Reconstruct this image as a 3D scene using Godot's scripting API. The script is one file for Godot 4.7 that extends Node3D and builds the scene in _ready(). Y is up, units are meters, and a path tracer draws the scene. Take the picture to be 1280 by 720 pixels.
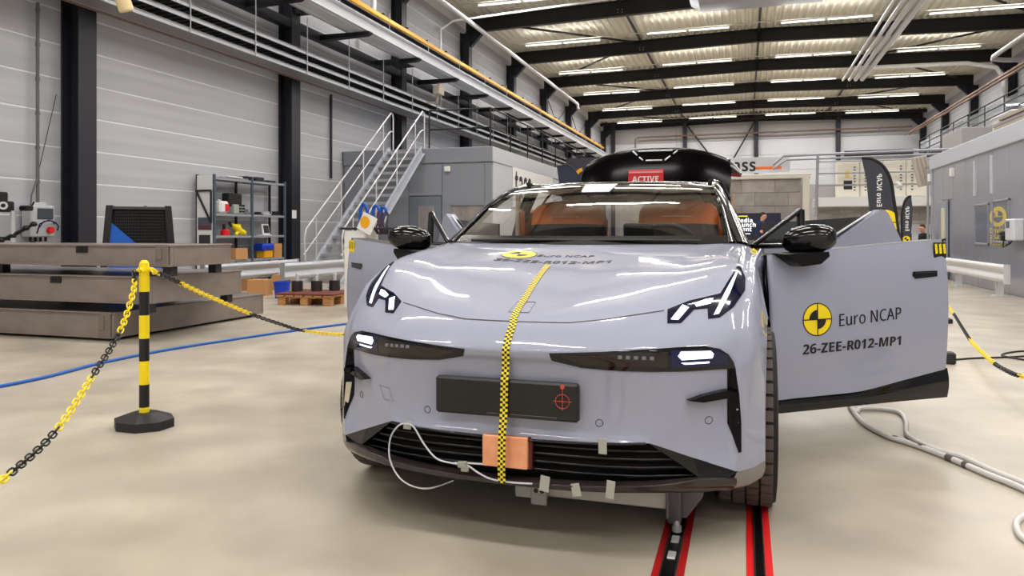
extends Node3D

# ---------------------------------------------------------------- mesh builder
class MB:
	var v := PackedVector3Array()
	var n := PackedVector3Array()
	var t := PackedVector2Array()
	func tri(a: Vector3, b: Vector3, c: Vector3) -> void:      # a, b, c counter-clockwise seen from the front
		var nn := (b - a).cross(c - a)
		if nn.length_squared() < 1e-20:
			return
		nn = nn.normalized()
		v.append(a); v.append(c); v.append(b)
		for i in 3:
			n.append(nn)
			t.append(Vector2.ZERO)
	func quad(a: Vector3, b: Vector3, c: Vector3, d: Vector3) -> void:
		tri(a, b, c)
		tri(a, c, d)
	func stri(a: Vector3, b: Vector3, c: Vector3, na: Vector3, nb: Vector3, nc: Vector3, ta := Vector2.ZERO, tb := Vector2.ZERO, tc := Vector2.ZERO) -> void:
		v.append(a); v.append(c); v.append(b)
		n.append(na); n.append(nc); n.append(nb)
		t.append(ta); t.append(tc); t.append(tb)
	func box(c: Vector3, s: Vector3, bs := Basis.IDENTITY, ch := 0.0) -> void:
		var h := s * 0.5
		ch = minf(ch, minf(h.x, minf(h.y, h.z)) * 0.9)
		for ax in 3:
			for sg in [-1.0, 1.0]:
				var p := []
				for q in [[-1, -1], [1, -1], [1, 1], [-1, 1]]:
					var w := Vector3.ZERO
					w[ax] = h[ax] * sg
					w[(ax + 1) % 3] = (h[(ax + 1) % 3] - ch) * q[0]
					w[(ax + 2) % 3] = (h[(ax + 2) % 3] - ch) * q[1]
					p.append(c + bs * w)
				if sg > 0:
					quad(p[0], p[1], p[2], p[3])
				else:
					quad(p[3], p[2], p[1], p[0])
		if ch > 0.0:
			for ax in 3:
				var b := (ax + 1) % 3
				var d := (ax + 2) % 3
				for s1 in [-1.0, 1.0]:
					for s2 in [-1.0, 1.0]:
						var q := []
						for e in [[-1.0, 0], [1.0, 0], [1.0, 1], [-1.0, 1]]:
							var w := Vector3.ZERO
							w[ax] = (h[ax] - ch) * e[0]
							w[b] = (h[b] - (ch if e[1] == 1 else 0.0)) * s1
							w[d] = (h[d] - (0.0 if e[1] == 1 else ch)) * s2
							q.append(c + bs * w)
						if s1 * s2 > 0:
							quad(q[0], q[1], q[2], q[3])
						else:
							quad(q[3], q[2], q[1], q[0])
			for s1 in [-1.0, 1.0]:
				for s2 in [-1.0, 1.0]:
					for s3 in [-1.0, 1.0]:
						var a := c + bs * Vector3(h.x * s1, (h.y - ch) * s2, (h.z - ch) * s3)
						var b2 := c + bs * Vector3((h.x - ch) * s1, h.y * s2, (h.z - ch) * s3)
						var d2 := c + bs * Vector3((h.x - ch) * s1, (h.y - ch) * s2, h.z * s3)
						if s1 * s2 * s3 > 0:
							tri(a, b2, d2)
						else:
							tri(a, d2, b2)
	func tube(pts: Array, r, sides := 8, closed := false, caps := true) -> void:
		var m := pts.size()
		if m < 2:
			return
		var rings := []
		var nrm := []
		var up := Vector3.UP
		for i in m:
			var a: Vector3 = pts[(i - 1 + m) % m] if (closed or i > 0) else pts[0]
			var b: Vector3 = pts[(i + 1) % m] if (closed or i < m - 1) else pts[m - 1]
			var d := (b - a).normalized()
			if i == 0:
				up = Vector3.UP if absf(d.y) < 0.9 else Vector3.RIGHT
			var x := up.cross(d).normalized()
			up = d.cross(x).normalized()
			var rr: float = r[i] if r is Array else r
			var ring := []
			var rn := []
			for k in sides:
				var an := TAU * k / sides
				var w := x * cos(an) + up * sin(an)
				rn.append(w)
				ring.append(pts[i] + w * rr)
			rings.append(ring)
			nrm.append(rn)
		for i in (m if closed else m - 1):
			var j := (i + 1) % m
			for k in sides:
				var l := (k + 1) % sides
				stri(rings[i][k], rings[i][l], rings[j][l], nrm[i][k], nrm[i][l], nrm[j][l])
				stri(rings[i][k], rings[j][l], rings[j][k], nrm[i][k], nrm[j][l], nrm[j][k])
		if caps and not closed:
			for k in sides:
				var l := (k + 1) % sides
				tri(pts[0], rings[0][l], rings[0][k])
				tri(pts[m - 1], rings[m - 1][k], rings[m - 1][l])
	func cyl(a: Vector3, b: Vector3, r: float, sides := 12, r2 := -1.0) -> void:
		tube([a, b], [r, r if r2 < 0 else r2], sides)
	# profile of Vector2(radius, height) turned about the y axis, then put in place
	func lathe(prof: Array, sides := 20, xf := Transform3D.IDENTITY) -> void:
		for i in prof.size() - 1:
			var p: Vector2 = prof[i]
			var q: Vector2 = prof[i + 1]
			var sl := (q - p)
			if sl.length() < 1e-6:
				continue
			var nr := Vector2(sl.y, -sl.x).normalized()
			for k in sides:
				var a0 := TAU * k / sides
				var a1 := TAU * (k + 1) / sides
				var c0 := Vector3(cos(a0), 0, -sin(a0))
				var c1 := Vector3(cos(a1), 0, -sin(a1))
				var u := Vector3.UP
				var n0 := xf.basis * (c0 * nr.x + u * nr.y).normalized()
				var n1 := xf.basis * (c1 * nr.x + u * nr.y).normalized()
				var A := xf * (c0 * p.x + u * p.y)
				var B := xf * (c1 * p.x + u * p.y)
				var C := xf * (c1 * q.x + u * q.y)
				var D := xf * (c0 * q.x + u * q.y)
				if p.x > 1e-6:
					stri(A, B, C, n0, n1, n1)
				if q.x > 1e-6:
					stri(A, C, D, n0, n1, n0)
	# flat polygon (xy) pushed out along z from z0 to z1, then put in place
	func prism(poly: Array, z0: float, z1: float, xf := Transform3D.IDENTITY) -> void:
		var pp := PackedVector2Array(poly)
		if Geometry2D.is_polygon_clockwise(pp):
			pp.reverse()
		var ix := Geometry2D.triangulate_polygon(pp)
		for i in range(0, ix.size(), 3):
			var a := pp[ix[i]]
			var b := pp[ix[i + 1]]
			var c := pp[ix[i + 2]]
			if (b - a).cross(c - a) < 0:
				var w := b
				b = c
				c = w
			tri(xf * Vector3(a.x, a.y, z1), xf * Vector3(b.x, b.y, z1), xf * Vector3(c.x, c.y, z1))
			tri(xf * Vector3(c.x, c.y, z0), xf * Vector3(b.x, b.y, z0), xf * Vector3(a.x, a.y, z0))
		for i in pp.size():
			var a := pp[i]
			var b := pp[(i + 1) % pp.size()]
			quad(xf * Vector3(a.x, a.y, z0), xf * Vector3(b.x, b.y, z0), xf * Vector3(b.x, b.y, z1), xf * Vector3(a.x, a.y, z1))
	# rows of points, smooth
	func grid(g: Array, flip := false, closed := false, part := []) -> void:      # part: only rows part[0]..part[1], columns part[2]..part[3]
		var R := g.size()
		var C: int = g[0].size()
		var ns := []
		for i in R:
			var row := []
			for j in C:
				var jl := (j - 1 + C) % C if closed else maxi(j - 1, 0)
				var jr := (j + 1) % C if closed else mini(j + 1, C - 1)
				var du: Vector3 = g[i][jr] - g[i][jl]
				var dv: Vector3 = g[mini(i + 1, R - 1)][j] - g[maxi(i - 1, 0)][j]
				var nn := du.cross(dv)
				if nn.length_squared() < 1e-18:
					nn = Vector3.UP
				nn = nn.normalized()
				row.append(-nn if flip else nn)
			ns.append(row)
		for i in (range(R - 1) if part.is_empty() else range(part[0], part[1])):
			for j in (range(C if closed else C - 1) if part.is_empty() else range(part[2], part[3])):
				var k: int = (j + 1) % C
				var ua := Vector2(float(j) / (C - 1), float(i) / (R - 1))
				var ub := Vector2(float(j + 1) / (C - 1), float(i) / (R - 1))
				var uc := Vector2(float(j + 1) / (C - 1), float(i + 1) / (R - 1))
				var ud := Vector2(float(j) / (C - 1), float(i + 1) / (R - 1))
				if flip:
					stri(g[i][j], g[i + 1][k], g[i][k], ns[i][j], ns[i + 1][k], ns[i][k], ua, uc, ub)
					stri(g[i][j], g[i + 1][j], g[i + 1][k], ns[i][j], ns[i + 1][j], ns[i + 1][k], ua, ud, uc)
				else:
					stri(g[i][j], g[i][k], g[i + 1][k], ns[i][j], ns[i][k], ns[i + 1][k], ua, ub, uc)
					stri(g[i][j], g[i + 1][k], g[i + 1][j], ns[i][j], ns[i + 1][k], ns[i + 1][j], ua, uc, ud)
	func ball(c: Vector3, r: Vector3, bs := Basis.IDENTITY, rings := 12, seg := 16) -> void:
		var g := []
		for i in rings + 1:
			var th := PI * i / rings
			var row := []
			for j in seg:
				var ph := TAU * j / seg
				row.append(c + bs * (Vector3(sin(th) * cos(ph), -cos(th), -sin(th) * sin(ph)) * r))
			g.append(row)
		# closed smooth ball with its own normals
		for i in rings:
			for j in seg:
				var k := (j + 1) % seg
				var f := func(p: Vector3) -> Vector3: return (bs * ((bs.inverse() * (p - c)) / (r * r))).normalized()
				var a: Vector3 = g[i][j]
				var b: Vector3 = g[i][k]
				var d: Vector3 = g[i + 1][k]
				var e: Vector3 = g[i + 1][j]
				if i > 0:
					stri(a, b, d, f.call(a), f.call(b), f.call(d))
				if i < rings - 1:
					stri(a, d, e, f.call(a), f.call(d), f.call(e))
				elif i == rings - 1 and i > 0:
					pass
	func mesh(m: Material) -> ArrayMesh:
		var arr := []
		arr.resize(Mesh.ARRAY_MAX)
		arr[Mesh.ARRAY_VERTEX] = v
		arr[Mesh.ARRAY_NORMAL] = n
		arr[Mesh.ARRAY_TEX_UV] = t
		var am := ArrayMesh.new()
		am.add_surface_from_arrays(Mesh.PRIMITIVE_TRIANGLES, arr)
		am.surface_set_material(0, m)
		return am

# ---------------------------------------------------------------- nodes
func put_mesh(called: String, me: Mesh, parent: Node = self, at := Vector3.ZERO) -> MeshInstance3D:
	var o := MeshInstance3D.new()
	o.name = called
	o.mesh = me
	o.position = at
	parent.add_child(o, true)
	return o

func obj(called: String, b: MB, m: Material, parent: Node = self) -> MeshInstance3D:
	return put_mesh(called, b.mesh(m), parent)

var taken := {}
func numbered(called: String) -> String:
	if not taken.has(called):
		taken[called] = 0
		return called
	taken[called] += 1
	return "%s_%03d" % [called, taken[called]]

func tag(o: Node, label: String, category: String, group := "", kind := "") -> Node:
	if label: o.set_meta("label", label)
	if category: o.set_meta("category", category)
	if group: o.set_meta("group", group)
	if kind: o.set_meta("kind", kind)
	return o

func thing(called: String, label: String, category: String, at := Vector3.ZERO, turn := 0.0, group := "", kind := "") -> Node3D:
	var o := Node3D.new()
	o.name = numbered(called)
	add_child(o)
	o.position = at
	o.rotation.y = turn
	tag(o, label, category, group, kind)
	return o

func one(called: String, b: MB, m: Material, label: String, category: String, group := "", kind := "") -> MeshInstance3D:
	var o := put_mesh(numbered(called), b.mesh(m))
	tag(o, label, category, group, kind)
	return o

func ordinal(i: int) -> String:
	return ["first", "second", "third", "fourth", "fifth", "sixth", "seventh", "eighth", "ninth", "tenth", "eleventh", "twelfth", "thirteenth", "fourteenth", "fifteenth", "sixteenth", "seventeenth", "eighteenth"][i]

func bx(c: Vector3, s: Vector3, ch := 0.0, bs := Basis.IDENTITY) -> MB:
	var b := MB.new()
	b.box(c, s, bs, ch)
	return b

# ---------------------------------------------------------------- materials
func mat(col: Color, rough := 0.6, metal := 0.0) -> StandardMaterial3D:
	var m := StandardMaterial3D.new()
	m.albedo_color = col
	m.roughness = rough
	m.metallic = metal
	return m

func gloss(col: Color, rough := 0.3, coat := 1.0, metal := 0.0) -> StandardMaterial3D:
	var m := mat(col, rough, metal)
	m.clearcoat_enabled = true
	m.clearcoat = coat
	m.clearcoat_roughness = 0.03
	return m

func glow(col: Color, e: float) -> StandardMaterial3D:
	var m := mat(col, 0.5)
	m.emission_enabled = true
	m.emission = col
	m.emission_energy_multiplier = e
	return m

func glass(col: Color, alpha: float) -> StandardMaterial3D:
	var m := mat(Color(col.r, col.g, col.b, alpha), 0.02)
	m.transparency = BaseMaterial3D.TRANSPARENCY_ALPHA
	return m

func noise_tex(sd: int, freq: float, c0: Color, c1: Color, oct := 4, size := 512, type := FastNoiseLite.TYPE_SIMPLEX_SMOOTH) -> NoiseTexture2D:
	var f := FastNoiseLite.new()
	f.seed = sd
	f.noise_type = type
	f.frequency = freq
	f.fractal_octaves = oct
	var g := Gradient.new()
	g.set_color(0, c0)
	g.set_color(1, c1)
	var t := NoiseTexture2D.new()
	t.width = size
	t.height = size
	t.seamless = true
	t.noise = f
	t.color_ramp = g
	return t

func tri_mat(tex: Texture2D, scale: Vector3, rough: float, metal := 0.0, bump: Texture2D = null, bs := 0.0) -> StandardMaterial3D:
	var m := mat(Color.WHITE, rough, metal)
	m.albedo_texture = tex
	m.uv1_triplanar = true
	m.uv1_world_triplanar = true
	m.uv1_scale = scale
	if bump:
		m.heightmap_enabled = true
		m.heightmap_texture = bump
		m.heightmap_scale = bs
	return m

# lettering
func words(s: String, size: float, depth := 0.002, weight := 700) -> TextMesh:
	var f := SystemFont.new()
	f.font_names = PackedStringArray(["Droid Sans"])
	f.font_weight = weight
	var t := TextMesh.new()
	t.font = f
	t.text = s
	t.font_size = 64
	t.pixel_size = size / 64.0
	t.depth = depth
	t.curve_step = 1.0
	return t

func write(called: String, s: String, size: float, m: Material, xf: Transform3D, parent: Node = self, weight := 700, squeeze := 1.0, depth := 0.002) -> MeshInstance3D:
	var t := words(s, size, depth, weight)
	t.material = m
	var o := put_mesh(called, t, parent)
	o.transform = xf * Transform3D(Basis.from_scale(Vector3(squeeze, 1, 1)), Vector3.ZERO)
	return o

# lettering bent by a function of its flat (x, y, z)
func bent_words(called: String, s: String, size: float, m: Material, fn: Callable, parent: Node, weight := 700) -> MeshInstance3D:
	var t := words(s, size, 0.001, weight)
	var arr := t.get_mesh_arrays()
	var pv: PackedVector3Array = arr[Mesh.ARRAY_VERTEX]
	var ix: PackedInt32Array = arr[Mesh.ARRAY_INDEX] if arr[Mesh.ARRAY_INDEX] != null else PackedInt32Array(range(pv.size()))
	var b := MB.new()
	for i in range(0, ix.size(), 3):
		b.tri(fn.call(pv[ix[i]]), fn.call(pv[ix[i + 2]]), fn.call(pv[ix[i + 1]]))
	return obj(called, b, m, parent)

func wear(p: Node, called: String, b: MB, m: Material) -> MeshInstance3D:
	return obj(called, b, m, p)

func basis_xyz(x: Vector3, y: Vector3) -> Basis:
	var z := x.cross(y).normalized()
	return Basis(x.normalized(), z.cross(x).normalized(), z)

# ---------------------------------------------------------------- the scene
const F_NEAR := 0.05
var M := {}

func _ready() -> void:
	# camera: level, its lens shifted down as in the photograph
	var cam := Camera3D.new()
	cam.name = "camera"
	cam.projection = Camera3D.PROJECTION_FRUSTUM
	cam.keep_aspect = Camera3D.KEEP_HEIGHT
	cam.near = F_NEAR
	cam.far = 200.0
	cam.size = 720.0 / 926.0 * F_NEAR
	cam.frustum_offset = Vector2(0.0, -70.0 / 926.0 * F_NEAR)
	cam.position = Vector3(0, 1.13, 0)
	cam.rotation.y = atan(292.0 / 926.0)
	add_child(cam)
	cam.current = true
	var we := WorldEnvironment.new()
	we.name = "environment"
	var env := Environment.new()
	env.background_mode = Environment.BG_COLOR
	env.background_color = Color(0.75, 0.8, 0.88)
	env.tonemap_mode = Environment.TONE_MAPPER_LINEAR
	env.tonemap_exposure = 0.66
	env.sdfgi_enabled = true
	env.ssao_enabled = true
	env.ssil_enabled = true
	we.environment = env
	add_child(we)
	materials()
	lights()
	shell()
	columns_and_beams()
	left_services()
	ceiling_services()
	left_booth()
	right_booth()
	back_hall()
	car()
	left_floor_things()
	front_floor_things()
	flags_and_people()

func materials() -> void:
	M.floor = tri_mat(noise_tex(3, 0.004, Color(0.83, 0.80, 0.73), Color(0.71, 0.675, 0.605), 5, 1024), Vector3(0.16, 0.16, 0.16), 0.33)
	M.floor.detail_enabled = true
	M.floor.detail_blend_mode = BaseMaterial3D.BLEND_MODE_MUL
	M.floor.detail_albedo = noise_tex(8, 0.009, Color(0.84, 0.83, 0.83), Color(1.0, 1.0, 1.0), 6, 1024)
	M.panel = tri_mat(noise_tex(5, 0.01, Color(0.70, 0.705, 0.725), Color(0.75, 0.755, 0.775), 3, 256), Vector3(0.05, 1.6, 0.05), 0.5)
	M.panel_edge = mat(Color(0.90, 0.90, 0.91), 0.5)  # pale joints: light caught on the panel edges is put into the colour
	M.roof = mat(Color(0.86, 0.84, 0.78), 0.85)
	M.roof.metallic_specular = 0.25
	M.steel_dark = mat(Color(0.115, 0.115, 0.155), 0.5)
	M.steel_black = mat(Color(0.05, 0.05, 0.06), 0.5)
	M.steel_grey = mat(Color(0.62, 0.63, 0.66), 0.45, 0.3)
	M.galv = mat(Color(0.70, 0.71, 0.73), 0.42, 0.55)
	M.silver = mat(Color(0.82, 0.82, 0.83), 0.35, 0.4)
	M.pale = mat(Color(0.82, 0.83, 0.85), 0.45)
	M.white = mat(Color(0.90, 0.90, 0.89), 0.5)
	M.yellow = mat(Color(0.98, 0.87, 0.04), 0.4)
	M.orange_yellow = mat(Color(0.93, 0.66, 0.06), 0.4)
	M.black_plastic = mat(Color(0.06, 0.06, 0.065), 0.5)
	M.brown_pipe = mat(Color(0.42, 0.33, 0.29), 0.45)
	M.booth = mat(Color(0.53, 0.545, 0.58), 0.45)
	M.booth_light = mat(Color(0.74, 0.75, 0.77), 0.45)
	M.booth_right = mat(Color(0.68, 0.69, 0.74), 0.24, 0.45)
	M.blue = mat(Color(0.02, 0.22, 0.72), 0.45)
	M.red = mat(Color(0.86, 0.05, 0.06), 0.5)
	M.card = mat(Color(0.76, 0.56, 0.36), 0.8)
	M.wood = tri_mat(noise_tex(12, 0.02, Color(0.66, 0.46, 0.26), Color(0.78, 0.58, 0.36), 4, 256), Vector3(0.6, 4.0, 4.0), 0.75)
	M.rust_steel = tri_mat(noise_tex(15, 0.008, Color(0.50, 0.455, 0.43), Color(0.57, 0.525, 0.50), 5, 512), Vector3(0.5, 0.9, 0.5), 0.36, 0.15)
	M.text_dark = mat(Color(0.06, 0.06, 0.08), 0.5)
	M.lamp = glow(Color(1.0, 0.98, 0.95), 3.0)
	M.orange = mat(Color(0.95, 0.45, 0.1), 0.5)

# four lines of double tube fittings in every bay of the hall
func lights() -> void:
	var rows := [5.2, -0.8, -6.8, -12.8, -18.8, -24.8, -30.8, -36.8, -42.8, -48.8, -54.8]  # first row is unseen behind the camera, added to brighten the front floor
	var xs := [-7.45, -2.25, 2.95, 8.1]
	
	var proto: Node3D = null
	for i in rows.size():
		for k in 4:
			var root: Node3D
			if proto == null:
				root = thing("ceiling_light", "", "ceiling light")
				obj("housing", bx(Vector3(0, 0.075, 0), Vector3(3.3, 0.05, 0.12), 0.01), M.white, root)
				for s in [-1, 1]:
					for e in [-1, 1]:
						var b := MB.new()
						b.cyl(Vector3(e * 0.06, 0.02, s * 0.032), Vector3(e * 1.62, 0.02, s * 0.032), 0.017, 10)
						obj("tube", b, M.lamp, root)
				for e in [-1, 0, 1]:
					obj("lamp_holder", bx(Vector3(e * 1.635, 0.03, 0), Vector3(0.04, 0.07, 0.11), 0.005), M.white, root)
				for e in [-1, 1]:
					var b := MB.new()
					b.cyl(Vector3(e * 0.9, 0.1, 0), Vector3(e * 0.9, 0.42, 0), 0.006, 6)
					obj("hanger", b, M.galv, root)
				proto = root
			else:
				root = proto.duplicate()
				root.name = numbered("ceiling_light")
				add_child(root)
			root.position = Vector3(xs[k], 9.22 + 0.02 * (5.5 - absf(xs[k] - 0.5)), rows[i])
			tag(root, "white twin tube ceiling light, " + ordinal(k) + " from the left wall, " + ordinal(rows.size() - 1 - i) + " row from the end wall", "ceiling light", "tube lights under the roof")
			var L := AreaLight3D.new()
			L.name = "light"
			L.area_size = Vector2(3.2, 0.16)
			L.light_energy = 28.0
			L.light_color = Color(1.0, 0.985, 0.975)
			L.area_range = 80.0
			L.area_attenuation = 2.0
			L.shadow_enabled = true
			L.position = root.position + Vector3(0, -0.03, 0)
			L.rotation.x = -PI / 2
			add_child(L, true)
			var U := L.duplicate()  # added upward light over each fitting, to brighten the roof sheeting
			U.light_energy = 2.4
			U.position = root.position + Vector3(0, 0.12, 0)
			U.rotation.x = PI / 2
			add_child(U, true)

	for i in rows.size():
		var b := MB.new()
		b.tube([Vector3(-9.8, 9.33, rows[i] - 0.15), Vector3(0.5, 9.45, rows[i] - 0.15), Vector3(10.9, 9.33, rows[i] - 0.15)], 0.022, 6)
		for xx in xs:
			var e: float = absf(xx - 0.5)
			b.cyl(Vector3(xx, 9.45 - 0.01165 * e, rows[i] - 0.15), Vector3(xx, 9.40 - 0.02 * e, rows[i] - 0.0745), 0.012, 6)
		one("lamp_conduit", b, M.roof, "thin beige conduit linking the ceiling lights, " + ordinal(rows.size() - 1 - i) + " row from the end wall", "conduit", "conduits linking the ceiling lights")

func shell() -> void:
	# floor
	var fl := bx(Vector3(0.55, -0.15, -24.5), Vector3(23.6, 0.3, 67.2))
	var f := one("floor", fl, M.floor, "pale beige sealed concrete floor of the test hall", "floor", "", "structure")
	# roof of trapezoid sheets, one a bay and slope, on a low ridge
	var ceil_root := thing("ceiling", "beige ribbed steel roof sheeting over the dark beams", "ceiling", Vector3.ZERO, 0.0, "", "structure")
	var prof := []
	var x := 0.0
	while x < 11.9:
		prof.append(Vector2(x, 0.0)); prof.append(Vector2(x + 0.10, 0.0)); prof.append(Vector2(x + 0.15, 0.085)); prof.append(Vector2(x + 0.25, 0.085))
		x += 0.30
	for side in [-1, 1]:
		var sh := MB.new()
		for i in prof.size() - 1:
			var a: Vector2 = prof[i]
			var b: Vector2 = prof[i + 1]
			var pa := Vector3(side * a.x, a.y - a.x * 0.024, 0)
			var pb := Vector3(side * b.x, b.y - b.x * 0.024, 0)
			var q := Vector3(0, 0, 6.0)
			if side > 0:
				sh.quad(pa, pb, pb + q, pa + q)
				sh.quad(pa + Vector3(0, .03, 0), pa + q + Vector3(0, .03, 0), pb + q + Vector3(0, .03, 0), pb + Vector3(0, .03, 0))
			else:
				sh.quad(pb, pa, pa + q, pb + q)
				sh.quad(pb + Vector3(0, .03, 0), pb + q + Vector3(0, .03, 0), pa + q + Vector3(0, .03, 0), pa + Vector3(0, .03, 0))
		var me := sh.mesh(M.roof)
		for i in 11:
			put_mesh("roof_panel", me, ceil_root, Vector3(0.55, 9.98, -57.8 + 6.0 * i))
	obj("roof_slab", bx(Vector3(0.55, 10.25, -24.5), Vector3(24.2, 0.25, 67.4)), M.roof, ceil_root)
	# walls: horizontal sandwich panels with a joint between
	var wl := thing("wall_left", "tall left wall of pale grey horizontal cladding panels", "wall", Vector3.ZERO, 0.0, "", "structure")
	obj("core", bx(Vector3(-11.007, 5.0, -24.5), Vector3(0.2, 10.2, 67.2)), M.panel_edge, wl)
	var wr := thing("wall_right", "right wall of pale grey horizontal cladding panels behind the booth", "wall", Vector3.ZERO, 0.0, "", "structure")
	obj("core", bx(Vector3(12.107, 5.0, -24.5), Vector3(0.2, 10.2, 67.2)), M.panel_edge, wr)
	var p := MB.new()
	p.box(Vector3(0, 0.285, 0), Vector3(0.08, 0.542, 5.985), Basis.IDENTITY, 0.004)
	var pm := p.mesh(M.panel)
	for i in 11:
		for k in 17:
			put_mesh("panel", pm, wl, Vector3(-10.94, -0.31 + 0.57 * k + 0.003, -54.8 + 6.0 * i))
			put_mesh("panel", pm, wr, Vector3(12.04, -0.31 + 0.57 * k + 0.003, -54.8 + 6.0 * i))
	var wb := thing("wall_back", "far end wall of pale grey cladding with a lighter lower half", "wall", Vector3.ZERO, 0.0, "", "structure")
	obj("core", bx(Vector3(0.55, 5.0, -58.1), Vector3(23.6, 10.2, 0.2)), M.panel_edge, wb)
	var q1 := MB.new()
	q1.box(Vector3.ZERO, Vector3(5.64, 1.132, 0.08), Basis.IDENTITY, 0.02)
	var qa := q1.mesh(mat(Color(0.62, 0.61, 0.61), 0.5))
	var qb := q1.mesh(mat(Color(0.77, 0.775, 0.79), 0.5))
	for i in 4:
		for k in 9:
			put_mesh("panel", qb if k in [4, 5, 6] else qa, wb, Vector3(-7.9 + 5.65 * i, 0.57 + 1.14 * k, -57.97))
	one("wall_front", bx(Vector3(0.55, 5.0, 8.6), Vector3(23.6, 10.2, 0.2)), M.white, "hall wall behind the photographer", "wall", "", "structure")

func h_column(xw: float, xf: float, z: float, h: float, b: MB) -> void:
	var d := signf(xf - xw)
	b.box(Vector3(xf - d * 0.012, h / 2, z), Vector3(0.024, h, 0.36), Basis.IDENTITY, 0.003)
	b.box(Vector3(xw + d * 0.012, h / 2, z), Vector3(0.024, h, 0.36), Basis.IDENTITY, 0.003)
	b.box(Vector3((xf + xw) / 2, h / 2, z), Vector3(absf(xf - xw) - 0.048, h, 0.02))

func columns_and_beams() -> void:
	for i in 11:
		var z: float = -9.66 + 6.0 - 6.03 * i
		if i >= 10:
			break
		var nm := ordinal(i) + " from the camera"
		var t := thing("steel_column", "dark navy steel column standing against the left wall, " + nm, "column", Vector3(-10.9, 0, z), 0.0, "columns along the left wall")
		var b := MB.new()
		h_column(0.02, 0.4, 0, 9.1, b)
		obj("shaft", b, M.steel_dark, t)
		b = MB.new()
		b.prism([Vector2(0.4, 9.1), Vector2(0.4, 8.55), Vector2(0.95, 9.1)], -0.012, 0.012)
		b.box(Vector3(0.69, 8.80, 0), Vector3(0.03, 0.79, 0.22), Basis(Vector3(0, 0, 1), -PI / 4))
		obj("haunch", b, M.steel_dark, t)
		obj("base_plate", bx(Vector3(0.2, 0.015, 0), Vector3(0.46, 0.03, 0.42), 0.004), M.steel_dark, t)
		t = thing("steel_column", "dark navy steel column standing against the right wall, " + nm, "column", Vector3(12.0, 0, z), PI, "columns along the right wall")
		b = MB.new()
		h_column(0.02, 0.4, 0, 9.1, b)
		obj("shaft", b, M.steel_dark, t)
		b = MB.new()
		b.prism([Vector2(0.4, 9.1), Vector2(0.4, 8.55), Vector2(0.95, 9.1)], -0.012, 0.012)
		b.box(Vector3(0.69, 8.80, 0), Vector3(0.03, 0.79, 0.22), Basis(Vector3(0, 0, 1), -PI / 4))
		obj("haunch", b, M.steel_dark, t)
		# roof beam of two raked halves
		var rb := thing("roof_beam", "black steel roof beam spanning the hall, " + nm, "roof beam", Vector3(0.55, 9.36, z), 0.0, "roof beams across the hall")
		for s in [-1, 1]:
			b = MB.new()
			var bs := Basis(Vector3(0, 0, 1), -s * 0.024)
			var c := bs * Vector3(s * 5.6, 0, 0)
			b.box(c + Vector3(0, 0.01, 0), Vector3(11.3, 0.02, 0.22), bs)
			b.box(c + Vector3(0, 0.28, 0), Vector3(11.3, 0.54, 0.014), bs)
			b.box(c + Vector3(0, 0.56, 0), Vector3(11.3, 0.02, 0.22), bs)
			obj("girder", b, M.steel_black, rb)
		obj("splice_plate", bx(Vector3(0, 0.28, 0), Vector3(0.05, 0.6, 0.24), 0.004), M.steel_black, rb)
		for xx in [-5.05, 5.05]:
			var bo := MB.new()
			for yy in [0.1, 0.2]:
				for q in [-0.08, 0.08]:
					bo.box(Vector3(xx + q, yy + 0.05 - 0.12, 0.012), Vector3(0.035, 0.035, 0.02), Basis.IDENTITY, 0.005)
			obj("bolts", bo, M.steel_grey, rb)
	# purlins along the hall
	var px := [-4.5, 0.55, 5.6]
	var pn := ["left half of the roof", "ridge of the roof", "right half of the roof"]
	for k in 3:
		var b := MB.new()
		b.box(Vector3(px[k], 9.86 - 0.024 * absf(px[k] - 0.55), -24.5), Vector3(0.09, 0.09, 66), Basis.IDENTITY, 0.01)
		one("roof_purlin", b, M.steel_dark, "long dark purlin tube running along the " + pn[k], "purlin")
	# wind braces in the roof plane
	for i in [4, 5, 6, 7, 8]:
		var z: float = -9.66 + 6.0 - 6.03 * i
		for s in [-1, 1]:
			var b := MB.new()
			var x0: float = 0.55 + s * 10.6
			if (i + (1 if s > 0 else 0)) % 2 == 0:
				b.cyl(Vector3(x0, 9.5, z), Vector3(0.55 + s * 5.2, 9.72, z - 6.0), 0.05, 8)
			else:
				b.cyl(Vector3(x0, 9.5, z - 6.0), Vector3(0.55 + s * 5.2, 9.72, z), 0.05, 8)
			one("roof_brace", b, M.steel_black, "dark diagonal roof brace, " + ("left" if s < 0 else "right") + " side, behind the " + ordinal(i) + " beam from the camera", "brace", "diagonal roof braces")
	# wall braces at the far end of the left wall
	for i in [6, 7]:
		var z: float = -9.66 + 6.0 - 6.03 * i
		var b := MB.new()
		b.cyl(Vector3(-10.75, 6.2, z - 0.2), Vector3(-10.75, 9.0, z - 5.8), 0.025, 6)
		b.cyl(Vector3(-10.72, 9.0, z - 0.2), Vector3(-10.72, 6.2, z - 5.8), 0.025, 6)
		one("wall_brace", b, M.steel_dark, "crossed thin brace rods on the upper left wall behind the " + ordinal(i) + " column", "brace", "crossed wall braces")
	# end wall posts and diagonals
	var ex := [-9.9, -4.4, 0.75, 6.35]
	for k in 4:
		var b := MB.new()
		b.box(Vector3(ex[k], 4.9, -57.78), Vector3(0.3, 9.8, 0.24), Basis.IDENTITY, 0.01)
		one("end_wall_post", b, M.steel_dark, "dark post on the far end wall, " + ordinal(k) + " from the left corner", "post", "posts on the end wall")
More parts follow.
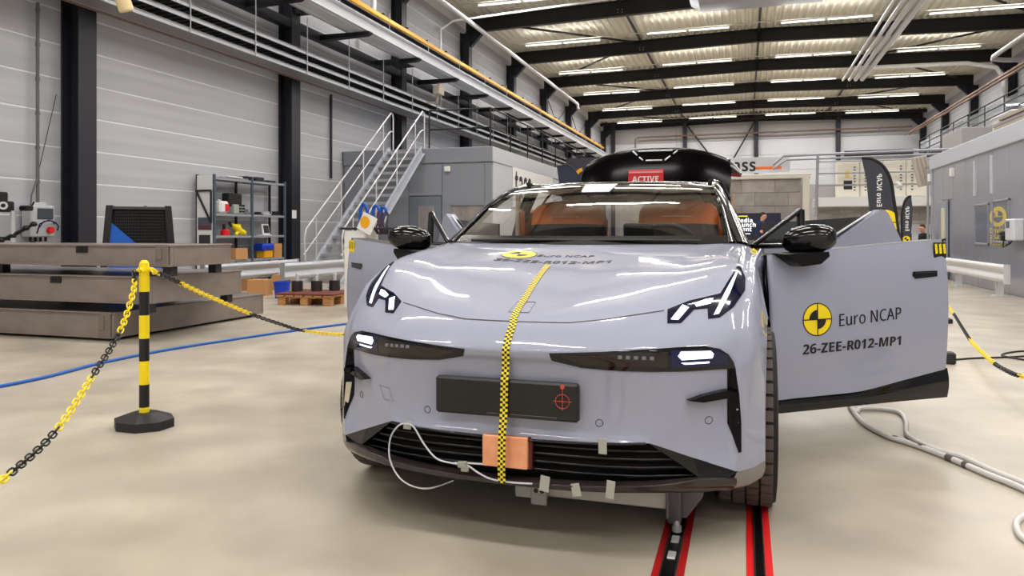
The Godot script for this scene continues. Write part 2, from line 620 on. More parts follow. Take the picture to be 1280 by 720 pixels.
	for k in 2:
		var b := MB.new()
		var xa: float = [-4.3, 0.65][k]
		var xb: float = [-1.9, -1.2][k]
		b.cyl(Vector3(xa, 9.3, -57.6), Vector3(xb, 6.0, -57.6), 0.06, 8)
		one("end_wall_brace", b, M.steel_dark, ["dark diagonal brace leaning right on the far end wall", "dark diagonal brace leaning left on the far end wall"][k], "brace")
	var b2 := MB.new()
	b2.box(Vector3(0.55, 9.55, -57.7), Vector3(23, 0.22, 0.2), Basis.IDENTITY, 0.01)
	one("end_wall_beam", b2, M.steel_black, "dark head beam along the top of the far end wall", "beam")
	one("crane_beam", bx(Vector3(8.9, 6.7, -57.5), Vector3(4.4, 0.4, 0.3), 0.02), M.steel_black, "short black beam low on the right half of the far end wall", "beam")
	b2 = MB.new()
	b2.tube([Vector3(-8.1, 7.6, -57.3), Vector3(-8.1, 8.25, -57.3), Vector3(-7.9, 8.4, -57.3), Vector3(11, 8.45, -57.3)], 0.06, 8)
	for xx in [-6.0, 2.0, 9.0]:
		b2.cyl(Vector3(xx, 8.43, -57.3), Vector3(xx, 8.43, -57.925), 0.03, 6)
	one("fire_main", b2, M.brown_pipe, "red-brown pipe running along the far end wall", "pipe")

func rodm(a: Vector3, b: Vector3, r := 0.008, sides := 6) -> MB:
	var m := MB.new()
	m.cyl(a, b, r, sides)
	return m

func left_services() -> void:
	# brown pipe in front of the columns
	var b := MB.new()
	b.tube([Vector3(-10.40, 4.87, 7), Vector3(-10.40, 4.87, -52)], 0.045, 10)
	one("heating_pipe", b, M.brown_pipe, "long brown pipe running along the left wall below the cable trays", "pipe")
	# three cable trays one above the other
	for k in 3:
		var y := 4.86 + 0.23 * k
		var t := thing("cable_tray", "long grey cable tray on the left wall, the " + ["lowest", "middle", "topmost"][k] + " of three stacked trays", "cable tray", Vector3(0, y, 0), 0.0, "stacked cable trays")
		for xx in [-10.35, -9.9]:
			obj("side_rail", bx(Vector3(xx, 0.035, -22.5), Vector3(0.025, 0.075, 59), 0.004), M.galv, t)
			obj("side_lip", bx(Vector3(xx + (0.015 if xx > -10 else -0.015), 0.072, -22.5), Vector3(0.05, 0.008, 59), 0.002), M.galv, t)
		if k == 0:
			obj("tray_floor", bx(Vector3(-10.125, 0.004, -22.5), Vector3(0.43, 0.006, 59)), mat(Color(0.52, 0.515, 0.51), 0.5, 0.2), t)
		else:
			var rung := bx(Vector3.ZERO, Vector3(0.43, 0.02, 0.03), 0.004).mesh(mat(Color(0.42, 0.42, 0.43), 0.5, 0.3))
			for i in 230:
				put_mesh("rung", rung, t, Vector3(-10.125, 0.01, -5.0 - 0.2 * i))
		var cb := MB.new()
		for j in 9:
			var xx := lerpf(-10.31, -9.95, j / 8.0)
			cb.tube([Vector3(xx, 0.046 + 0.006 * (j % 2), 6.5), Vector3(xx + 0.006, 0.048, -20), Vector3(xx, 0.046, -51.5)], 0.025, 6)
		obj("cables", cb, M.black_plastic, t).set_meta("kind", "stuff")
	for i in 18:
		var z := -7.51 - 1.93 * i
		one("hanger_rod", rodm(Vector3(-9.87, 4.85, z), Vector3(-9.87, 6.2, z), 0.011), M.galv, ordinal(i) + " thin rod from the near end hanging the stacked cable trays", "hanger rod", "rods on the cable trays")
	# navy beam between the columns, brackets, grey trunking
	one("wall_beam", bx(Vector3(-10.62, 6.2, -22), Vector3(0.2, 0.22, 60), 0.01), M.steel_dark, "dark navy beam running between the left wall columns above the trays", "beam")
	for i in 16:
		var z := -5.0 - 3.0 * i + 0.1
		b = MB.new()
		b.prism([Vector2(-10.52, 6.09), Vector2(-9.2, 6.13), Vector2(-9.08, 6.19), Vector2(-9.08, 6.22), Vector2(-10.52, 6.24)], -0.09, 0.09, Transform3D(Basis.IDENTITY, Vector3(0, 0, z)))
		one("bracket_arm", b, M.steel_black, "black cantilever bracket under the grey trunking, " + ordinal(i) + " from its near end", "bracket", "brackets under the trunking")
	var tr := thing("cable_trunking", "long pale grey trunking resting on black brackets high on the left wall", "trunking")
	obj("body", bx(Vector3(-9.42, 6.40, -22), Vector3(0.34, 0.34, 60), 0.02), M.pale, tr)
	obj("lip", bx(Vector3(-9.20, 6.56, -22), Vector3(0.12, 0.03, 60), 0.005), M.pale, tr)
	obj("lower_lip", bx(Vector3(-9.20, 6.255, -22), Vector3(0.12, 0.03, 60), 0.005), M.pale, tr)
	b = MB.new()
	b.tube([Vector3(-9.85, 6.36, 7), Vector3(-9.85, 6.36, -52)], 0.07, 12)
	one("service_pipe", b, M.silver, "pale pipe running behind the grey trunking on the brackets", "pipe")
	# crane runway: dark girder, yellow conductor rail
	var gr := thing("runway_girder", "dark steel crane runway girder above the grey trunking on the left", "girder")
	b = MB.new()
	b.box(Vector3(-9.85, 6.66, -22), Vector3(0.26, 0.03, 60))
	b.box(Vector3(-9.85, 6.86, -22), Vector3(0.02, 0.4, 60))
	b.box(Vector3(-9.85, 7.05, -22), Vector3(0.26, 0.03, 60))
	obj("beam", b, M.steel_dark, gr)
	for i in 9:
		var z: float = -9.66 + 6.0 - 6.03 * i
		obj("corbel", bx(Vector3(-10.24, 6.55, z), Vector3(0.5, 0.22, 0.2), 0.01), M.steel_dark, gr)
	var yr := thing("conductor_rail", "bright yellow conductor rail running along the left runway girder", "rail")
	obj("rail", bx(Vector3(-9.6, 7.08, -22), Vector3(0.09, 0.13, 60), 0.02), M.orange_yellow, yr)
	var clip := bx(Vector3.ZERO, Vector3(0.26, 0.04, 0.08), 0.008).mesh(M.steel_black)
	for i in 38:
		put_mesh("clip", clip, yr, Vector3(-9.66, 7.17, 4.0 - 1.5 * i))
	for i in 18:
		var z := -5.3 - 2.6 * i
		one("hanger_rod", rodm(Vector3(-9.28, 6.5, z), Vector3(-9.28, 7.1, z), 0.012), M.galv, ordinal(i) + " thin rod from the near end between grey trunking and yellow rail", "hanger rod", "rods under the yellow rail")
	# silver pipe under the eaves, with its drop
	b = MB.new()
	b.tube([Vector3(-10.3, 7.0, -19.3), Vector3(-10.3, 8.5, -19.3), Vector3(-10.2, 8.68, -19.35), Vector3(-9.7, 8.72, -19.6), Vector3(-9.5, 8.72, -20.0), Vector3(-9.5, 8.72, -43)], 0.085, 12)
	one("silver_pipe", b, M.silver, "silver pipe under the eaves of the left wall with a bend at its near end", "pipe")
	b = MB.new()
	b.tube([Vector3(-9.5, 8.72, -42.9), Vector3(-9.5, 8.70, -43.1), Vector3(-9.5, 8.45, -43.2)], 0.085, 10)
	one("silver_pipe", b, M.silver, "short downturned end of the silver pipe at the far left eaves", "pipe")
	b = MB.new()
	b.tube([Vector3(-10.44, 5.2, -24.6), Vector3(-10.44, 8.4, -24.6), Vector3(-10.2, 8.85, -25.2), Vector3(-4, 9.2, -25.4)], 0.04, 8)
	one("conduit", b, M.white, "white conduit rising up the left wall and turning under the roof", "conduit")
	# conduits low on the wall
	b = MB.new()
	b.cyl(Vector3(-10.8, 1.45, -9.02), Vector3(-10.8, 4.8, -9.02), 0.025, 8)
	for k in 6:
		b.cyl(Vector3(-10.8, 1.9 + 0.55 * k, -9.02), Vector3(-10.8, 1.96 + 0.55 * k, -9.02), 0.033, 8)
	b.tube([Vector3(-10.78, 2.0, -9.0), Vector3(-10.74, 1.7, -8.86), Vector3(-10.78, 1.5, -8.88)], 0.015, 6)
	one("conduit", b, mat(Color(0.40, 0.39, 0.40), 0.5), "grey conduit running down the left wall to the switch box", "conduit")
	b = MB.new()
	b.cyl(Vector3(-10.85, 3.4, -9.40), Vector3(-10.85, 2.0, -9.05), 0.006, 6)
	one("conduit", b, M.steel_dark, "thin cable slanting down the wall beside the first column in view", "cable")
	b = MB.new()
	b.cyl(Vector3(-10.85, 2.6, -17.9), Vector3(-10.85, 4.9, -17.9), 0.035, 8)
	one("conduit", b, M.steel_dark, "dark conduit on the left wall beside the stair head", "conduit")
	# the cream lamp under the trays, top left
	var fl := thing("spotlight", "cream cylindrical spotlight hanging under the cable trays at upper left", "spotlight", Vector3(-7.9, 4.10, -7.9))
	b = MB.new()
	var ax := Transform3D(basis_xyz(Vector3(0.6, 0.3, -0.6), Vector3(-0.35, 0.85, 0.55)), Vector3.ZERO)
	b.lathe([Vector2(0, 0.0), Vector2(0.055, 0.0), Vector2(0.075, -0.02), Vector2(0.085, -0.02), Vector2(0.095, 0.0), Vector2(0.095, 0.33), Vector2(0.05, 0.38), Vector2(0, 0.38)], 24, ax)
	obj("shade", b, mat(Color(0.90, 0.82, 0.62), 0.5), fl)
	b = MB.new()
	b.tube([ax * Vector3(0, 0.3, 0), Vector3(-0.35, 0.40, 0.1), Vector3(-0.7, 0.45, 0.0), Vector3(-2.0, 0.80, 0.1)], 0.025, 8)
	b.ball(Vector3(-0.3, 0.40, 0.12), Vector3(0.05, 0.05, 0.05))
	obj("arm", b, M.white, fl)
	# little junction box on the trays (px 530,118)
	b = MB.new()
	b.box(Vector3(-9.5, 5.72, -22.2), Vector3(0.24, 0.3, 0.4), Basis.IDENTITY, 0.02)
	b.box(Vector3(-9.45, 5.9, -22.2), Vector3(0.1, 0.08, 0.2), Basis.IDENTITY, 0.01)
	b.box(Vector3(-9.55, 5.5, -22.2), Vector3(0.06, 0.4, 0.06), Basis.IDENTITY, 0.006)
	b.box(Vector3(-9.72, 5.34, -22.2), Vector3(0.40, 0.04, 0.06), Basis.IDENTITY, 0.006)
	one("junction_box", b, mat(Color(0.72, 0.68, 0.6), 0.6), "beige junction box above the cable trays between the wall columns", "junction box")
	# wall mounted switch box
	var sb := thing("switch_box", "grey wall switch box with a red knob and blue cables at far left", "switch box", Vector3(-10.74, 1.06, -8.98))
	obj("case", bx(Vector3(0, 0.24, 0), Vector3(0.22, 0.5, 0.42), 0.02), mat(Color(0.72, 0.73, 0.74), 0.5), sb)
	obj("cover", bx(Vector3(0.115, 0.36, -0.03), Vector3(0.02, 0.17, 0.28), 0.008), mat(Color(0.25, 0.27, 0.3), 0.3), sb)
	obj("lid", bx(Vector3(-0.02, 0.51, 0), Vector3(0.14, 0.06, 0.22), 0.01), mat(Color(0.75, 0.76, 0.77), 0.5), sb)
	b = MB.new()
	b.lathe([Vector2(0, 0.05), Vector2(0.05, 0.05), Vector2(0.055, 0.0), Vector2(0, 0)], 16, Transform3D(Basis(Vector3(0, 0, 1), -PI / 2), Vector3(0.12, 0.1, -0.1)))
	obj("knob", b, M.red, sb)
	b = MB.new()
	b.tube([Vector3(0.12, 0.05, 0.12), Vector3(0.2, 0.2, 0.14), Vector3(0.22, 0.26, 0.0), Vector3(0.2, 0.22, -0.14), Vector3(0.12, 0.16, -0.26), Vector3(0.05, 0.1, -0.3)], 0.012, 6)
	b.tube([Vector3(0.12, 0.12, 0.1), Vector3(0.18, 0.24, 0.05), Vector3(0.19, 0.25, -0.08), Vector3(0.12, 0.2, -0.18)], 0.01, 6)
	obj("cable", b, mat(Color(0.08, 0.12, 0.35), 0.5), sb)
	b = MB.new()
	for k in 4:
		b.cyl(Vector3(0.0, 0.0, 0.14 - 0.09 * k), Vector3(0.0, -0.08, 0.14 - 0.09 * k), 0.02, 8)
	obj("glands", b, M.black_plastic, sb)
	# measuring arm on its stand, cut by the left edge
	var ma := thing("camera_arm", "jointed wall arm with a black camera head at far left", "camera arm", Vector3(-10.5, 0.03, -8.36))
	b = MB.new()
	b.cyl(Vector3(0, 0.92, 0), Vector3(0, 1.42, 0), 0.035, 10)
	obj("pole", b, M.silver, ma)
	b = MB.new()
	b.box(Vector3(-0.2, 1.0, 0), Vector3(0.42, 0.06, 0.06), Basis.IDENTITY, 0.01)
	b.box(Vector3(-0.39, 1.0, 0), Vector3(0.02, 0.2, 0.16), Basis.IDENTITY, 0.004)
	obj("wall_bracket", b, M.steel_dark, ma)
	b = MB.new()
	b.box(Vector3(-0.10, 1.48, 0.10), Vector3(0.22, 0.16, 0.26), Basis.IDENTITY, 0.02)
	b.box(Vector3(-0.12, 1.62, 0.08), Vector3(0.12, 0.16, 0.13), Basis.IDENTITY, 0.02)
	b.box(Vector3(0.12, 1.46, -0.12), Vector3(0.18, 0.08, 0.12), Basis.IDENTITY, 0.02)
	b.tube([Vector3(0.15, 1.46, -0.16), Vector3(0.18, 1.56, -0.2)], 0.015, 6)
	obj("camera_head", b, M.black_plastic, ma)
	b = MB.new()
	b.lathe([Vector2(0.03, 0.0), Vector2(0.055, 0), Vector2(0.06, 0.05), Vector2(0.03, 0.05)], 16, Transform3D(basis_xyz(Vector3(0.7, 0, 0.7), Vector3(0.7, 0, 0.7).cross(Vector3.UP)) * Basis(Vector3(0, 0, 1), -PI / 2), Vector3(0.02, 1.49, 0.16)))
	obj("lens", b, M.silver, ma)
	b = MB.new()
	for q in [[Vector3(-0.1, 0.98, 0.1), Vector3(0.14, 1.16, -0.1)], [Vector3(-0.1, 0.86, 0.1), Vector3(0.2, 0.92, -0.16)], [Vector3(0.0, 1.04, 0.0), Vector3(0.22, 1.22, -0.16)]]:
		b.tube([q[0], q[1]], 0.022, 8)
		b.ball(q[0], Vector3(0.045, 0.045, 0.045))
		b.ball(q[1], Vector3(0.05, 0.04, 0.05))
	obj("joint", b, M.black_plastic, ma)

func ceiling_services() -> void:
	# bundle of pipes along the roof
	for k in 4:
		var b := MB.new()
		b.tube([Vector3(4.72 + 0.30 * k, 8.85, -10), Vector3(4.72 + 0.30 * k, 8.85, -41.0)], [0.05, 0.06, 0.10, 0.10][k] if k < 0 else 0.055 + 0.02 * k, 10)
		one("roof_pipe", b, M.silver, "silver pipe in the bundle under the roof, " + ordinal(k) + " from its left edge", "pipe", "pipe bundle under the roof")
	# large grey duct end over the car
	var t := thing("roof_duct", "large grey rounded duct hanging under the roof over the car", "duct", Vector3(0.45, 8.60, -25.0))
	var b := MB.new()
	b.lathe([Vector2(0, -2.2), Vector2(1.5, -2.2), Vector2(2.0, -1.9), Vector2(2.0, 1.9), Vector2(1.5, 2.2), Vector2(0, 2.2)], 32, Transform3D(Basis(Vector3(0, 0, 1), PI / 2).scaled(Vector3(1, 0.30, 1)), Vector3(0, 0.55, 0)))
	obj("shell", b, mat(Color(0.62, 0.63, 0.65), 0.4), t)
	b = MB.new()
	for s in [-1, 1]:
		b.cyl(Vector3(s * 1.5, 0.9, 0), Vector3(s * 1.5, 1.3, 0), 0.03, 6)
	obj("hanger", b, M.galv, t)
	# right side: silver pipe and copper pipes under the eaves
	b = MB.new()
	b.tube([Vector3(10.0, 8.55, -12), Vector3(10.0, 8.55, -36.0), Vector3(10.05, 8.5, -36.3), Vector3(10.5, 8.45, -36.4), Vector3(11.4, 8.4, -36.4)], 0.10, 10)
	one("eaves_pipe", b, M.silver, "silver pipe under the right eaves ending in a bend", "pipe")
	for k in 2:
		b = MB.new()
		b.tube([Vector3(10.6 + 0.25 * k, 7.9, -31), Vector3(10.6 + 0.25 * k, 7.9, -57.4)], 0.06, 8)
		one("eaves_pipe", b, mat(Color(0.55, 0.43, 0.36), 0.4), "brown pipe along the right wall under the eaves, " + ["inner", "outer"][k] + " of the pair", "pipe", "brown pipes at the right eaves")
	b = MB.new()
	b.tube([Vector3(5, 9.02, -39.0), Vector3(9.8, 8.98, -39.2), Vector3(11.0, 8.7, -39.2), Vector3(11.3, 8.2, -39.2), Vector3(11.3, 6.0, -39.2)], 0.10, 10)
	one("eaves_pipe", b, M.white, "white pipe along a roof beam turning down the right wall", "pipe")

const FACE_X := Basis(Vector3(0, 0, -1), Vector3(0, 1, 0), Vector3(1, 0, 0))      # lettering that faces +x
const FACE_MX := Basis(Vector3(0, 0, 1), Vector3(0, 1, 0), Vector3(-1, 0, 0))     # lettering that faces -x

# posts and rails along a list of points
func railing(parent: Node, pts: Array, h: float, mids: Array, r: float, m: Material, step: float) -> void:
	for hh in [h] + mids:
		var b := MB.new()
		var q := []
		for p in pts: q.append(p + Vector3(0, hh, 0))
		b.tube(q, r, 8)
		obj("rail", b, m, parent)
	for i in pts.size() - 1:
		var a: Vector3 = pts[i]
		var c: Vector3 = pts[i + 1]
		var k := maxi(1, roundi(a.distance_to(c) / step))
		for j in range(0 if i == 0 else 1, k + 1):
			var p := a.lerp(c, float(j) / k)
			var b := MB.new()
			b.cyl(p, p + Vector3(0, h, 0), r * 0.9, 8)
			obj("post", b, m, parent)

func left_booth() -> void:
	var t := thing("control_booth", "grey clad control booth with a flat roof against the left wall", "booth", Vector3(0, 0, 0))
	obj("body", bx(Vector3(-8.65, 1.68, -24.9), Vector3(4.4, 3.36, 12.5)), M.booth, t)
	# front cladding panels, with the door and windows cut out of the row
	for q in [[-10.85, -9.72, 0.0, 3.0], [-9.71, -8.85, 0.0, 3.0], [-8.84, -7.86, 2.12, 3.0], [-7.85, -6.80, 0.0, 0.86], [-7.85, -7.60, 0.86, 1.86], [-6.62, -6.42, 0.0, 3.0], [-7.85, -6.63, 1.86, 3.0], [-6.80, -6.63, 0.0, 0.86]]:
		var w: float = q[1] - q[0]
		var hh: float = q[3] - q[2]
		obj("panel", bx(Vector3((q[0] + q[1]) / 2, (q[2] + q[3]) / 2, -18.62), Vector3(w, hh, 0.06), 0.008), M.booth, t)
	obj("roof_band", bx(Vector3(-8.62, 3.2, -18.60), Vector3(4.46, 0.4, 0.12), 0.01), M.booth, t)
	for i in 6:
		obj("panel", bx(Vector3(-6.43, 1.5, -19.66 - 2.05 * i), Vector3(0.06, 3.0, 2.03), 0.008), M.booth_light if i < 1 else M.booth_light, t)
	obj("roof_band", bx(Vector3(-6.42, 3.2, -24.8), Vector3(0.10, 0.4, 12.5), 0.01), M.booth_light, t)
	obj("roof_deck", bx(Vector3(-8.65, 3.38, -24.85), Vector3(4.5, 0.05, 12.6), 0.01), M.booth, t)
	var blind := tri_mat(noise_tex(22, 0.01, Color(0.42, 0.34, 0.27), Color(0.58, 0.48, 0.40), 3, 128), Vector3(1, 0.3, 1), 0.5)
	var pane := glass(Color(0.9, 0.92, 0.95), 0.12)
	var d := obj("door", bx(Vector3(-8.35, 1.05, -18.605), Vector3(0.95, 2.10, 0.05), 0.006), mat(Color(0.45, 0.475, 0.52), 0.45), t)
	obj("blind", bx(Vector3(-8.305, 1.36, -18.577), Vector3(0.43, 0.93, 0.004)), blind, d)
	obj("glazing", bx(Vector3(-8.305, 1.36, -18.570), Vector3(0.43, 0.93, 0.004)), pane, d)
	var fb := MB.new()
	for s in [-1, 1]:
		fb.box(Vector3(-8.305 + s * 0.225, 1.36, -18.575), Vector3(0.03, 0.98, 0.03), Basis.IDENTITY, 0.004)
		fb.box(Vector3(-8.305, 1.36 + s * 0.475, -18.575), Vector3(0.48, 0.03, 0.03), Basis.IDENTITY, 0.004)
	obj("frame", fb, M.booth, d)
	fb = MB.new()
	fb.tube([Vector3(-8.78, 1.05, -18.58), Vector3(-8.78, 1.05, -18.52), Vector3(-8.66, 1.05, -18.52)], 0.012, 8)
	obj("handle", fb, M.silver, d)
	var wn := obj("window", bx(Vector3(-7.115, 1.36, -18.66), Vector3(0.96, 1.0, 0.03)), blind, t)
	obj("glazing", bx(Vector3(-7.115, 1.36, -18.625), Vector3(0.96, 1.0, 0.005)), pane, wn)
	fb = MB.new()
	for s in [-1, 1]:
		fb.box(Vector3(-7.115 + s * 0.485, 1.36, -18.61), Vector3(0.035, 1.04, 0.07), Basis.IDENTITY, 0.005)
		fb.box(Vector3(-7.115, 1.36 + s * 0.505, -18.61), Vector3(1.0, 0.035, 0.07), Basis.IDENTITY, 0.005)
	obj("frame", fb, M.booth, wn)
	var lamp := thing("wall_lamp", "small white box lamp on the front of the grey control booth", "lamp", Vector3(-7.67, 2.78, -18.56))
	obj("body", bx(Vector3(0, 0.05, 0.03), Vector3(0.16, 0.14, 0.09), 0.015), M.white, lamp)
	obj("conduit", rodm(Vector3(0, 0.12, 0.0), Vector3(0, 0.44, 0.0), 0.012), M.booth, lamp)
	var sw := one("wall_switch", bx(Vector3(-7.72, 1.38, -18.57), Vector3(0.10, 0.18, 0.05), 0.01), mat(Color(0.86, 0.83, 0.72), 0.5), "cream switch between the booth's door and its window", "switch")
	# sign on the side
	var sg := thing("booth_sign", "white sign with dark lettering on the side of the grey booth", "sign", Vector3(-6.385, 2.45, -22.6))
	obj("board", bx(Vector3(0, 0, 0), Vector3(0.02, 1.2, 4.6), 0.004), M.white, sg)
	write("lettering", "tass", 1.15, M.text_dark, Transform3D(FACE_X, Vector3(0.012, 0.08, 1.25)), sg, 700, 0.78)
	var b := MB.new()
	b.lathe([Vector2(0, 0.004), Vector2(0.12, 0.004), Vector2(0.12, 0)], 20, Transform3D(Basis(Vector3(0, 0, 1), -PI / 2), Vector3(0.012, -0.03, 1.62)))
	obj("dot", b, M.orange, sg)
	# dark railing on the roof
	var rl := thing("roof_railing", "dark steel railing round the roof of the left control booth", "railing", Vector3(0, 3.4, 0))
	railing(rl, [Vector3(-8.25, 0, -18.64), Vector3(-6.48, 0, -18.64), Vector3(-6.48, 0, -31.0)], 1.04, [0.52], 0.024, M.steel_black, 1.75)
	# stair
	var st := thing("steel_stair", "galvanised steel stair with handrails rising to the grey booth roof", "stair", Vector3(-8.84, 0, -18.42))
	var rise := 3.4
	var run := 4.2
	var sl := Vector3(0, rise, -run)
	for s in [-1, 1]:
		b = MB.new()
		var c := Vector3(s * 0.46, rise / 2 - 0.05, run / 2)
		var bs := Basis(Vector3(1, 0, 0), atan2(rise, run))
		b.box(c, Vector3(0.02, 0.24, sl.length()), bs, 0.004)
		b.box(c + bs * Vector3(s * 0.03, 0.115, 0), Vector3(0.07, 0.012, sl.length()), bs)
		b.box(c + bs * Vector3(s * 0.03, -0.115, 0), Vector3(0.07, 0.012, sl.length()), bs)
		obj("stringer", b, mat(Color(0.72, 0.74, 0.78), 0.4, 0.2), st)
		for hh in [0.98, 0.5]:
			b = MB.new()
			var top := Vector3(s * 0.47, rise + hh, 0.0)
			var bot := Vector3(s * 0.47, hh + 0.12, run)
			if hh > 0.6:
				b.tube([Vector3(s * 0.47, 0.15, run - 0.1), Vector3(s * 0.47, hh, run - 0.03), bot + Vector3(0, 0.1, -0.1), top + Vector3(0, -0.05, 0.06), top + Vector3(0, 0.02, -0.02), top + Vector3(0, 0.0, -0.12), Vector3(s * 0.47, rise + hh - 0.12, -0.16), Vector3(s * 0.47, rise, -0.16)], 0.021, 10)
			else:
				b.tube([bot, top + Vector3(0, -0.04, 0.06), top + Vector3(0, 0.0, -0.06), top + Vector3(0, -0.0, -0.16)], 0.018, 10)
			obj("handrail", b, M.silver, st)
		for k in 4:
			var f := 0.1 + 0.26 * k
			var p := Vector3(s * 0.47, rise * (1 - f), run * f)
			b = MB.new()
			b.cyl(p, p + Vector3(0, 1.05, 0), 0.017, 8)
			obj("baluster", b, M.silver, st)
	for k in 16:
		var f := (k + 0.5) / 16.5
		var b3 := MB.new()
		b3.box(Vector3(0, rise * (1 - f), run * f), Vector3(0.9, 0.035, 0.25), Basis.IDENTITY, 0.004)
		b3.box(Vector3(0, rise * (1 - f) - 0.02, run * f + 0.12), Vector3(0.9, 0.06, 0.012))
		obj("tread", b3, M.galv, st)

func right_booth() -> void:
	var x := 4.57
	var t := thing("test_booth", "long grey metal clad booth along the right side of the hall", "booth")
	obj("body", bx(Vector3(8.1, 1.5, -12.7), Vector3(7.0, 3.0, 17.0)), M.booth_right, t)
	var z := -21.2
	var i := 0
	while z < -5.0:
		var w := 0.95
		var hi := 2.72
		if absf(z + 20.25) < 0.8:
			obj("panel", bx(Vector3(x + 0.01, 2.31, z + w / 2), Vector3(0.05, 0.82, w - 0.012), 0.007), M.booth_right, t)
			obj("panel", bx(Vector3(x + 0.01, 0.94, z + 0.06), Vector3(0.05, 1.88, 0.1), 0.007), M.booth_right, t)
		else:
			obj("panel", bx(Vector3(x + 0.01, hi / 2, z + w / 2), Vector3(0.05, hi, w - 0.012), 0.007), M.booth_right, t)
		z += w
		i += 1
	obj("roof_band", bx(Vector3(x - 0.02, 2.88, -12.7), Vector3(0.12, 0.34, 17.2), 0.01), mat(Color(0.74, 0.76, 0.80), 0.4, 0.15), t)
	obj("corner_post", bx(Vector3(x + 0.02, 1.4, -21.25), Vector3(0.14, 2.8, 0.14), 0.01), M.booth_right, t)
	var d := obj("door", bx(Vector3(x - 0.015, 0.94, -20.2), Vector3(0.05, 1.88, 0.72), 0.006), mat(Color(0.62, 0.64, 0.69), 0.35, 0.3), t)
	obj("glazing", bx(Vector3(x - 0.045, 1.25, -20.1), Vector3(0.012, 0.9, 0.32), 0.003), mat(Color(0.85, 0.84, 0.72), 0.15), d)
	obj("handle", bx(Vector3(x - 0.06, 0.95, -19.92), Vector3(0.06, 0.05, 0.14), 0.015), M.black_plastic, d)
	var ga := mat(Color(0.52, 0.54, 0.58), 0.08, 0.2)
	for q in [[-17.55, -16.66, 0.89, 1.68], [-16.37, -15.47, 0.94, 1.72]]:
		var zc: float = (q[0] + q[1]) / 2
		var yc: float = (q[2] + q[3]) / 2
		var w2: float = q[1] - q[0]
		var h2: float = q[3] - q[2]
		var wi := obj("window", bx(Vector3(x - 0.018, yc, zc), Vector3(0.012, h2, w2)), ga, t)
		var fb := MB.new()
		for s in [-1, 1]:
			fb.box(Vector3(x - 0.025, yc, zc + s * w2 / 2), Vector3(0.04, h2 + 0.04, 0.04), Basis.IDENTITY, 0.005)
			fb.box(Vector3(x - 0.025, yc + s * h2 / 2, zc), Vector3(0.04, 0.04, w2 + 0.04), Basis.IDENTITY, 0.005)
		obj("frame", fb, mat(Color(0.58, 0.60, 0.65), 0.4, 0.3), wi)
	# reflection of a yellow emblem and lettering, painted onto the booth windows
	var em := thing("emblem_reflection", "faint yellow reflection of an emblem and lettering painted across the right booth windows", "emblem", Vector3(x - 0.028, 1.42, -16.1))
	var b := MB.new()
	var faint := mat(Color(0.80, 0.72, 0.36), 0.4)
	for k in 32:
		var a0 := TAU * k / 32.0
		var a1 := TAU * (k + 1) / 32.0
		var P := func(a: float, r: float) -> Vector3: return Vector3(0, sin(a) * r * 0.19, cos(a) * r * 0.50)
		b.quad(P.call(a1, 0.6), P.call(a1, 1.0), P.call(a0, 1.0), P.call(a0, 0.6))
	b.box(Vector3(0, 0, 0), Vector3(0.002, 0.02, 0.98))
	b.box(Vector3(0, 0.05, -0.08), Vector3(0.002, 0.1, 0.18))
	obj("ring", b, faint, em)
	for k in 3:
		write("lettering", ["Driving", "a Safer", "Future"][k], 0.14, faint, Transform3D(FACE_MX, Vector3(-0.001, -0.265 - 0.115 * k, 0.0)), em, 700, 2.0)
	# control box and its handset
	var cb := thing("control_box", "pale grey control box with a black handset on the right booth wall", "control box", Vector3(x - 0.1, 0.98, -15.0))
	obj("case", bx(Vector3(0, 0.19, 0.05), Vector3(0.16, 0.38, 0.46), 0.02), M.pale, cb)
	obj("window", bx(Vector3(-0.085, 0.28, -0.02), Vector3(0.01, 0.12, 0.16), 0.003), mat(Color(0.35, 0.37, 0.4), 0.2), cb)
	b = MB.new()
	b.box(Vector3(-0.08, 0.05, -0.24), Vector3(0.1, 0.12, 0.12), Basis.IDENTITY, 0.02)
	b.ball(Vector3(-0.08, 0.12, -0.28), Vector3(0.06, 0.05, 0.06))
	b.tube([Vector3(-0.08, 0.0, -0.24), Vector3(-0.1, -0.12, -0.2), Vector3(-0.02, -0.05, -0.1), Vector3(0, 0.03, 0)], 0.014, 6)
	obj("handset", b, M.black_plastic, cb)
	for k in 2:
		one("wall_box", bx(Vector3(x - 0.05, [2.50, 2.52][k], [-19.25, -21.4][k]), Vector3(0.09, 0.2, 0.14), 0.015), M.white, ["small white box high on the booth wall right of its door", "small white lamp box at the far corner of the right booth"][k], "wall box")
	# vertical cover strips
	for k in 2:
		one("cover_strip", bx(Vector3(x - 0.022, 2.25, [-17.62, -16.5][k]), Vector3(0.02, 0.75, 0.14), 0.004), mat(Color(0.80, 0.82, 0.86), 0.3, 0.3), ["pale vertical strip above the far booth window", "pale vertical strip above the gap between the booth windows"][k], "strip")
	# stacked boards and pale units on the roof
	var sk := thing("board_stack", "stack of long grey-brown boards lying on the right booth roof", "board stack", Vector3(5.4, 3.05, -14.6))
	for k in 5:
		obj("board", bx(Vector3(0.02 * (k % 2), 0.05 + 0.085 * k, 0.2 * ((k * 7) % 3)), Vector3(0.9, 0.07, 8.2 - 0.5 * k), 0.008), mat(Color(0.60 + 0.03 * (k % 3), 0.56 + 0.03 * (k % 3), 0.53 + 0.03 * (k % 2)), 0.7), sk)
	var un := [[Vector3(6.2, 3.05, -19.4), Vector3(1.3, 0.75, 1.4)], [Vector3(7.2, 3.05, -17.0), Vector3(1.2, 1.5, 2.2)], [Vector3(6.9, 3.05, -13.2), Vector3(1.1, 1.35, 1.6)]]
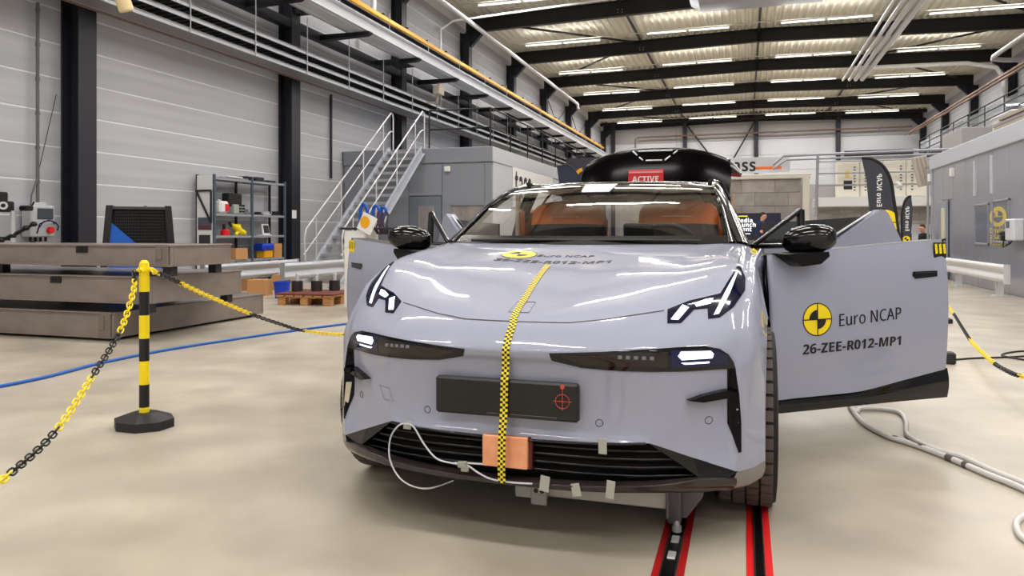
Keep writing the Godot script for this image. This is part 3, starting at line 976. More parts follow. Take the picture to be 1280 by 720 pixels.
	var ul := ["pale low ventilation unit on the far end of the right booth roof", "tall pale ventilation unit on the middle of the right booth roof", "pale ventilation unit on the right booth roof nearest the right picture edge"]
	for k in 3:
		var u := thing("ventilation_unit", ul[k], "ventilation unit", un[k][0])
		var s3: Vector3 = un[k][1]
		obj("case", bx(Vector3(0, s3.y / 2, 0), s3, 0.05), mat(Color(0.78, 0.77, 0.76), 0.5), u)
		obj("lid", bx(Vector3(0, s3.y - 0.02, 0), Vector3(s3.x + 0.06, 0.06, s3.z + 0.06), 0.02), mat(Color(0.84, 0.83, 0.82), 0.5), u)
	# gallery along the right wall
	var g := thing("right_gallery", "dark steel gallery with glazed railing along the right wall", "gallery", Vector3(10.2, 5.65, 0))
	obj("edge_beam", bx(Vector3(0.05, 0.0, -26), Vector3(0.12, 0.22, 50), 0.01), M.steel_dark, g)
	obj("deck", bx(Vector3(0.75, 0.08, -26), Vector3(1.4, 0.05, 50), 0.01), M.steel_dark, g)
	railing(g, [Vector3(0, 0.1, -4), Vector3(0, 0.1, -51)], 1.02, [0.35, 0.7], 0.03, M.steel_dark, 2.6)
	for k in 18:
		obj("pane", bx(Vector3(0.0, 0.62, -5.3 - 2.6 * k), Vector3(0.01, 0.7, 2.4)), glass(Color(0.8, 0.85, 0.88), 0.2), g)

func guard_rail(called: String, label: String, at: Vector3, length: float, turn: float, posts: Array, m: Material) -> Node3D:
	# a W section rail along +x of its own axes, top at 0.75
	var t := thing(called, label, "guard rail", at, turn)
	var prof := []
	for q in [[0.00, 0.31], [0.03, 0.30], [0.055, 0.27], [0.06, 0.235], [0.02, 0.19], [0.0, 0.165], [0.0, 0.145], [0.02, 0.12], [0.06, 0.075], [0.055, 0.04], [0.03, 0.01], [0.0, 0.0]]:
		prof.append(Vector2(q[0], q[1]))
	var g := []
	for xx in [0.0, length]:
		var row := []
		for p in prof: row.append(Vector3(xx, 0.26 + p.y, p.x + 0.06))
		g.append(row)
	var b := MB.new()
	b.grid(g)
	var g2 := []
	for r in g:
		var row := []
		for p in r: row.append(p + Vector3(0, 0, -0.006))
		g2.append(row)
	b.grid(g2, true)
	obj("beam", b, m, t)
	for e in [0.0, length]:
		var eb := MB.new()
		eb.box(Vector3(e, 0.415, 0.085), Vector3(0.02, 0.33, 0.10), Basis.IDENTITY, 0.004)
		obj("end_plate", eb, m, t)
	for p in posts:
		var pb := MB.new()
		pb.box(Vector3(p, 0.28, 0.0), Vector3(0.10, 0.56, 0.02))
		for s in [-1, 1]:
			pb.box(Vector3(p + s * 0.05, 0.28, 0.0), Vector3(0.012, 0.56, 0.10), Basis.IDENTITY, 0.003)
		pb.box(Vector3(p, 0.008, 0), Vector3(0.24, 0.016, 0.2), Basis.IDENTITY, 0.003)
		obj("post", pb, m, t)
	return t

func back_hall() -> void:
	var z := -31.0
	# concrete block with a white frame
	var t := thing("concrete_barrier", "grey block wall of concrete courses inside a cream frame, behind the car", "barrier", Vector3(0, 0, z))
	var ctex := [tri_mat(noise_tex(31, 0.012, Color(0.56, 0.53, 0.51), Color(0.66, 0.63, 0.61), 4, 256), Vector3(0.5, 0.5, 0.5), 0.85), tri_mat(noise_tex(33, 0.012, Color(0.60, 0.57, 0.55), Color(0.70, 0.67, 0.65), 4, 256), Vector3(0.5, 0.5, 0.5), 0.85)]
	obj("core", bx(Vector3(-1.3, 1.6, -0.37), Vector3(6.6, 3.2, 1.0)), mat(Color(0.57, 0.55, 0.53), 0.9), t)
	for r in 6:
		for c in 6:
			var w := 1.24
			var xx := -4.6 + w * c + (0.0 if r % 2 == 0 else -0.5)
			var x1 := minf(xx + w - 0.015, 2.05)
			obj("block", bx(Vector3((xx + x1) / 2, 0.27 + 0.535 * r, 0.0), Vector3(x1 - xx, 0.52, 0.3), 0.012), ctex[(r * 5 + c * 3) % 2], t)
	obj("frame_head", bx(Vector3(-1.2, 3.31, 0.05), Vector3(7.2, 0.2, 0.5), 0.02), mat(Color(0.86, 0.84, 0.79), 0.6), t)
	obj("frame_post", bx(Vector3(2.22, 1.6, 0.05), Vector3(0.26, 3.3, 0.5), 0.02), mat(Color(0.86, 0.84, 0.79), 0.6), t)
	# hanging sign above
	var sg := thing("hall_sign", "long white sign with dark lettering and an orange stroke above the block wall", "sign", Vector3(0.25, 3.78, z + 0.1))
	obj("board", bx(Vector3(-0.4, 0, -0.03), Vector3(3.6, 0.62, 0.04), 0.006), mat(Color(0.80, 0.81, 0.83), 0.5), sg)
	write("lettering", "tass", 0.66, M.text_dark, Transform3D(Basis.IDENTITY, Vector3(-0.42, 0.0, 0.0)), sg, 700, 0.9)
	obj("stroke", bx(Vector3(0.62, -0.12, 0.0), Vector3(0.95, 0.11, 0.012), 0.004), M.orange, sg)
	# screen
	var sc := thing("presentation_screen", "dark blue presentation screen announcing a media launch event behind the car", "screen", Vector3(0.35, 0.92, z + 0.55))
	obj("panel", bx(Vector3(0, 0.46, -0.02), Vector3(1.9, 0.98, 0.06), 0.01), M.black_plastic, sc)
	obj("picture", bx(Vector3(0, 0.46, 0.012), Vector3(1.82, 0.9, 0.004)), glow(Color(0.015, 0.04, 0.16), 1.0), sc)
	var wt := glow(Color(1, 1, 1), 1.2)
	for k in 3:
		var s: String = ["Media", "Launch", "Event"][k]
		write("lettering", s, 0.23, wt, Transform3D(Basis.IDENTITY, Vector3([-0.42, -0.36, -0.43][k], 0.66 - 0.17 * k, 0.016)), sc)
	obj("accent", bx(Vector3(-0.45, 0.83, 0.016), Vector3(0.35, 0.04, 0.004)), glow(Color(0.9, 0.85, 0.1), 1.0), sc)
	obj("accent", bx(Vector3(-0.4, 0.14, 0.016), Vector3(0.45, 0.03, 0.004)), wt, sc)
	write("lettering", "20", 0.2, glow(Color(0.5, 0.6, 0.9), 0.7), Transform3D(Basis.IDENTITY, Vector3(0.72, 0.42, 0.016)), sc)
	obj("stand", bx(Vector3(0, -0.46, -0.02), Vector3(0.5, 0.92, 0.3), 0.01), M.black_plastic, sc)
	# walkway on a slab
	var wk := thing("walkway", "pale concrete walkway with grey steel railings above the brick wall at the back", "walkway", Vector3(0, 0, z))
	obj("slab", bx(Vector3(5.4, 2.26, -0.4), Vector3(5.6, 0.36, 2.4), 0.02), M.white, wk)
	railing(wk, [Vector3(2.6, 2.44, 0.75), Vector3(8.2, 2.44, 0.75)], 1.35, [0.45, 0.9], 0.03, M.steel_grey, 1.6)
	var b := MB.new()
	b.tube([Vector3(1.0, 3.7, 0.8), Vector3(1.4, 4.05, 0.8), Vector3(8.0, 4.12, 0.8)], 0.05, 8)
	b.tube([Vector3(1.0, 3.55, 0.7), Vector3(1.5, 3.9, 0.7), Vector3(8.0, 3.98, 0.7)], 0.04, 8)
	obj("upper_pipe", b, M.steel_grey, wk)
	b = MB.new()
	b.cyl(Vector3(2.55, 1.7, 0.8), Vector3(2.6, 4.0, 0.8), 0.05, 8)
	obj("stanchion", b, M.steel_grey, wk)
	# brick wall below the slab: courses of single bricks near the slab
	var bw := thing("brick_wall", "strip of pale grey brickwork under the walkway slab at the back", "brick wall", Vector3(0, 0, z))
	obj("core", bx(Vector3(5.5, 1.1, -0.30), Vector3(5.6, 2.0, 0.5)), mat(Color(0.66, 0.64, 0.62), 0.9), bw)
	var br := [bx(Vector3.ZERO, Vector3(0.48, 0.12, 0.16), 0.01).mesh(mat(Color(0.72, 0.70, 0.68), 0.85)), bx(Vector3.ZERO, Vector3(0.48, 0.12, 0.16), 0.01).mesh(mat(Color(0.66, 0.64, 0.62), 0.85))]
	for r in 5:
		for c in 11:
			put_mesh("brick", br[(r * 3 + c * 5) % 2], bw, Vector3(2.95 + 0.5 * c + (0.25 if r % 2 else 0.0), 1.50 + 0.14 * r, -0.12))
	obj("render", bx(Vector3(5.5, 0.7, -0.06), Vector3(5.7, 1.42, 0.1), 0.01), mat(Color(0.80, 0.80, 0.81), 0.6), bw)
	# white cabinets on the walkway
	var vm := mat(Color(0.35, 0.34, 0.33), 0.6)
	for k in 4:
		var cx := 3.78 + 0.80 * k
		var cab := thing("white_cabinet", "cream equipment cabinet on the back walkway, " + ordinal(k) + " from the left", "cabinet", Vector3(cx, 2.44, z - 0.5), 0.0, "cabinets on the walkway")
		obj("body", bx(Vector3(0, 0.72, 0), Vector3(0.79, 1.44, 0.7), 0.015), mat(Color(0.88, 0.86, 0.80), 0.5), cab)
		obj("door", bx(Vector3(0, 0.72, 0.36), Vector3(0.72, 1.34, 0.03), 0.008), mat(Color(0.88, 0.86, 0.80), 0.5), cab)
		for j in 9:
			obj("vent_slot", bx(Vector3(0.22 if k % 2 == 0 else -0.2, 0.3 + 0.11 * j, 0.378), Vector3(0.07, 0.05, 0.01), 0.002), vm, cab)
		if k == 0:
			obj("display", bx(Vector3(-0.02, 0.5, 0.38), Vector3(0.3, 0.34, 0.02), 0.005), M.black_plastic, cab)
			obj("warning_label", bx(Vector3(-0.04, 0.92, 0.38), Vector3(0.16, 0.28, 0.01), 0.003), mat(Color(0.85, 0.74, 0.40), 0.5), cab)
	# tilted beige panel near the far corner of the right booth
	var ph := thing("panel_heater", "tilted beige heater panel beside the far corner of the right booth", "heater", Vector3(4.75, 2.85, -23.4))
	obj("panel", bx(Vector3.ZERO, Vector3(0.42, 0.85, 0.12), 0.02, Basis(Vector3(0, 0, 1), 0.22) * Basis(Vector3(0, 1, 0), 0.35)), mat(Color(0.70, 0.66, 0.62), 0.6), ph)
	for k in 3:
		obj("slat", bx(Basis(Vector3(0, 0, 1), 0.22) * Basis(Vector3(0, 1, 0), 0.35) * Vector3(-0.12 + 0.12 * k, 0, 0.065), Vector3(0.04, 0.76, 0.02), 0.005, Basis(Vector3(0, 0, 1), 0.22) * Basis(Vector3(0, 1, 0), 0.35)), mat(Color(0.62, 0.58, 0.54), 0.6), ph)
	obj("mount", rodm(Vector3(0.1, 0.1, -0.05), Vector3(0.1, 0.1, 0.25), 0.03), M.steel_grey, ph)
	obj("mount", rodm(Vector3(0.1, -2.85, 0.2), Vector3(0.1, 0.1, 0.2), 0.03), M.steel_grey, ph)
	# white lamp globe
	var gl := thing("rail_lamp", "white cone lamp on the walkway railing in front of the cream cabinets", "lamp", Vector3(5.33, 2.83, z + 0.88))
	b = MB.new()
	b.lathe([Vector2(0, -0.1), Vector2(0.05, -0.1), Vector2(0.16, 0.02), Vector2(0.15, 0.07), Vector2(0.0, 0.16)], 18, Transform3D(Basis(Vector3(0, 0, 1), -0.8), Vector3.ZERO))
	obj("shade", b, M.white, gl)
	obj("stem", rodm(Vector3(0, 0.06, 0), Vector3(0, 0.06, -0.13), 0.02), M.galv, gl)
	# dark low wall between the car doors and the screen
	one("floor_box", bx(Vector3(3.3, 0.55, -27.0), Vector3(3.6, 1.1, 0.8), 0.02), mat(Color(0.12, 0.15, 0.14), 0.5), "dark green low cabinet in front of the pale back wall", "cabinet")
	# structures right of the walkway, in the gap before the right booth
	one("machine_enclosure", bx(Vector3(9.0, 2.6, -34.2), Vector3(2.0, 5.2, 3.0), 0.03), mat(Color(0.60, 0.59, 0.59), 0.6), "tall grey enclosure behind the right booth at the back of the hall", "enclosure")

# ---------------------------------------------------------------- the car
# own axes: x to the picture's right, y up, z towards the camera; s = -z is the distance behind the nose
var fs_map := PackedFloat32Array()      # front view: s at (|x|, y)
var hy_map := PackedFloat32Array()      # plan view: y at (|x|, s)
const FX := 200
const FY := 210
const FSTEP := 0.005
const HX := 100
const HS := 160

func cat(a: Vector3, b: Vector3, c: Vector3, d: Vector3, t: float) -> Vector3:
	return b.cubic_interpolate(c, a, d, t)

func patch(rows: Array, su: int, sv: int) -> Array:
	# Catmull-Rom through rows of control points
	var wide := []
	for r in rows:
		var o := []
		for j in r.size() - 1:
			for k in su:
				o.append(cat(r[maxi(j - 1, 0)], r[j], r[j + 1], r[mini(j + 2, r.size() - 1)], float(k) / su))
		o.append(r[r.size() - 1])
		wide.append(o)
	var g := []
	for i in wide.size() - 1:
		for k in sv:
			var o := []
			for j in wide[0].size():
				o.append(cat(wide[maxi(i - 1, 0)][j], wide[i][j], wide[i + 1][j], wide[mini(i + 2, wide.size() - 1)][j], float(k) / sv))
			g.append(o)
	g.append(wide[wide.size() - 1])
	return g

func mirrored(g: Array) -> Array:
	var o := []
	for r in g:
		var q := []
		for p in r: q.append(Vector3(-p.x, p.y, p.z))
		o.append(q)
	return o

func both(g: Array) -> Array:
	# joins the right half and its mirror image into one sheet from left to right
	var o := []
	for r in g:
		var q := []
		for j in range(r.size() - 1, 0, -1): q.append(Vector3(-r[j].x, r[j].y, r[j].z))
		q.append_array(r)
		o.append(q)
	return o

func rows_of(a: Array) -> Array:
	var o := []
	for r in a:
		var q := []
		for p in r: q.append(Vector3(p[0], p[1], -p[2]))
		o.append(q)
	return o

func raster(g: Array) -> void:
	fs_map.resize((FX + 1) * (FY + 1))
	fs_map.fill(1e9)
	hy_map.resize((HX + 1) * (HS + 1))
	hy_map.fill(-1e9)
	for i in g.size() - 1:
		for j in g[0].size() - 1:
			for tr in [[g[i][j], g[i][j + 1], g[i + 1][j + 1]], [g[i][j], g[i + 1][j + 1], g[i + 1][j]]]:
				for way in 2:
					var p := []
					for w in tr:
						p.append(Vector3(w.x / FSTEP, (w.y - 0.15) / FSTEP, -w.z) if way == 0 else Vector3(w.x * 100.0, -w.z * 100.0, w.y))
					var a: Vector3 = p[0]
					var b: Vector3 = p[1]
					var c: Vector3 = p[2]
					var den := (b.y - c.y) * (a.x - c.x) + (c.x - b.x) * (a.y - c.y)
					if absf(den) < 1e-9:
						continue
					var mx := FX if way == 0 else HX
					var my := FY if way == 0 else HS
					for y in range(maxi(0, int(floor(minf(a.y, minf(b.y, c.y))))), mini(my, int(ceil(maxf(a.y, maxf(b.y, c.y))))) + 1):
						for x in range(maxi(0, int(floor(minf(a.x, minf(b.x, c.x))))), mini(mx, int(ceil(maxf(a.x, maxf(b.x, c.x))))) + 1):
							var l0 := ((b.y - c.y) * (x - c.x) + (c.x - b.x) * (y - c.y)) / den
							var l1 := ((c.y - a.y) * (x - c.x) + (a.x - c.x) * (y - c.y)) / den
							var l2 := 1.0 - l0 - l1
							if l0 < -0.05 or l1 < -0.05 or l2 < -0.05:
								continue
							var v := a.z * l0 + b.z * l1 + c.z * l2
							if way == 0:
								var at := y * (FX + 1) + x
								if v < fs_map[at]: fs_map[at] = v
							else:
								var at := y * (HX + 1) + x
								if v > hy_map[at]: hy_map[at] = v

func lookup(m: PackedFloat32Array, w: int, h: int, x: float, y: float) -> float:
	x = clampf(x, 0, w - 0.001)
	y = clampf(y, 0, h - 0.001)
	var i := int(x)
	var j := int(y)
	var fx := x - i
	var fy := y - j
	var s := 0.0
	var k := 0.0
	for q in [[0, 0, (1 - fx) * (1 - fy)], [1, 0, fx * (1 - fy)], [0, 1, (1 - fx) * fy], [1, 1, fx * fy]]:
		var v := m[(j + q[1]) * (w + 1) + i + q[0]]
		if absf(v) < 100.0:
			s += v * (q[2] + 1e-6)
			k += q[2] + 1e-6
	return s / k if k > 0 else 0.6

func fs(x: float, y: float) -> float:
	return lookup(fs_map, FX, FY, absf(x) / FSTEP, (y - 0.15) / FSTEP)

func hy(x: float, s: float) -> float:
	return lookup(hy_map, HX, HS, absf(x) * 100.0, s * 100.0)

func fpt(x: float, y: float, lift: float) -> Vector3:
	var e := 0.012
	var n := Vector3((fs(x + e, y) - fs(x - e, y)) / (2 * e), (fs(x, y + e) - fs(x, y - e)) / (2 * e), 1.0)
	return Vector3(x, y, -fs(x, y)) + n.normalized() * lift

func hpt(x: float, s: float, lift: float) -> Vector3:
	return Vector3(x, hy(x, s) + lift, -s)

func split(out: Array, a: Vector2, b: Vector2, c: Vector2, l: float) -> void:
	var ab := a.distance_to(b)
	var bc := b.distance_to(c)
	var ca := c.distance_to(a)
	var m := maxf(ab, maxf(bc, ca))
	if m < l:
		out.append([a, b, c])
	elif m == ab:
		var h := (a + b) / 2
		split(out, a, h, c, l)
		split(out, h, b, c, l)
	elif m == bc:
		var h := (b + c) / 2
		split(out, a, b, h, l)
		split(out, a, h, c, l)
	else:
		var h := (c + a) / 2
		split(out, a, b, h, l)
		split(out, h, b, c, l)

# a piece with the outline poly (front view x, y) that follows the body, standing lift proud of it
func inlay(poly: Array, lift: float, flip := false) -> MB:
	var pp := PackedVector2Array()
	for p in poly: pp.append(Vector2(-p.x, p.y) if flip else p)
	if Geometry2D.is_polygon_clockwise(pp): pp.reverse()
	var ix := Geometry2D.triangulate_polygon(pp)
	var out := []
	for i in range(0, ix.size(), 3):
		var a := pp[ix[i]]
		var b := pp[ix[i + 1]]
		var c := pp[ix[i + 2]]
		if (b - a).cross(c - a) < 0:
			split(out, a, c, b, 0.022)
		else:
			split(out, a, b, c, 0.022)
	var m := MB.new()
	var e := 0.012
	for t in out:
		var P := []
		var N := []
		for p in t:
			P.append(fpt(p.x, p.y, lift))
			N.append(Vector3((fs(p.x + e, p.y) - fs(p.x - e, p.y)) / (2 * e), (fs(p.x, p.y + e) - fs(p.x, p.y - e)) / (2 * e), 1.0).normalized())
		m.stri(P[0], P[1], P[2], N[0], N[1], N[2])
	for i in pp.size():
		var a := pp[i]
		var b := pp[(i + 1) % pp.size()]
		var k := maxi(1, int(a.distance_to(b) / 0.02))
		for j in k:
			var q := a.lerp(b, float(j) / k)
			var r := a.lerp(b, float(j + 1) / k)
			m.quad(fpt(q.x, q.y, -0.006), fpt(r.x, r.y, -0.006), fpt(r.x, r.y, lift), fpt(q.x, q.y, lift))
	return m

# a narrow band along a list of front view points
func seam(pts: Array, w: float, lift: float) -> MB:
	var m := MB.new()
	var d := []
	for i in pts.size() - 1:
		var k := maxi(1, int(pts[i].distance_to(pts[i + 1]) / 0.02))
		for j in k: d.append(pts[i].lerp(pts[i + 1], float(j) / k))
	d.append(pts[pts.size() - 1])
	for i in d.size() - 1:
		var t: Vector2 = (d[i + 1] - d[i]).normalized().orthogonal() * w / 2
		m.quad(fpt(d[i].x + t.x, d[i].y + t.y, lift), fpt(d[i].x - t.x, d[i].y - t.y, lift), fpt(d[i + 1].x - t.x, d[i + 1].y - t.y, lift), fpt(d[i + 1].x + t.x, d[i + 1].y + t.y, lift))
	return m

func ellipse(c: Vector2, r: Vector2, n := 28) -> Array:
	var o := []
	for k in n: o.append(c + Vector2(cos(TAU * k / n), sin(TAU * k / n)) * r)
	return o

var body_grid := []

func car() -> void:
	var paint := gloss(Color(0.605, 0.622, 0.70), 0.5, 1.0)
	paint.metallic_specular = 0.3
	var black := mat(Color(0.018, 0.016, 0.022), 0.07)
	var dark := mat(Color(0.035, 0.035, 0.04), 0.45)
	var navy := mat(Color(0.035, 0.045, 0.16), 0.08)
	var slot_black := mat(Color(0.012, 0.013, 0.04), 0.09)  # navy tint in the black stands for a blue reflection
	slot_black.metallic_specular = 0.3
	var led := glow(Color(0.86, 0.90, 1.0), 3.0)
	var t := thing("car", "pale lavender-grey electric car with both front doors open and its tailgate raised", "car", Vector3(-0.815, 0, -2.5))
	# ---- front skin: bumper, wings and bonnet as one sheet
	var rows := rows_of([
		[[0, .391, .020], [.12, .391, .023], [.25, .393, .033], [.38, .396, .055], [.478, .398, .083], [.512, .391, .102], [.64, .339, .166], [.755, .292, .232], [.79, .278, .258], [.845, .277, .330], [.885, .281, .412]],
		[[0, .43, .044], [.12, .43, .046], [.25, .43, .053], [.38, .43, .070], [.48, .43, .093], [.515, .426, .105], [.64, .40, .176], [.752, .375, .254], [.795, .365, .262], [.846, .36, .335], [.885, .36, .410]],
		[[0, .52, .046], [.12, .52, .048], [.25, .52, .055], [.38, .52, .072], [.48, .52, .096], [.52, .519, .112], [.64, .51, .180], [.750, .50, .270], [.797, .495, .262], [.849, .49, .340], [.886, .48, .425]],
		[[0, .645, .036], [.12, .645, .038], [.25, .645, .045], [.38, .645, .062], [.48, .645, .090], [.52, .645, .108], [.63, .645, .172], [.742, .642, .258], [.795, .635, .268], [.851, .62, .350], [.890, .59, .475]],
		[[0, .690, .014], [.12, .692, .016], [.25, .695, .026], [.38, .70, .050], [.48, .703, .083], [.52, .704, .100], [.63, .707, .162], [.738, .703, .236], [.795, .698, .292], [.856, .69, .365], [.893, .66, .53]],
		[[0, .725, .022], [.12, .727, .026], [.25, .730, .040], [.38, .735, .070], [.48, .741, .108], [.52, .744, .128], [.63, .752, .195], [.738, .760, .274], [.797, .760, .333], [.854, .75, .405], [.896, .71, .60]],
		[[0, .800, .115], [.12, .800, .118], [.25, .801, .135], [.38, .806, .168], [.48, .812, .208], [.535, .816, .238], [.645, .828, .305], [.745, .838, .374], [.800, .836, .425], [.853, .822, .485], [.90, .75, .70]],
		[[0, .855, .280], [.12, .856, .282], [.25, .863, .290], [.38, .867, .308], [.49, .870, .330], [.55, .873, .345], [.665, .887, .410], [.762, .903, .492], [.812, .900, .535], [.860, .878, .575], [.905, .765, .80]],
		[[0, .937, .600], [.12, .938, .600], [.25, .946, .600], [.38, .951, .598], [.50, .954, .592], [.56, .956, .590], [.69, .972, .630], [.778, .989, .705], [.825, .978, .745], [.868, .936, .765], [.912, .74, .94]],
		[[0, 1.003, .940], [.12, 1.004, .940], [.25, 1.010, .938], [.38, 1.013, .93], [.52, 1.012, .915], [.58, 1.013, .91], [.71, 1.027, .93], [.788, 1.030, .985], [.835, 1.010, 1.015], [.874, .970, 1.03], [.918, .63, 1.09]],
		[[0, 1.062, 1.250], [.12, 1.063, 1.252], [.25, 1.065, 1.262], [.38, 1.067, 1.28], [.53, 1.068, 1.30], [.60, 1.069, 1.32], [.725, 1.074, 1.36], [.80, 1.068, 1.42], [.86, 1.035, 1.45], [.905, .98, 1.45], [.93, .30, 1.24]],
	])
	var g := patch(rows, 7, 8)
	body_grid = g
	raster(g)
	var b: MB
	var whole := both(g)
	for q in [["front_bumper", [0, 48, 0, 140]], ["bonnet", [48, 80, 21, 119]], ["front_wing", [48, 80, 0, 21]], ["front_wing", [48, 80, 119, 140]]]:
		b = MB.new()
		b.grid(whole, false, false, q[1])
		obj(q[0], b, paint, t)
	# wing strip between arch and door
	for s in [-1, 1]:
		b = MB.new()
		var gg := []
		for yy in [.22, .45, .70, .90, 1.0]:
			var x := .93 if yy < .9 else .905
			gg.append([Vector3(s * (.925 if yy < .9 else .90), yy, -1.20 if yy < .6 else -1.12), Vector3(s * x, yy, -1.48)])
		b.grid(gg, s < 0)
		obj("wing", b, paint, t)
	# inner liner behind the skin
	b = MB.new()
	b.box(Vector3(0, .55, -.80), Vector3(1.0, .46, .85))
	b.box(Vector3(0, .50, -1.5), Vector3(1.7, .9, .2))
	b.box(Vector3(0, .32, -.27), Vector3(1.0, .24, .04))
	b.box(Vector3(0, .50, -.42), Vector3(1.3, .3, .16))
	obj("liner", b, dark, t)
	# ---- shut lines
	b = seam([Vector2(-.528, .840), Vector2(-.46, .831), Vector2(-.33, .812), Vector2(-.20, .800), Vector2(0, .799), Vector2(.20, .800), Vector2(.33, .812), Vector2(.46, .831), Vector2(.528, .840)], .0035, .0006)
	for s in [-1, 1]:
		var q := MB.new()
		var pl := [Vector2(.785, .745), Vector2(.790, .85), Vector2(.795, 1.0), Vector2(.797, 1.2), Vector2(.785, 1.36)]
		for i in pl.size() - 1:
			for k in 5:
				var u: Vector2 = pl[i].lerp(pl[i + 1], k / 5.0)
				var w: Vector2 = pl[i].lerp(pl[i + 1], (k + 1) / 5.0)
				var e := 0.003
				q.quad(hpt(s * (u.x - e), u.y, .0012), hpt(s * (u.x + e), u.y, .0012), hpt(s * (w.x + e), w.y, .0012), hpt(s * (w.x - e), w.y, .0012))
		obj("shut_line", q, dark, t)
	obj("shut_line", b, dark, t)
	# nose emblem outline on the bonnet edge
	b = seam([Vector2(-.045, .826), Vector2(-.040, .856), Vector2(.034, .856), Vector2(.037, .826), Vector2(-.045, .826)], .0028, .0006)
	obj("emblem", b, mat(Color(0.25, 0.26, 0.29), 0.3), t)
	# ---- lower lamps, slots and fins
	var lampp := [Vector2(.158, .705), Vector2(.30, .712), Vector2(.45, .720), Vector2(.60, .726), Vector2(.675, .726), Vector2(.725, .715), Vector2(.755, .694), Vector2(.772, .668), Vector2(.780, .645), Vector2(.755, .640), Vector2(.60, .642), Vector2(.40, .648), Vector2(.27, .656), Vector2(.166, .680)]
	var slotp := [Vector2(.752, .640), Vector2(.780, .645), Vector2(.793, .55), Vector2(.799, .45), Vector2(.799, .345), Vector2(.790, .345), Vector2(.772, .40), Vector2(.752, .445)]
	var finp := [Vector2(.615, .542), Vector2(.66, .556), Vector2(.74, .568), Vector2(.785, .564), Vector2(.786, .548), Vector2(.74, .538), Vector2(.66, .532)]
	var gapp := [Vector2(.765, .50), Vector2(.786, .50), Vector2(.792, .40), Vector2(.776, .415)]
	for s in [0, 1]:
		var fl: bool = s == 1
		var sx := -1.0 if fl else 1.0
		var hl := obj("headlamp", inlay(lampp, .004, fl), black, t)
		var inner := [Vector2(.20, .697), Vector2(.555, .712), Vector2(.555, .660), Vector2(.28, .668)]
		obj("lens", inlay(inner, .0055, fl), mat(Color(0.15, 0.125, 0.11), 0.1), hl)
		obj("glow_halo", inlay([Vector2(.565, .717), Vector2(.720, .710), Vector2(.752, .688), Vector2(.762, .664), Vector2(.745, .653), Vector2(.565, .656)], .0048, fl), mat(Color(0.06, 0.075, 0.26), 0.1), hl)  # navy halo painted in for the bluish glow round the lamp
		obj("lamp_glow", inlay([Vector2(.598, .712), Vector2(.695, .710), Vector2(.705, .700), Vector2(.70, .686), Vector2(.60, .684), Vector2(.588, .698)], .006, fl), led, hl)
		obj("lamp_glow", inlay([Vector2(.598, .674), Vector2(.69, .674), Vector2(.69, .668), Vector2(.61, .667)], .006, fl), led, hl)
		var spk := MB.new()
		for k in 5:
			spk.box(fpt(sx * (.40 + .026 * k), .698 - .001 * k, .007), Vector3(.014, .012, .004))
		obj("lens_element", spk, mat(Color(0.5, 0.5, 0.55), 0.2, 0.5), hl)
		obj("air_slot", inlay(slotp, .003, fl), slot_black, t)
		if fl:
			obj("slot_opening", inlay(gapp, .0042, fl), mat(Color(0.80, 0.76, 0.68), 0.5), t)
		obj("fin", inlay(finp, .026, fl), slot_black, t)
		# upper lamp
		var drl := [Vector2(.540, .843), Vector2(.545, .800), Vector2(.592, .800), Vector2(.633, .842), Vector2(.680, .846), Vector2(.684, .812), Vector2(.724, .815), Vector2(.772, .848), Vector2(.812, .900), Vector2(.813, .945), Vector2(.794, .986), Vector2(.781, .986), Vector2(.722, .893), Vector2(.670, .882), Vector2(.612, .870)]
		var ul := obj("running_lamp", inlay(drl, .003, fl), navy, t)
		obj("lamp_glow", inlay([Vector2(.702, .823), Vector2(.720, .826), Vector2(.756, .893), Vector2(.785, .968), Vector2(.779, .969), Vector2(.737, .893)], .004, fl), led, ul)
		obj("lamp_glow", inlay([Vector2(.555, .811), Vector2(.581, .809), Vector2(.614, .848), Vector2(.590, .857)], .004, fl), led, ul)
		obj("lamp_glow", inlay([Vector2(.632, .861), Vector2(.640, .850), Vector2(.690, .860), Vector2(.698, .878), Vector2(.670, .874)], .004, fl), led, ul)
	# ---- number plate carrier, sensors, tow cover
	var pl2 := obj("plate_carrier", bx(Vector3(-.003, .536, -.022), Vector3(.536, .134, .03), .008), mat(Color(0.055, 0.05, 0.055), 0.45), t)
	obj("clip", bx(Vector3(.06, .478, -.006), Vector3(.26, .012, .006), .002), mat(Color(0.07, 0.065, 0.07), 0.4), pl2)
	b = MB.new()
	var cr := []
	for k in 24: cr.append(Vector3(.208 + cos(TAU * k / 24) * .025, .541 + sin(TAU * k / 24) * .025, -.006))
	b.tube(cr, .0011, 6, true)
	b.box(Vector3(.208, .541, -.006), Vector3(.066, .0018, .002))
	b.box(Vector3(.208, .548, -.006), Vector3(.0018, .076, .002))
	b.box(Vector3(.208, .541, -.006), Vector3(.010, .006, .002))
	b.tube([Vector3(.208, .592, -.008), Vector3(.208, .592, -.0045)], .008, 12)
	obj("target_mark", b, mat(Color(0.80, 0.27, 0.20), 0.5), pl2)
	for s in [-1, 1]:
		for x in [.327, .69]:
			b = MB.new()
			var c := []
			for k in 20: c.append(fpt(s * x + cos(TAU * k / 20) * .0125, .462 + sin(TAU * k / 20) * .0125, .0008))
			b.tube(c, .0012, 5, true)
			obj("sensor_ring", b, dark, t)
	b = seam([Vector2(-.565, .525), Vector2(-.505, .522), Vector2(-.485, .475), Vector2(-.535, .475), Vector2(-.565, .525)], .0025, .0007)
	obj("tow_cover_line", b, mat(Color(0.45, 0.46, 0.50), 0.5), t)
	b = MB.new()
	var ep := []
	for k in 33:
		var x := lerpf(-.486, .486, k / 32.0)
		ep.append(Vector3(x, .392 + .006 * pow(absf(x) / .486, 2.0), -fs(x, .400) + .006))
	b.tube(ep, .0055, 6)
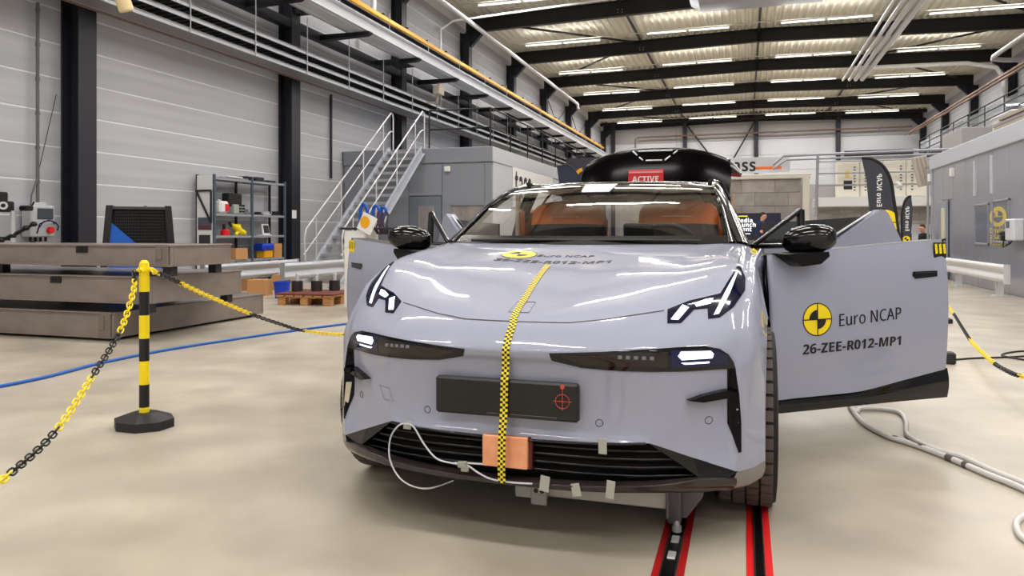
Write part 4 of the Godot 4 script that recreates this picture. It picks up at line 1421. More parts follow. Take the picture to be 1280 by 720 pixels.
	obj("grille_trim", b, mat(Color(0.05, 0.025, 0.07), 0.12), t)
	# ---- lower grille: recess, slats, corner wedges, lip
	b = MB.new()
	var gr := []
	for q in [[.402, .055], [.38, .10], [.24, .10]]:
		var r := []
		for k in 25:
			var x := lerpf(0, .80, k / 24.0)
			r.append(Vector3(x, q[0] if x < .52 else lerpf(q[0], .24, (x - .52) / .28), -(fs(minf(x, .84), maxf(.30, .40 - maxf(0, x - .5) * .4)) + q[1] - .03)))
		gr.append(r)
	b.grid(both(gr), true)
	obj("grille", b, mat(Color(0.012, 0.012, 0.014), 0.35), t)
	for k in 4:
		b = MB.new()
		var yy := .366 - .029 * k
		var xm := .490 + (.397 - yy) * 1.33
		var pts := []
		for i in 41:
			var x := lerpf(-xm, xm, i / 40.0)
			var ax := absf(x)
			pts.append(Vector3(x, yy - .012 * ax, -((fs(x, .41) if ax < .48 else lerpf(fs(.48, .41), .165, (ax - .48) / .18)) + .022)))
		var q := []
		for dy in [[.006, .0], [.0, -.006], [-.008, -.002]]:
			var r := []
			for p in pts: r.append(p + Vector3(0, dy[0], -dy[1] - .02 * (1 if dy[0] < 0 else 0)))
			q.append(r)
		b.grid(q, true)
		b.tube(pts, .003, 6)
		obj("grille_slat", b, mat(Color(0.10, 0.09, 0.105), 0.2), t)
	# glossy wedges outside the slats: flat facets
	for s in [-1, 1]:
		b = MB.new()
		var A := Vector3(s * .490, .399, -.094)
		var B := Vector3(s * .790, .279, -.256)
		var C := Vector3(s * .752, .258, -.222)
		var D := Vector3(s * .663, .270, -.165)
		var E := Vector3(s * .64, .340, -.163)
		var G := Vector3(s * .60, .318, -.142)
		for q in [[A, G, E], [G, D, E], [E, D, B], [D, C, B]]:
			if s > 0: b.tri(q[0], q[1], q[2])
			else: b.tri(q[0], q[2], q[1])
		# inner edge turned back into the recess
		for q in [[A, G], [G, D]]:
			var dz := Vector3(-s * .02, -.004, -.06)
			if s > 0: b.quad(q[0], q[0] + dz, q[1] + dz, q[1])
			else: b.quad(q[0], q[1], q[1] + dz, q[0] + dz)
		obj("corner_wedge", b, black, t)
		# lower corner below the bumper skin
		b = MB.new()
		var sk := rows_of([
			[[.788, .280, .258], [.84, .277, .325], [.885, .281, .412]],
			[[.775, .250, .245], [.838, .245, .322], [.884, .245, .415]],
			[[.775, .215, .262], [.83, .212, .33], [.872, .212, .42]],
			[[.74, .195, .30], [.80, .190, .36], [.84, .188, .43]],
		])
		var w3 := patch(sk, 4, 4)
		b.grid(w3 if s > 0 else mirrored(w3), s > 0)
		obj("lower_corner", b, mat(Color(0.50, 0.48, 0.47), 0.25), t)  # grey stands for the bright floor mirrored in glossy black
	b = MB.new()
	var lip := rows_of([
		[[0, .250, .060], [.2, .252, .064], [.37, .256, .085], [.534, .264, .125], [.663, .273, .175], [.74, .262, .225], [.78, .255, .258]],
		[[0, .248, .012], [.2, .250, .016], [.37, .255, .036], [.534, .263, .082], [.663, .272, .148], [.745, .262, .212], [.785, .252, .252]],
		[[0, .240, .008], [.2, .242, .012], [.37, .246, .034], [.534, .253, .080], [.663, .260, .148], [.745, .248, .214], [.785, .236, .255]],
		[[0, .222, .030], [.2, .223, .034], [.37, .225, .056], [.534, .226, .102], [.663, .226, .166], [.74, .220, .232], [.775, .214, .266]],
		[[0, .205, .16], [.2, .205, .16], [.37, .205, .18], [.534, .202, .22], [.64, .198, .25], [.71, .194, .285], [.75, .190, .31]],
		[[0, .20, .50], [.2, .20, .50], [.37, .20, .50], [.534, .20, .50], [.60, .20, .50], [.66, .20, .48], [.70, .20, .47]],
	])
	b.grid(both(patch(lip, 5, 4)), true)
	obj("lip", b, mat(Color(0.19, 0.17, 0.165), 0.12), t)  # lighter than black: the floor's reflection is put into the colour
	b = MB.new()
	b.box(Vector3(0, .22, -2.6), Vector3(1.7, .10, 3.9), Basis.IDENTITY, .02)
	obj("underbody", b, dark, t)
	# ---- wheels
	for q in [[-.815, -.80], [.815, -.80], [-.82, -3.70], [.82, -3.70]]:
		wheel(t, Vector3(q[0], .36, q[1]), signf(q[0]))
	greenhouse(t, paint, black, dark)
	doors(t, paint, black, dark)
	rear(t, paint, black, dark)
	interior(t, dark)
	car_marks(t)

func wheel(t: Node3D, c: Vector3, s: float) -> void:
	var xf := Transform3D(Basis(Vector3(0, 0, 1), -PI / 2 * s), c)
	var b := MB.new()
	b.lathe([Vector2(.24, -.10), Vector2(.30, -.12), Vector2(.345, -.115), Vector2(.358, -.09), Vector2(.36, 0.0), Vector2(.358, .09), Vector2(.345, .115), Vector2(.30, .12), Vector2(.24, .10)], 48, xf)
	var w := obj("wheel", b, mat(Color(0.055, 0.05, 0.05), 0.75), t)
	b = MB.new()
	for k in 44:
		for j in 4:
			var a := TAU * (k + 0.5 * (j % 2)) / 44.0
			var bs := Basis(Vector3(1, 0, 0), a)
			b.box(c + bs * Vector3(-.078 + .052 * j, 0, .361), Vector3(.044, .040, .010), bs)
	obj("tread", b, mat(Color(0.34, 0.30, 0.28), 0.8), w)
	b = MB.new()
	b.lathe([Vector2(.24, -.09), Vector2(.225, .0), Vector2(.232, .085), Vector2(.245, .10)], 40, xf)
	for k in 5:
		var a := TAU * k / 5.0
		var bs := Basis(Vector3(1, 0, 0), a)
		b.box(c + bs * Vector3(s * .075, .13, 0), Vector3(.03, .20, .06), bs, .008)
	b.lathe([Vector2(.06, .05), Vector2(.06, .095), Vector2(.03, .10), Vector2(0, .10)], 20, xf)
	obj("rim", b, mat(Color(0.35, 0.35, 0.37), 0.3, 0.7), w)
	b = MB.new()
	b.lathe([Vector2(.05, .0), Vector2(.17, .0), Vector2(.17, .03), Vector2(.05, .03)], 32, xf)
	obj("brake_disc", b, M.steel_grey, w)

func greenhouse(t: Node3D, paint: Material, black: Material, dark: Material) -> void:
	# windscreen
	var ws := rows_of([
		[[0, 1.064, 1.26], [.2, 1.066, 1.265], [.4, 1.068, 1.28], [.58, 1.071, 1.31], [.735, 1.073, 1.345]],
		[[0, 1.190, 1.50], [.19, 1.191, 1.505], [.38, 1.191, 1.52], [.56, 1.190, 1.55], [.708, 1.188, 1.585]],
		[[0, 1.303, 1.75], [.18, 1.303, 1.755], [.36, 1.306, 1.77], [.53, 1.300, 1.79], [.675, 1.292, 1.80]],
		[[0, 1.400, 2.02], [.17, 1.400, 2.025], [.33, 1.398, 2.035], [.49, 1.394, 2.05], [.632, 1.387, 2.06]],
		[[0, 1.452, 2.26], [.16, 1.452, 2.265], [.32, 1.450, 2.28], [.47, 1.447, 2.31], [.600, 1.440, 2.36]],
	])
	var g := patch(ws, 5, 5)
	var b := MB.new()
	b.grid(both(g))
	var wsn := obj("windscreen", b, glass(Color(0.02, 0.03, 0.03), 0.22), t)
	# black edge print at foot and head
	for q in [[0, 2], [19, 20]]:
		var m := []
		for i in range(q[0], q[1] + 1):
			var r := []
			for p in both(g)[i]: r.append(p + Vector3(0, .002, .003))
			m.append(r)
		b = MB.new()
		b.grid(m)
		obj("edge_print", b, mat(Color(0.015, 0.015, 0.018), 0.2), wsn)
	# paper under the head of the screen
	b = MB.new()
	var sh := []
	for i in 4:
		var row: Array = g[[13, 14, 16, 17][i]]
		var r := []
		for k in 6:
			var x := lerpf([-.135, -.142, -.148, -.155][i], [.035, .042, .05, .055][i], k / 5.0)
			var q := 0
			while q < row.size() - 2 and row[q + 1].x < absf(x): q += 1
			var m: Vector3 = row[q].lerp(row[q + 1], (absf(x) - row[q].x) / (row[q + 1].x - row[q].x))
			r.append(Vector3(x, m.y + .006, m.z + .006))
		sh.append(r)
	b.grid(sh)
	obj("paper", b, mat(Color(0.80, 0.79, 0.84), 0.6), wsn)
	# wiper blades at the foot
	b = MB.new()
	for s in [[-.62, .05], [-.05, .60]]:
		b.tube(spline([Vector3(s[0], 1.085, -1.315), Vector3((s[0] + s[1]) / 2, 1.088, -1.285), Vector3(s[1], 1.085, -1.31)], 5), .008, 6)
	obj("wiper", b, dark, t)
	# pillars
	for s in [-1, 1]:
		var inn := [[.735, 1.073, 1.345], [.708, 1.188, 1.585], [.675, 1.292, 1.80], [.632, 1.387, 2.06], [.600, 1.440, 2.36]]
		var out := [[.820, 1.066, 1.47], [.775, 1.190, 1.746], [.722, 1.296, 1.92], [.670, 1.394, 2.175], [.625, 1.452, 2.424]]
		var rows := []
		for i in 5:
			var a := Vector3(inn[i][0], inn[i][1], -inn[i][2])
			var c := Vector3(out[i][0], out[i][1], -out[i][2])
			var mid := (a + c) / 2 + Vector3(.012, .014, .012)
			rows.append([a, a + Vector3(.006, .010, .012), mid, c + Vector3(.004, .008, .008), c, c + Vector3(-.02, -.012, -.05), a + Vector3(-.02, -.012, -.05)])
		var pg := patch(rows, 3, 5)
		if s < 0: pg = mirrored(pg)
		b = MB.new()
		b.grid(pg, s < 0)
		obj("windscreen_pillar", b, black, t)
		# roof rail line, going back
		b = MB.new()
		b.tube(spline([Vector3(s * .605, 1.450, -2.38), Vector3(s * .64, 1.458, -2.9), Vector3(s * .62, 1.445, -3.6), Vector3(s * .56, 1.40, -4.2)], 6), .022, 8)
		obj("roof_edge", b, black, t)
		b = MB.new()
		b.tube([Vector3(s * .78, 1.02, -2.62), Vector3(s * .70, 1.30, -2.62), Vector3(s * .63, 1.45, -2.62)], .045, 8)
		b.box(Vector3(s * .84, .62, -2.64), Vector3(.14, .86, .14), Basis.IDENTITY, .03)
		obj("centre_pillar", b, black, t)
		b = MB.new()
		b.tube([Vector3(s * .80, 1.02, -3.75), Vector3(s * .62, 1.44, -3.75)], .05, 8)
		obj("rear_pillar", b, black, t)
		# sill
		obj("sill", bx(Vector3(s * .85, .24, -2.35), Vector3(.16, .14, 2.3), .03), black, t)
		b = MB.new()
		b.box(Vector3(s * .86, 1.0, -1.52), Vector3(.03, .03, .03))
		obj("hinge", b, dark, t)
	# roof
	var rf := []
	for q in [[2.26, 1.452, .600, 1.441, 2.36], [2.6, 1.468, .635, 1.452, 2.62], [3.1, 1.476, .64, 1.456, 3.1], [3.6, 1.465, .62, 1.445, 3.6], [4.15, 1.435, .565, 1.40, 4.15]]:
		var r := []
		for k in 7:
			var u := k / 6.0
			r.append(Vector3(q[2] * u, lerpf(q[1], q[3], u * u), -lerpf(q[0], q[4], u * u)))
		rf.append(r)
	var rg := patch(rf, 3, 4)
	b = MB.new()
	b.grid(both(rg))
	obj("roof", b, black, t)
	b = MB.new()
	var lin := []
	for r in both(rg):
		var o := []
		for p in r: o.append(p * Vector3(.97, 1, 1) + Vector3(0, -.035, 0))
		lin.append(o)
	b.grid(lin, true)
	obj("headlining", b, mat(Color(0.42, 0.40, 0.36), 0.8), t)

# door in its own plane: u along the door from the hinge, y up, outer skin bulging outwards
func doors(t: Node3D, paint: Material, black: Material, dark: Material) -> void:
	var ang := atan2(.96, .75)
	for s in [-1.0, 1.0]:
		var dirv := Vector3(s * sin(ang), 0, -cos(ang))
		var nrm := Vector3(s * cos(ang), 0, sin(ang))        # outwards, towards the camera
		var org := Vector3(s * .93, 0, -1.45)
		var P := func(u: float, y: float, o: float) -> Vector3: return org + dirv * u + Vector3(0, y, 0) + nrm * o
		# outer skin: rows in y, columns in u
		var top := func(u: float) -> float: return 1.012 + .062 * u
		var low := func(u: float) -> float: return .277 + (.003 if u < .57 else .003 + (u - .57) * .13)
		var us := [0.0, .02, .15, .35, .6, .85, 1.08, 1.20, 1.22]
		var grid := []
		for k in 13:
			var f := k / 12.0
			var r := []
			for u in us:
				var y := lerpf(low.call(u), top.call(u), f)
				var bulge := .022 * sin(PI * clampf(f * 0.80 + .08, 0, 1)) - .03 * pow(f, 6.0)
				bulge -= .010 * smoothstep(.16, .0, absf(f - .14 - .12 * u)) * clampf(u * 1.2, 0, 1) * smoothstep(1.0, .6, u)
				if u < .01 or u > 1.21: bulge -= .02
				r.append(P.call(u, y, bulge))
			grid.append(r)
		var pg := patch(grid, 4, 2)
		var b := MB.new()
		b.grid(pg, s < 0)
		var d := obj("front_door", b, paint, t)
		# inner side and edges
		b = MB.new()
		var th := -.15
		var out := []
		for u in us: out.append([P.call(u, top.call(u), -.03), P.call(u, top.call(u) , th)])
		for i in us.size() - 1:
			b.quad(out[i][0], out[i + 1][0], out[i + 1][1], out[i][1])
		for e in [0.0, 1.22]:
			b.quad(P.call(e, .21, .0), P.call(e, .21, th), P.call(e, top.call(e), th), P.call(e, top.call(e), -.02))
		b.quad(P.call(0, .21, th), P.call(1.22, .205, th), P.call(1.22, top.call(1.22), th), P.call(0, top.call(0), th))
		b.quad(P.call(0, .21, .0), P.call(1.22, .205, .0), P.call(1.22, .205, th), P.call(0, .21, th))
		obj("door_lining", b, dark, d)
		# black sill cover
		b = MB.new()
		var cg := []
		for k in 5:
			var f := k / 4.0
			var r := []
			for u in us:
				r.append(P.call(u, lerpf(.218 - .012 * u, low.call(u) + .004, f), .004 + .012 * sin(PI * f)))
			cg.append(r)
		b.grid(patch(cg, 3, 2), s < 0)
		obj("door_cladding", b, black, d)
		# sticker at the rear edge: black with three yellow bars
		b = MB.new()
		var bs2 := Basis(dirv if s > 0 else -dirv, Vector3.UP, nrm)
		b.box(P.call(1.168, 1.028, -.0), Vector3(.092, .088, .004), bs2)
		obj("edge_sticker", b, dark if s > 0 else M.yellow, d)
		b = MB.new()
		for k in 3:
			b.box(P.call(1.138 + .031 * k, 1.036, .003), Vector3(.017 if s > 0 else .006, .055, .004), bs2 * Basis(Vector3(0, 0, 1), .12 * s), .001)
		obj("sticker_bar", b, M.yellow if s > 0 else dark, d)
		# sail window ahead of the mirror
		b = MB.new()
		var A: Vector3 = P.call(0.0, 1.055, -.13)
		var B: Vector3 = P.call(.392, 1.055, -.21)
		var C: Vector3 = P.call(.395, 1.252, -.225)
		for e in [[A, C], [C, B], [A, B]]:
			b.tube([e[0], e[1]], .022 if e[0] == C else .014, 8)
		obj("sail_frame", b, black, d)
		b = MB.new()
		b.tri(A, B, C)
		obj("sail_pane", b, glass(Color(0.3, 0.36, 0.38), 0.15), d)
		# mirror: glossy shell on a black foot
		var mc := Vector3(s * 1.128, 1.088, -1.60)
		var mb := Basis(Vector3(0, 1, 0), -s * .22)
		b = MB.new()
		var mg := []
		for i in 13:
			var th2 := PI * i / 12.0
			var r := []
			for j in 24:
				var ph := TAU * j / 24.0
				var px := -cos(th2) * .132
				var rr := pow(sin(th2), .72)
				var yy := sin(ph) * rr * (.082 if sin(ph) > 0 else .072)
				var zz := cos(ph) * rr * .085
				if zz < -.03: zz = -.03
				r.append(mc + mb * Vector3(px, yy + .012 * (px * s / .128), zz))
			mg.append(r)
		b.grid(mg, false, true)
		var mi := obj("mirror", b, black, d)
		b = MB.new()
		var ft := [Vector2(.035, 1.020), Vector2(.30, 1.030), Vector2(.305, 1.006), Vector2(.25, .968), Vector2(.13, .957)]
		var fg := []
		for off in [.085, -.03]:
			var r := []
			for p in ft: r.append(P.call(p.x, p.y, off))
			fg.append(r)
		b.grid(fg, s > 0, true)
		for i in range(1, ft.size() - 1):
			for k in 2:
				b.tri(fg[k][0], fg[k][i], fg[k][i + 1])
				b.tri(fg[k][0], fg[k][i + 1], fg[k][i])
		b.box(mc + Vector3(-s * .02, -.075, 0), Vector3(.07, .03, .05), Basis.IDENTITY, .008)
		obj("mirror_foot", b, dark, mi)
		b = MB.new()
		b.quad(mc + mb * Vector3(-.10, -.045, -.031), mc + mb * Vector3(.10, -.045, -.031), mc + mb * Vector3(.10, .05, -.031), mc + mb * Vector3(-.10, .05, -.031))
		obj("mirror_glass", b, mat(Color(0.85, 0.87, 0.9), 0.03, 1.0), mi)
		# roundel, name and test number
		b = MB.new()
		var du := 1.0 if s > 0 else -1.0
		var cu := .284 if s > 0 else .70
		var rc: Vector3 = P.call(cu, .680, 0)
		var skin_off := func(u: float, y: float) -> float:
			var f := inverse_lerp(low.call(u), top.call(u), y)
			return .022 * sin(PI * clampf(f * 0.80 + .08, 0, 1)) - .03 * pow(f, 6.0) - .010 * smoothstep(.16, .0, absf(f - .14 - .12 * u)) * clampf(u * 1.2, 0, 1) * smoothstep(1.0, .6, u)
		var D := func(u: float, y: float, o: float) -> Vector3: return P.call(u, y, skin_off.call(u, y) + o)
		b = MB.new()
		var hq := []
		for e in [[.952, .912], [.945, .892], [.965, .874], [1.128, .884], [1.130, .914]]:
			hq.append(D.call(e[0], e[1], .0035))
		for i in range(1, hq.size() - 1):
			if s > 0: b.tri(hq[0], hq[i], hq[i + 1])
			else: b.tri(hq[0], hq[i + 1], hq[i])
		b.tube([D.call(.960, .908, .004), D.call(1.125, .911, .004)], .006, 6)
		obj("door_handle", b, black, d)
		for ring in [[0.0, .089, .0018, 0], [.089, .095, .002, 1]]:
			var m2 := MB.new()
			for k in 40:
				var a0 := TAU * k / 40.0
				var a1 := TAU * (k + 1) / 40.0
				var q := []
				for e in [[a0, ring[0]], [a0, ring[1]], [a1, ring[1]], [a1, ring[0]]]:
					q.append(D.call(cu + du * cos(e[0]) * e[1], .680 + sin(e[0]) * e[1] * .9, ring[2]))
				m2.quad(q[0], q[1], q[2], q[3])
			obj("roundel" if ring[3] == 0 else "roundel_edge", m2, M.yellow if ring[3] == 0 else M.text_dark, d)
		var m3 := MB.new()
		for h in 2:
			for k in 8:
				var q := []
				for e in [[k, 0.0], [k, .055], [k + 1, .055], [k + 1, 0.0]]:
					var a: float = PI / 2 + PI * h + (PI / 2) * e[0] / 8.0
					q.append(D.call(cu + du * cos(a) * e[1], .680 + sin(a) * e[1] * .9, .003))
				m3.quad(q[0], q[1], q[2], q[3])
		for k in 10:
			var x0 := -.092 + .0184 * k
			for w in 2:
				var q := []
				for e in [[x0, -.003], [x0 + .0184, -.003], [x0 + .0184, .003], [x0, .003]]:
					var ex: float = e[0] if w == 0 else e[1]
					var ey: float = e[1] if w == 0 else e[0]
					q.append(D.call(cu + du * ex, .680 + ey * .9, .0032))
				if w == 0: m3.quad(q[0], q[1], q[2], q[3])
				else: m3.quad(q[3], q[2], q[1], q[0])
		obj("roundel_mark", m3, M.text_dark, d)
		if s > 0:
			var fn := func(p: Vector3) -> Vector3: return D.call(.640 + p.x * 1.03, .680 + .055 * (p.x) + p.y, .0022 + p.z)
			bent_words("lettering", "Euro NCAP", .088, M.text_dark, fn, d, 400)
			var fn2 := func(p: Vector3) -> Vector3: return D.call(.530 + p.x * 1.22, .535 + .025 * p.x + p.y, .0022 + p.z)
			bent_words("lettering", "26-ZEE-R012-MP1", .0695, M.text_dark, fn2, d, 700)
	# rear doors behind, with their raised quarter
	for s in [-1.0, 1.0]:
		var a2 := deg_to_rad(66.0) if s > 0 else deg_to_rad(48.0)
		var dirv := Vector3(s * sin(a2), 0, -cos(a2))
		var nrm := Vector3(s * cos(a2), 0, sin(a2))
		var org := Vector3(s * .93, 0, -2.6)
		var P := func(u: float, y: float, o: float) -> Vector3: return org + dirv * u + Vector3(0, y, 0) + nrm * o
		var bs := Basis(dirv, Vector3.UP, nrm)
		var outl := [Vector2(0, .22), Vector2(.70, .22), Vector2(.80, .36), Vector2(.93, .62), Vector2(.985, .90), Vector2(.965, 1.06), Vector2(.90, 1.19), Vector2(.865, 1.255), Vector2(.84, 1.277), Vector2(.81, 1.279), Vector2(.77, 1.255), Vector2(.497, 1.070), Vector2(.46, 1.058), Vector2(0, 1.045)]
		var b := MB.new()
		b.prism(outl, -.08, .0, Transform3D(bs, org))
		var d := obj("rear_door", b, paint, t)
		b = MB.new()
		b.prism([Vector2(0.02, 1.04), Vector2(.50, 1.062), Vector2(.74, 1.225), Vector2(.70, 1.232), Vector2(.30, 1.205), Vector2(.02, 1.19)], -.06, -.045, Transform3D(bs, org))
		obj("side_pane", b, gloss(Color(0.03, 0.045, 0.04), 0.1, 1.0), d)
		b = MB.new()
		b.tube([P.call(.44, 1.07, -.03), P.call(.76, 1.262, -.03)], .008, 6)
		obj("chrome_strip", b, M.silver, d)

func rear(t: Node3D, paint: Material, black: Material, dark: Material) -> void:
	# rear quarters with wheel opening, tail and floor
	for s in [-1, 1]:
		var rows := []
		for q in [[3.30, .93, .76], [3.45, .935, .68], [3.70, .94, .77], [3.95, .935, .68], [4.10, .93, .40], [4.55, .88, .34], [4.78, .74, .34]]:
			var r := []
			for f in [0.0, .35, .7, 1.0]:
				var y := lerpf(q[2], 1.06, f)
				r.append(Vector3(s * (q[1] - .05 * f * f), y, -q[0]))
			rows.append(r)
		var b := MB.new()
		b.grid(patch(rows, 3, 3), s < 0)
		obj("rear_quarter", b, paint, t)
		b = MB.new()
		b.prism([Vector2(-3.62, 1.05), Vector2(-3.70, 1.40), Vector2(-4.2, 1.39), Vector2(-4.72, 1.08)], -.01, .01, Transform3D(Basis(Vector3(0, 0, 1), Vector3(-s * .22, 1, 0).normalized(), Vector3(s, 0, 0)), Vector3(s * 0.95, 0.02, 0)))
		obj("rear_side_glass", b, gloss(Color(0.03, 0.03, 0.035), 0.1, 1.0), t)
	obj("boot_floor", bx(Vector3(0, .60, -4.1), Vector3(1.5, .05, 1.2), .01), dark, t)
	obj("rear_bumper", bx(Vector3(0, .50, -4.74), Vector3(1.5, .46, .14), .05), paint, t)
	# tailgate, raised above the roof
	var rows := []
	for q in [[4.22, 1.43, .64, .05], [4.33, 1.57, .68, .06], [4.45, 1.71, .69, .06], [4.56, 1.82, .675, .06], [4.64, 1.885, .635, .06], [4.69, 1.91, .57, .06]]:
		var r := []
		for k in 9:
			var u := k / 8.0
			r.append(Vector3(q[2] * u, q[1] + .025 - (q[3] + .01) * u * u * u * 1.2, -q[0] - .05 * u * u))
		rows.append(r)
	var tg := patch(rows, 2, 4)
	var b := MB.new()
	b.grid(both(tg))
	var under := []
	for r in both(tg):
		var o := []
		for p in r: o.append(p + Vector3(0, -.05, -.05))
		under.append(o)
	b.grid(under, true)
	var gb := both(tg)
	var edge := []
	for i in gb.size(): edge.append([gb[i][0], under[i][0]])
	b.grid(edge)
	edge = []
	for i in gb.size(): edge.append([gb[i][gb[0].size() - 1], under[i][gb[0].size() - 1]])
	b.grid(edge, true)
	b.grid([gb[gb.size() - 1], under[gb.size() - 1]])
	var gate := mat(Color(0.014, 0.010, 0.015), 0.16)
	gate.metallic_specular = 0.13
	var gt := obj("tailgate", b, gate, t)
	# lower tail panel hanging from the raised edge
	for s in [-1, 1]:
		b = MB.new()
		b.prism([Vector2(-4.30, 1.36), Vector2(-4.40, 1.56), Vector2(-4.60, 1.78), Vector2(-4.72, 1.84), Vector2(-4.95, 1.80), Vector2(-4.90, 1.48), Vector2(-4.70, 1.25), Vector2(-4.45, 1.20)], -.015, .015, Transform3D(Basis(Vector3(0, 0, 1), Vector3.UP, Vector3(-1, 0, 0)) , Vector3(s * .665, -.03, 0)))
		obj("tailgate_flank", b, gate, gt)
		# spoiler wing, behind the glass
		b = MB.new()
		b.prism([Vector2(.40, 1.90), Vector2(.60, 1.875), Vector2(.70, 1.82), Vector2(.78, 1.70), Vector2(.74, 1.68), Vector2(.55, 1.70), Vector2(.40, 1.74)], -5.25, -5.08, Transform3D(Basis.from_scale(Vector3(s, 1, 1)), Vector3.ZERO))
		obj("spoiler", b, black, gt)
		for k in 2:
			b = MB.new()
			b.tube([Vector3(s * .58, 1.872 - .04 * k, -5.075), Vector3(s * .69, 1.815 - .04 * k, -5.075), Vector3(s * .77, 1.715 - .012 * k, -5.075)], .012, 6)
			obj("spoiler_trim", b, M.silver, gt)
		obj("tail_lamp", bx(Vector3(s * .70, 1.69, -5.08), Vector3(.15, .03, .03), .008, Basis(Vector3(0, 0, 1), -s * .12)), mat(Color(0.45, 0.03, 0.05), 0.2), gt)
		b = MB.new()
		b.tube([Vector3(s * .5, 1.84, -4.7), Vector3(s * .5, 1.80, -5.15)], .04, 8)
		obj("spoiler_arm", b, black, gt)
	# recess outline with bright edges
	b = MB.new()
	var on_gate := func(x: float, y: float) -> Vector3:
		var row := []
		for r in tg:
			row.append(r[int(absf(x) / .69 * (r.size() - 1))])
		for i in row.size() - 1:
			if row[i + 1].y >= y:
				var p: Vector3 = row[i].lerp(row[i + 1], (y - row[i].y) / (row[i + 1].y - row[i].y))
				return Vector3(x, p.y + .012, p.z + .014)
		return Vector3(x, y, -4.6)
	var tp := [Vector2(-.21, 1.885), Vector2(.21, 1.885), Vector2(.10, 1.785), Vector2(-.10, 1.785)]
	for e in [[0, 1], [1, 2], [2, 3], [3, 0]]:
		var p: Vector2 = tp[e[0]]
		var q: Vector2 = tp[e[1]]
		var cuts := [[.05, .35], [.6, 1.0]] if e[0] % 2 == 1 else [[.12, .88]]
		for c in cuts:
			var w := []
			for k in 4:
				var m: Vector2 = p.lerp(q, lerpf(c[0], c[1], k / 3.0))
				w.append(on_gate.call(m.x, m.y))
			b = MB.new()
			b.tube(w, .008, 6)
			obj("recess_trim", b, M.silver, gt)

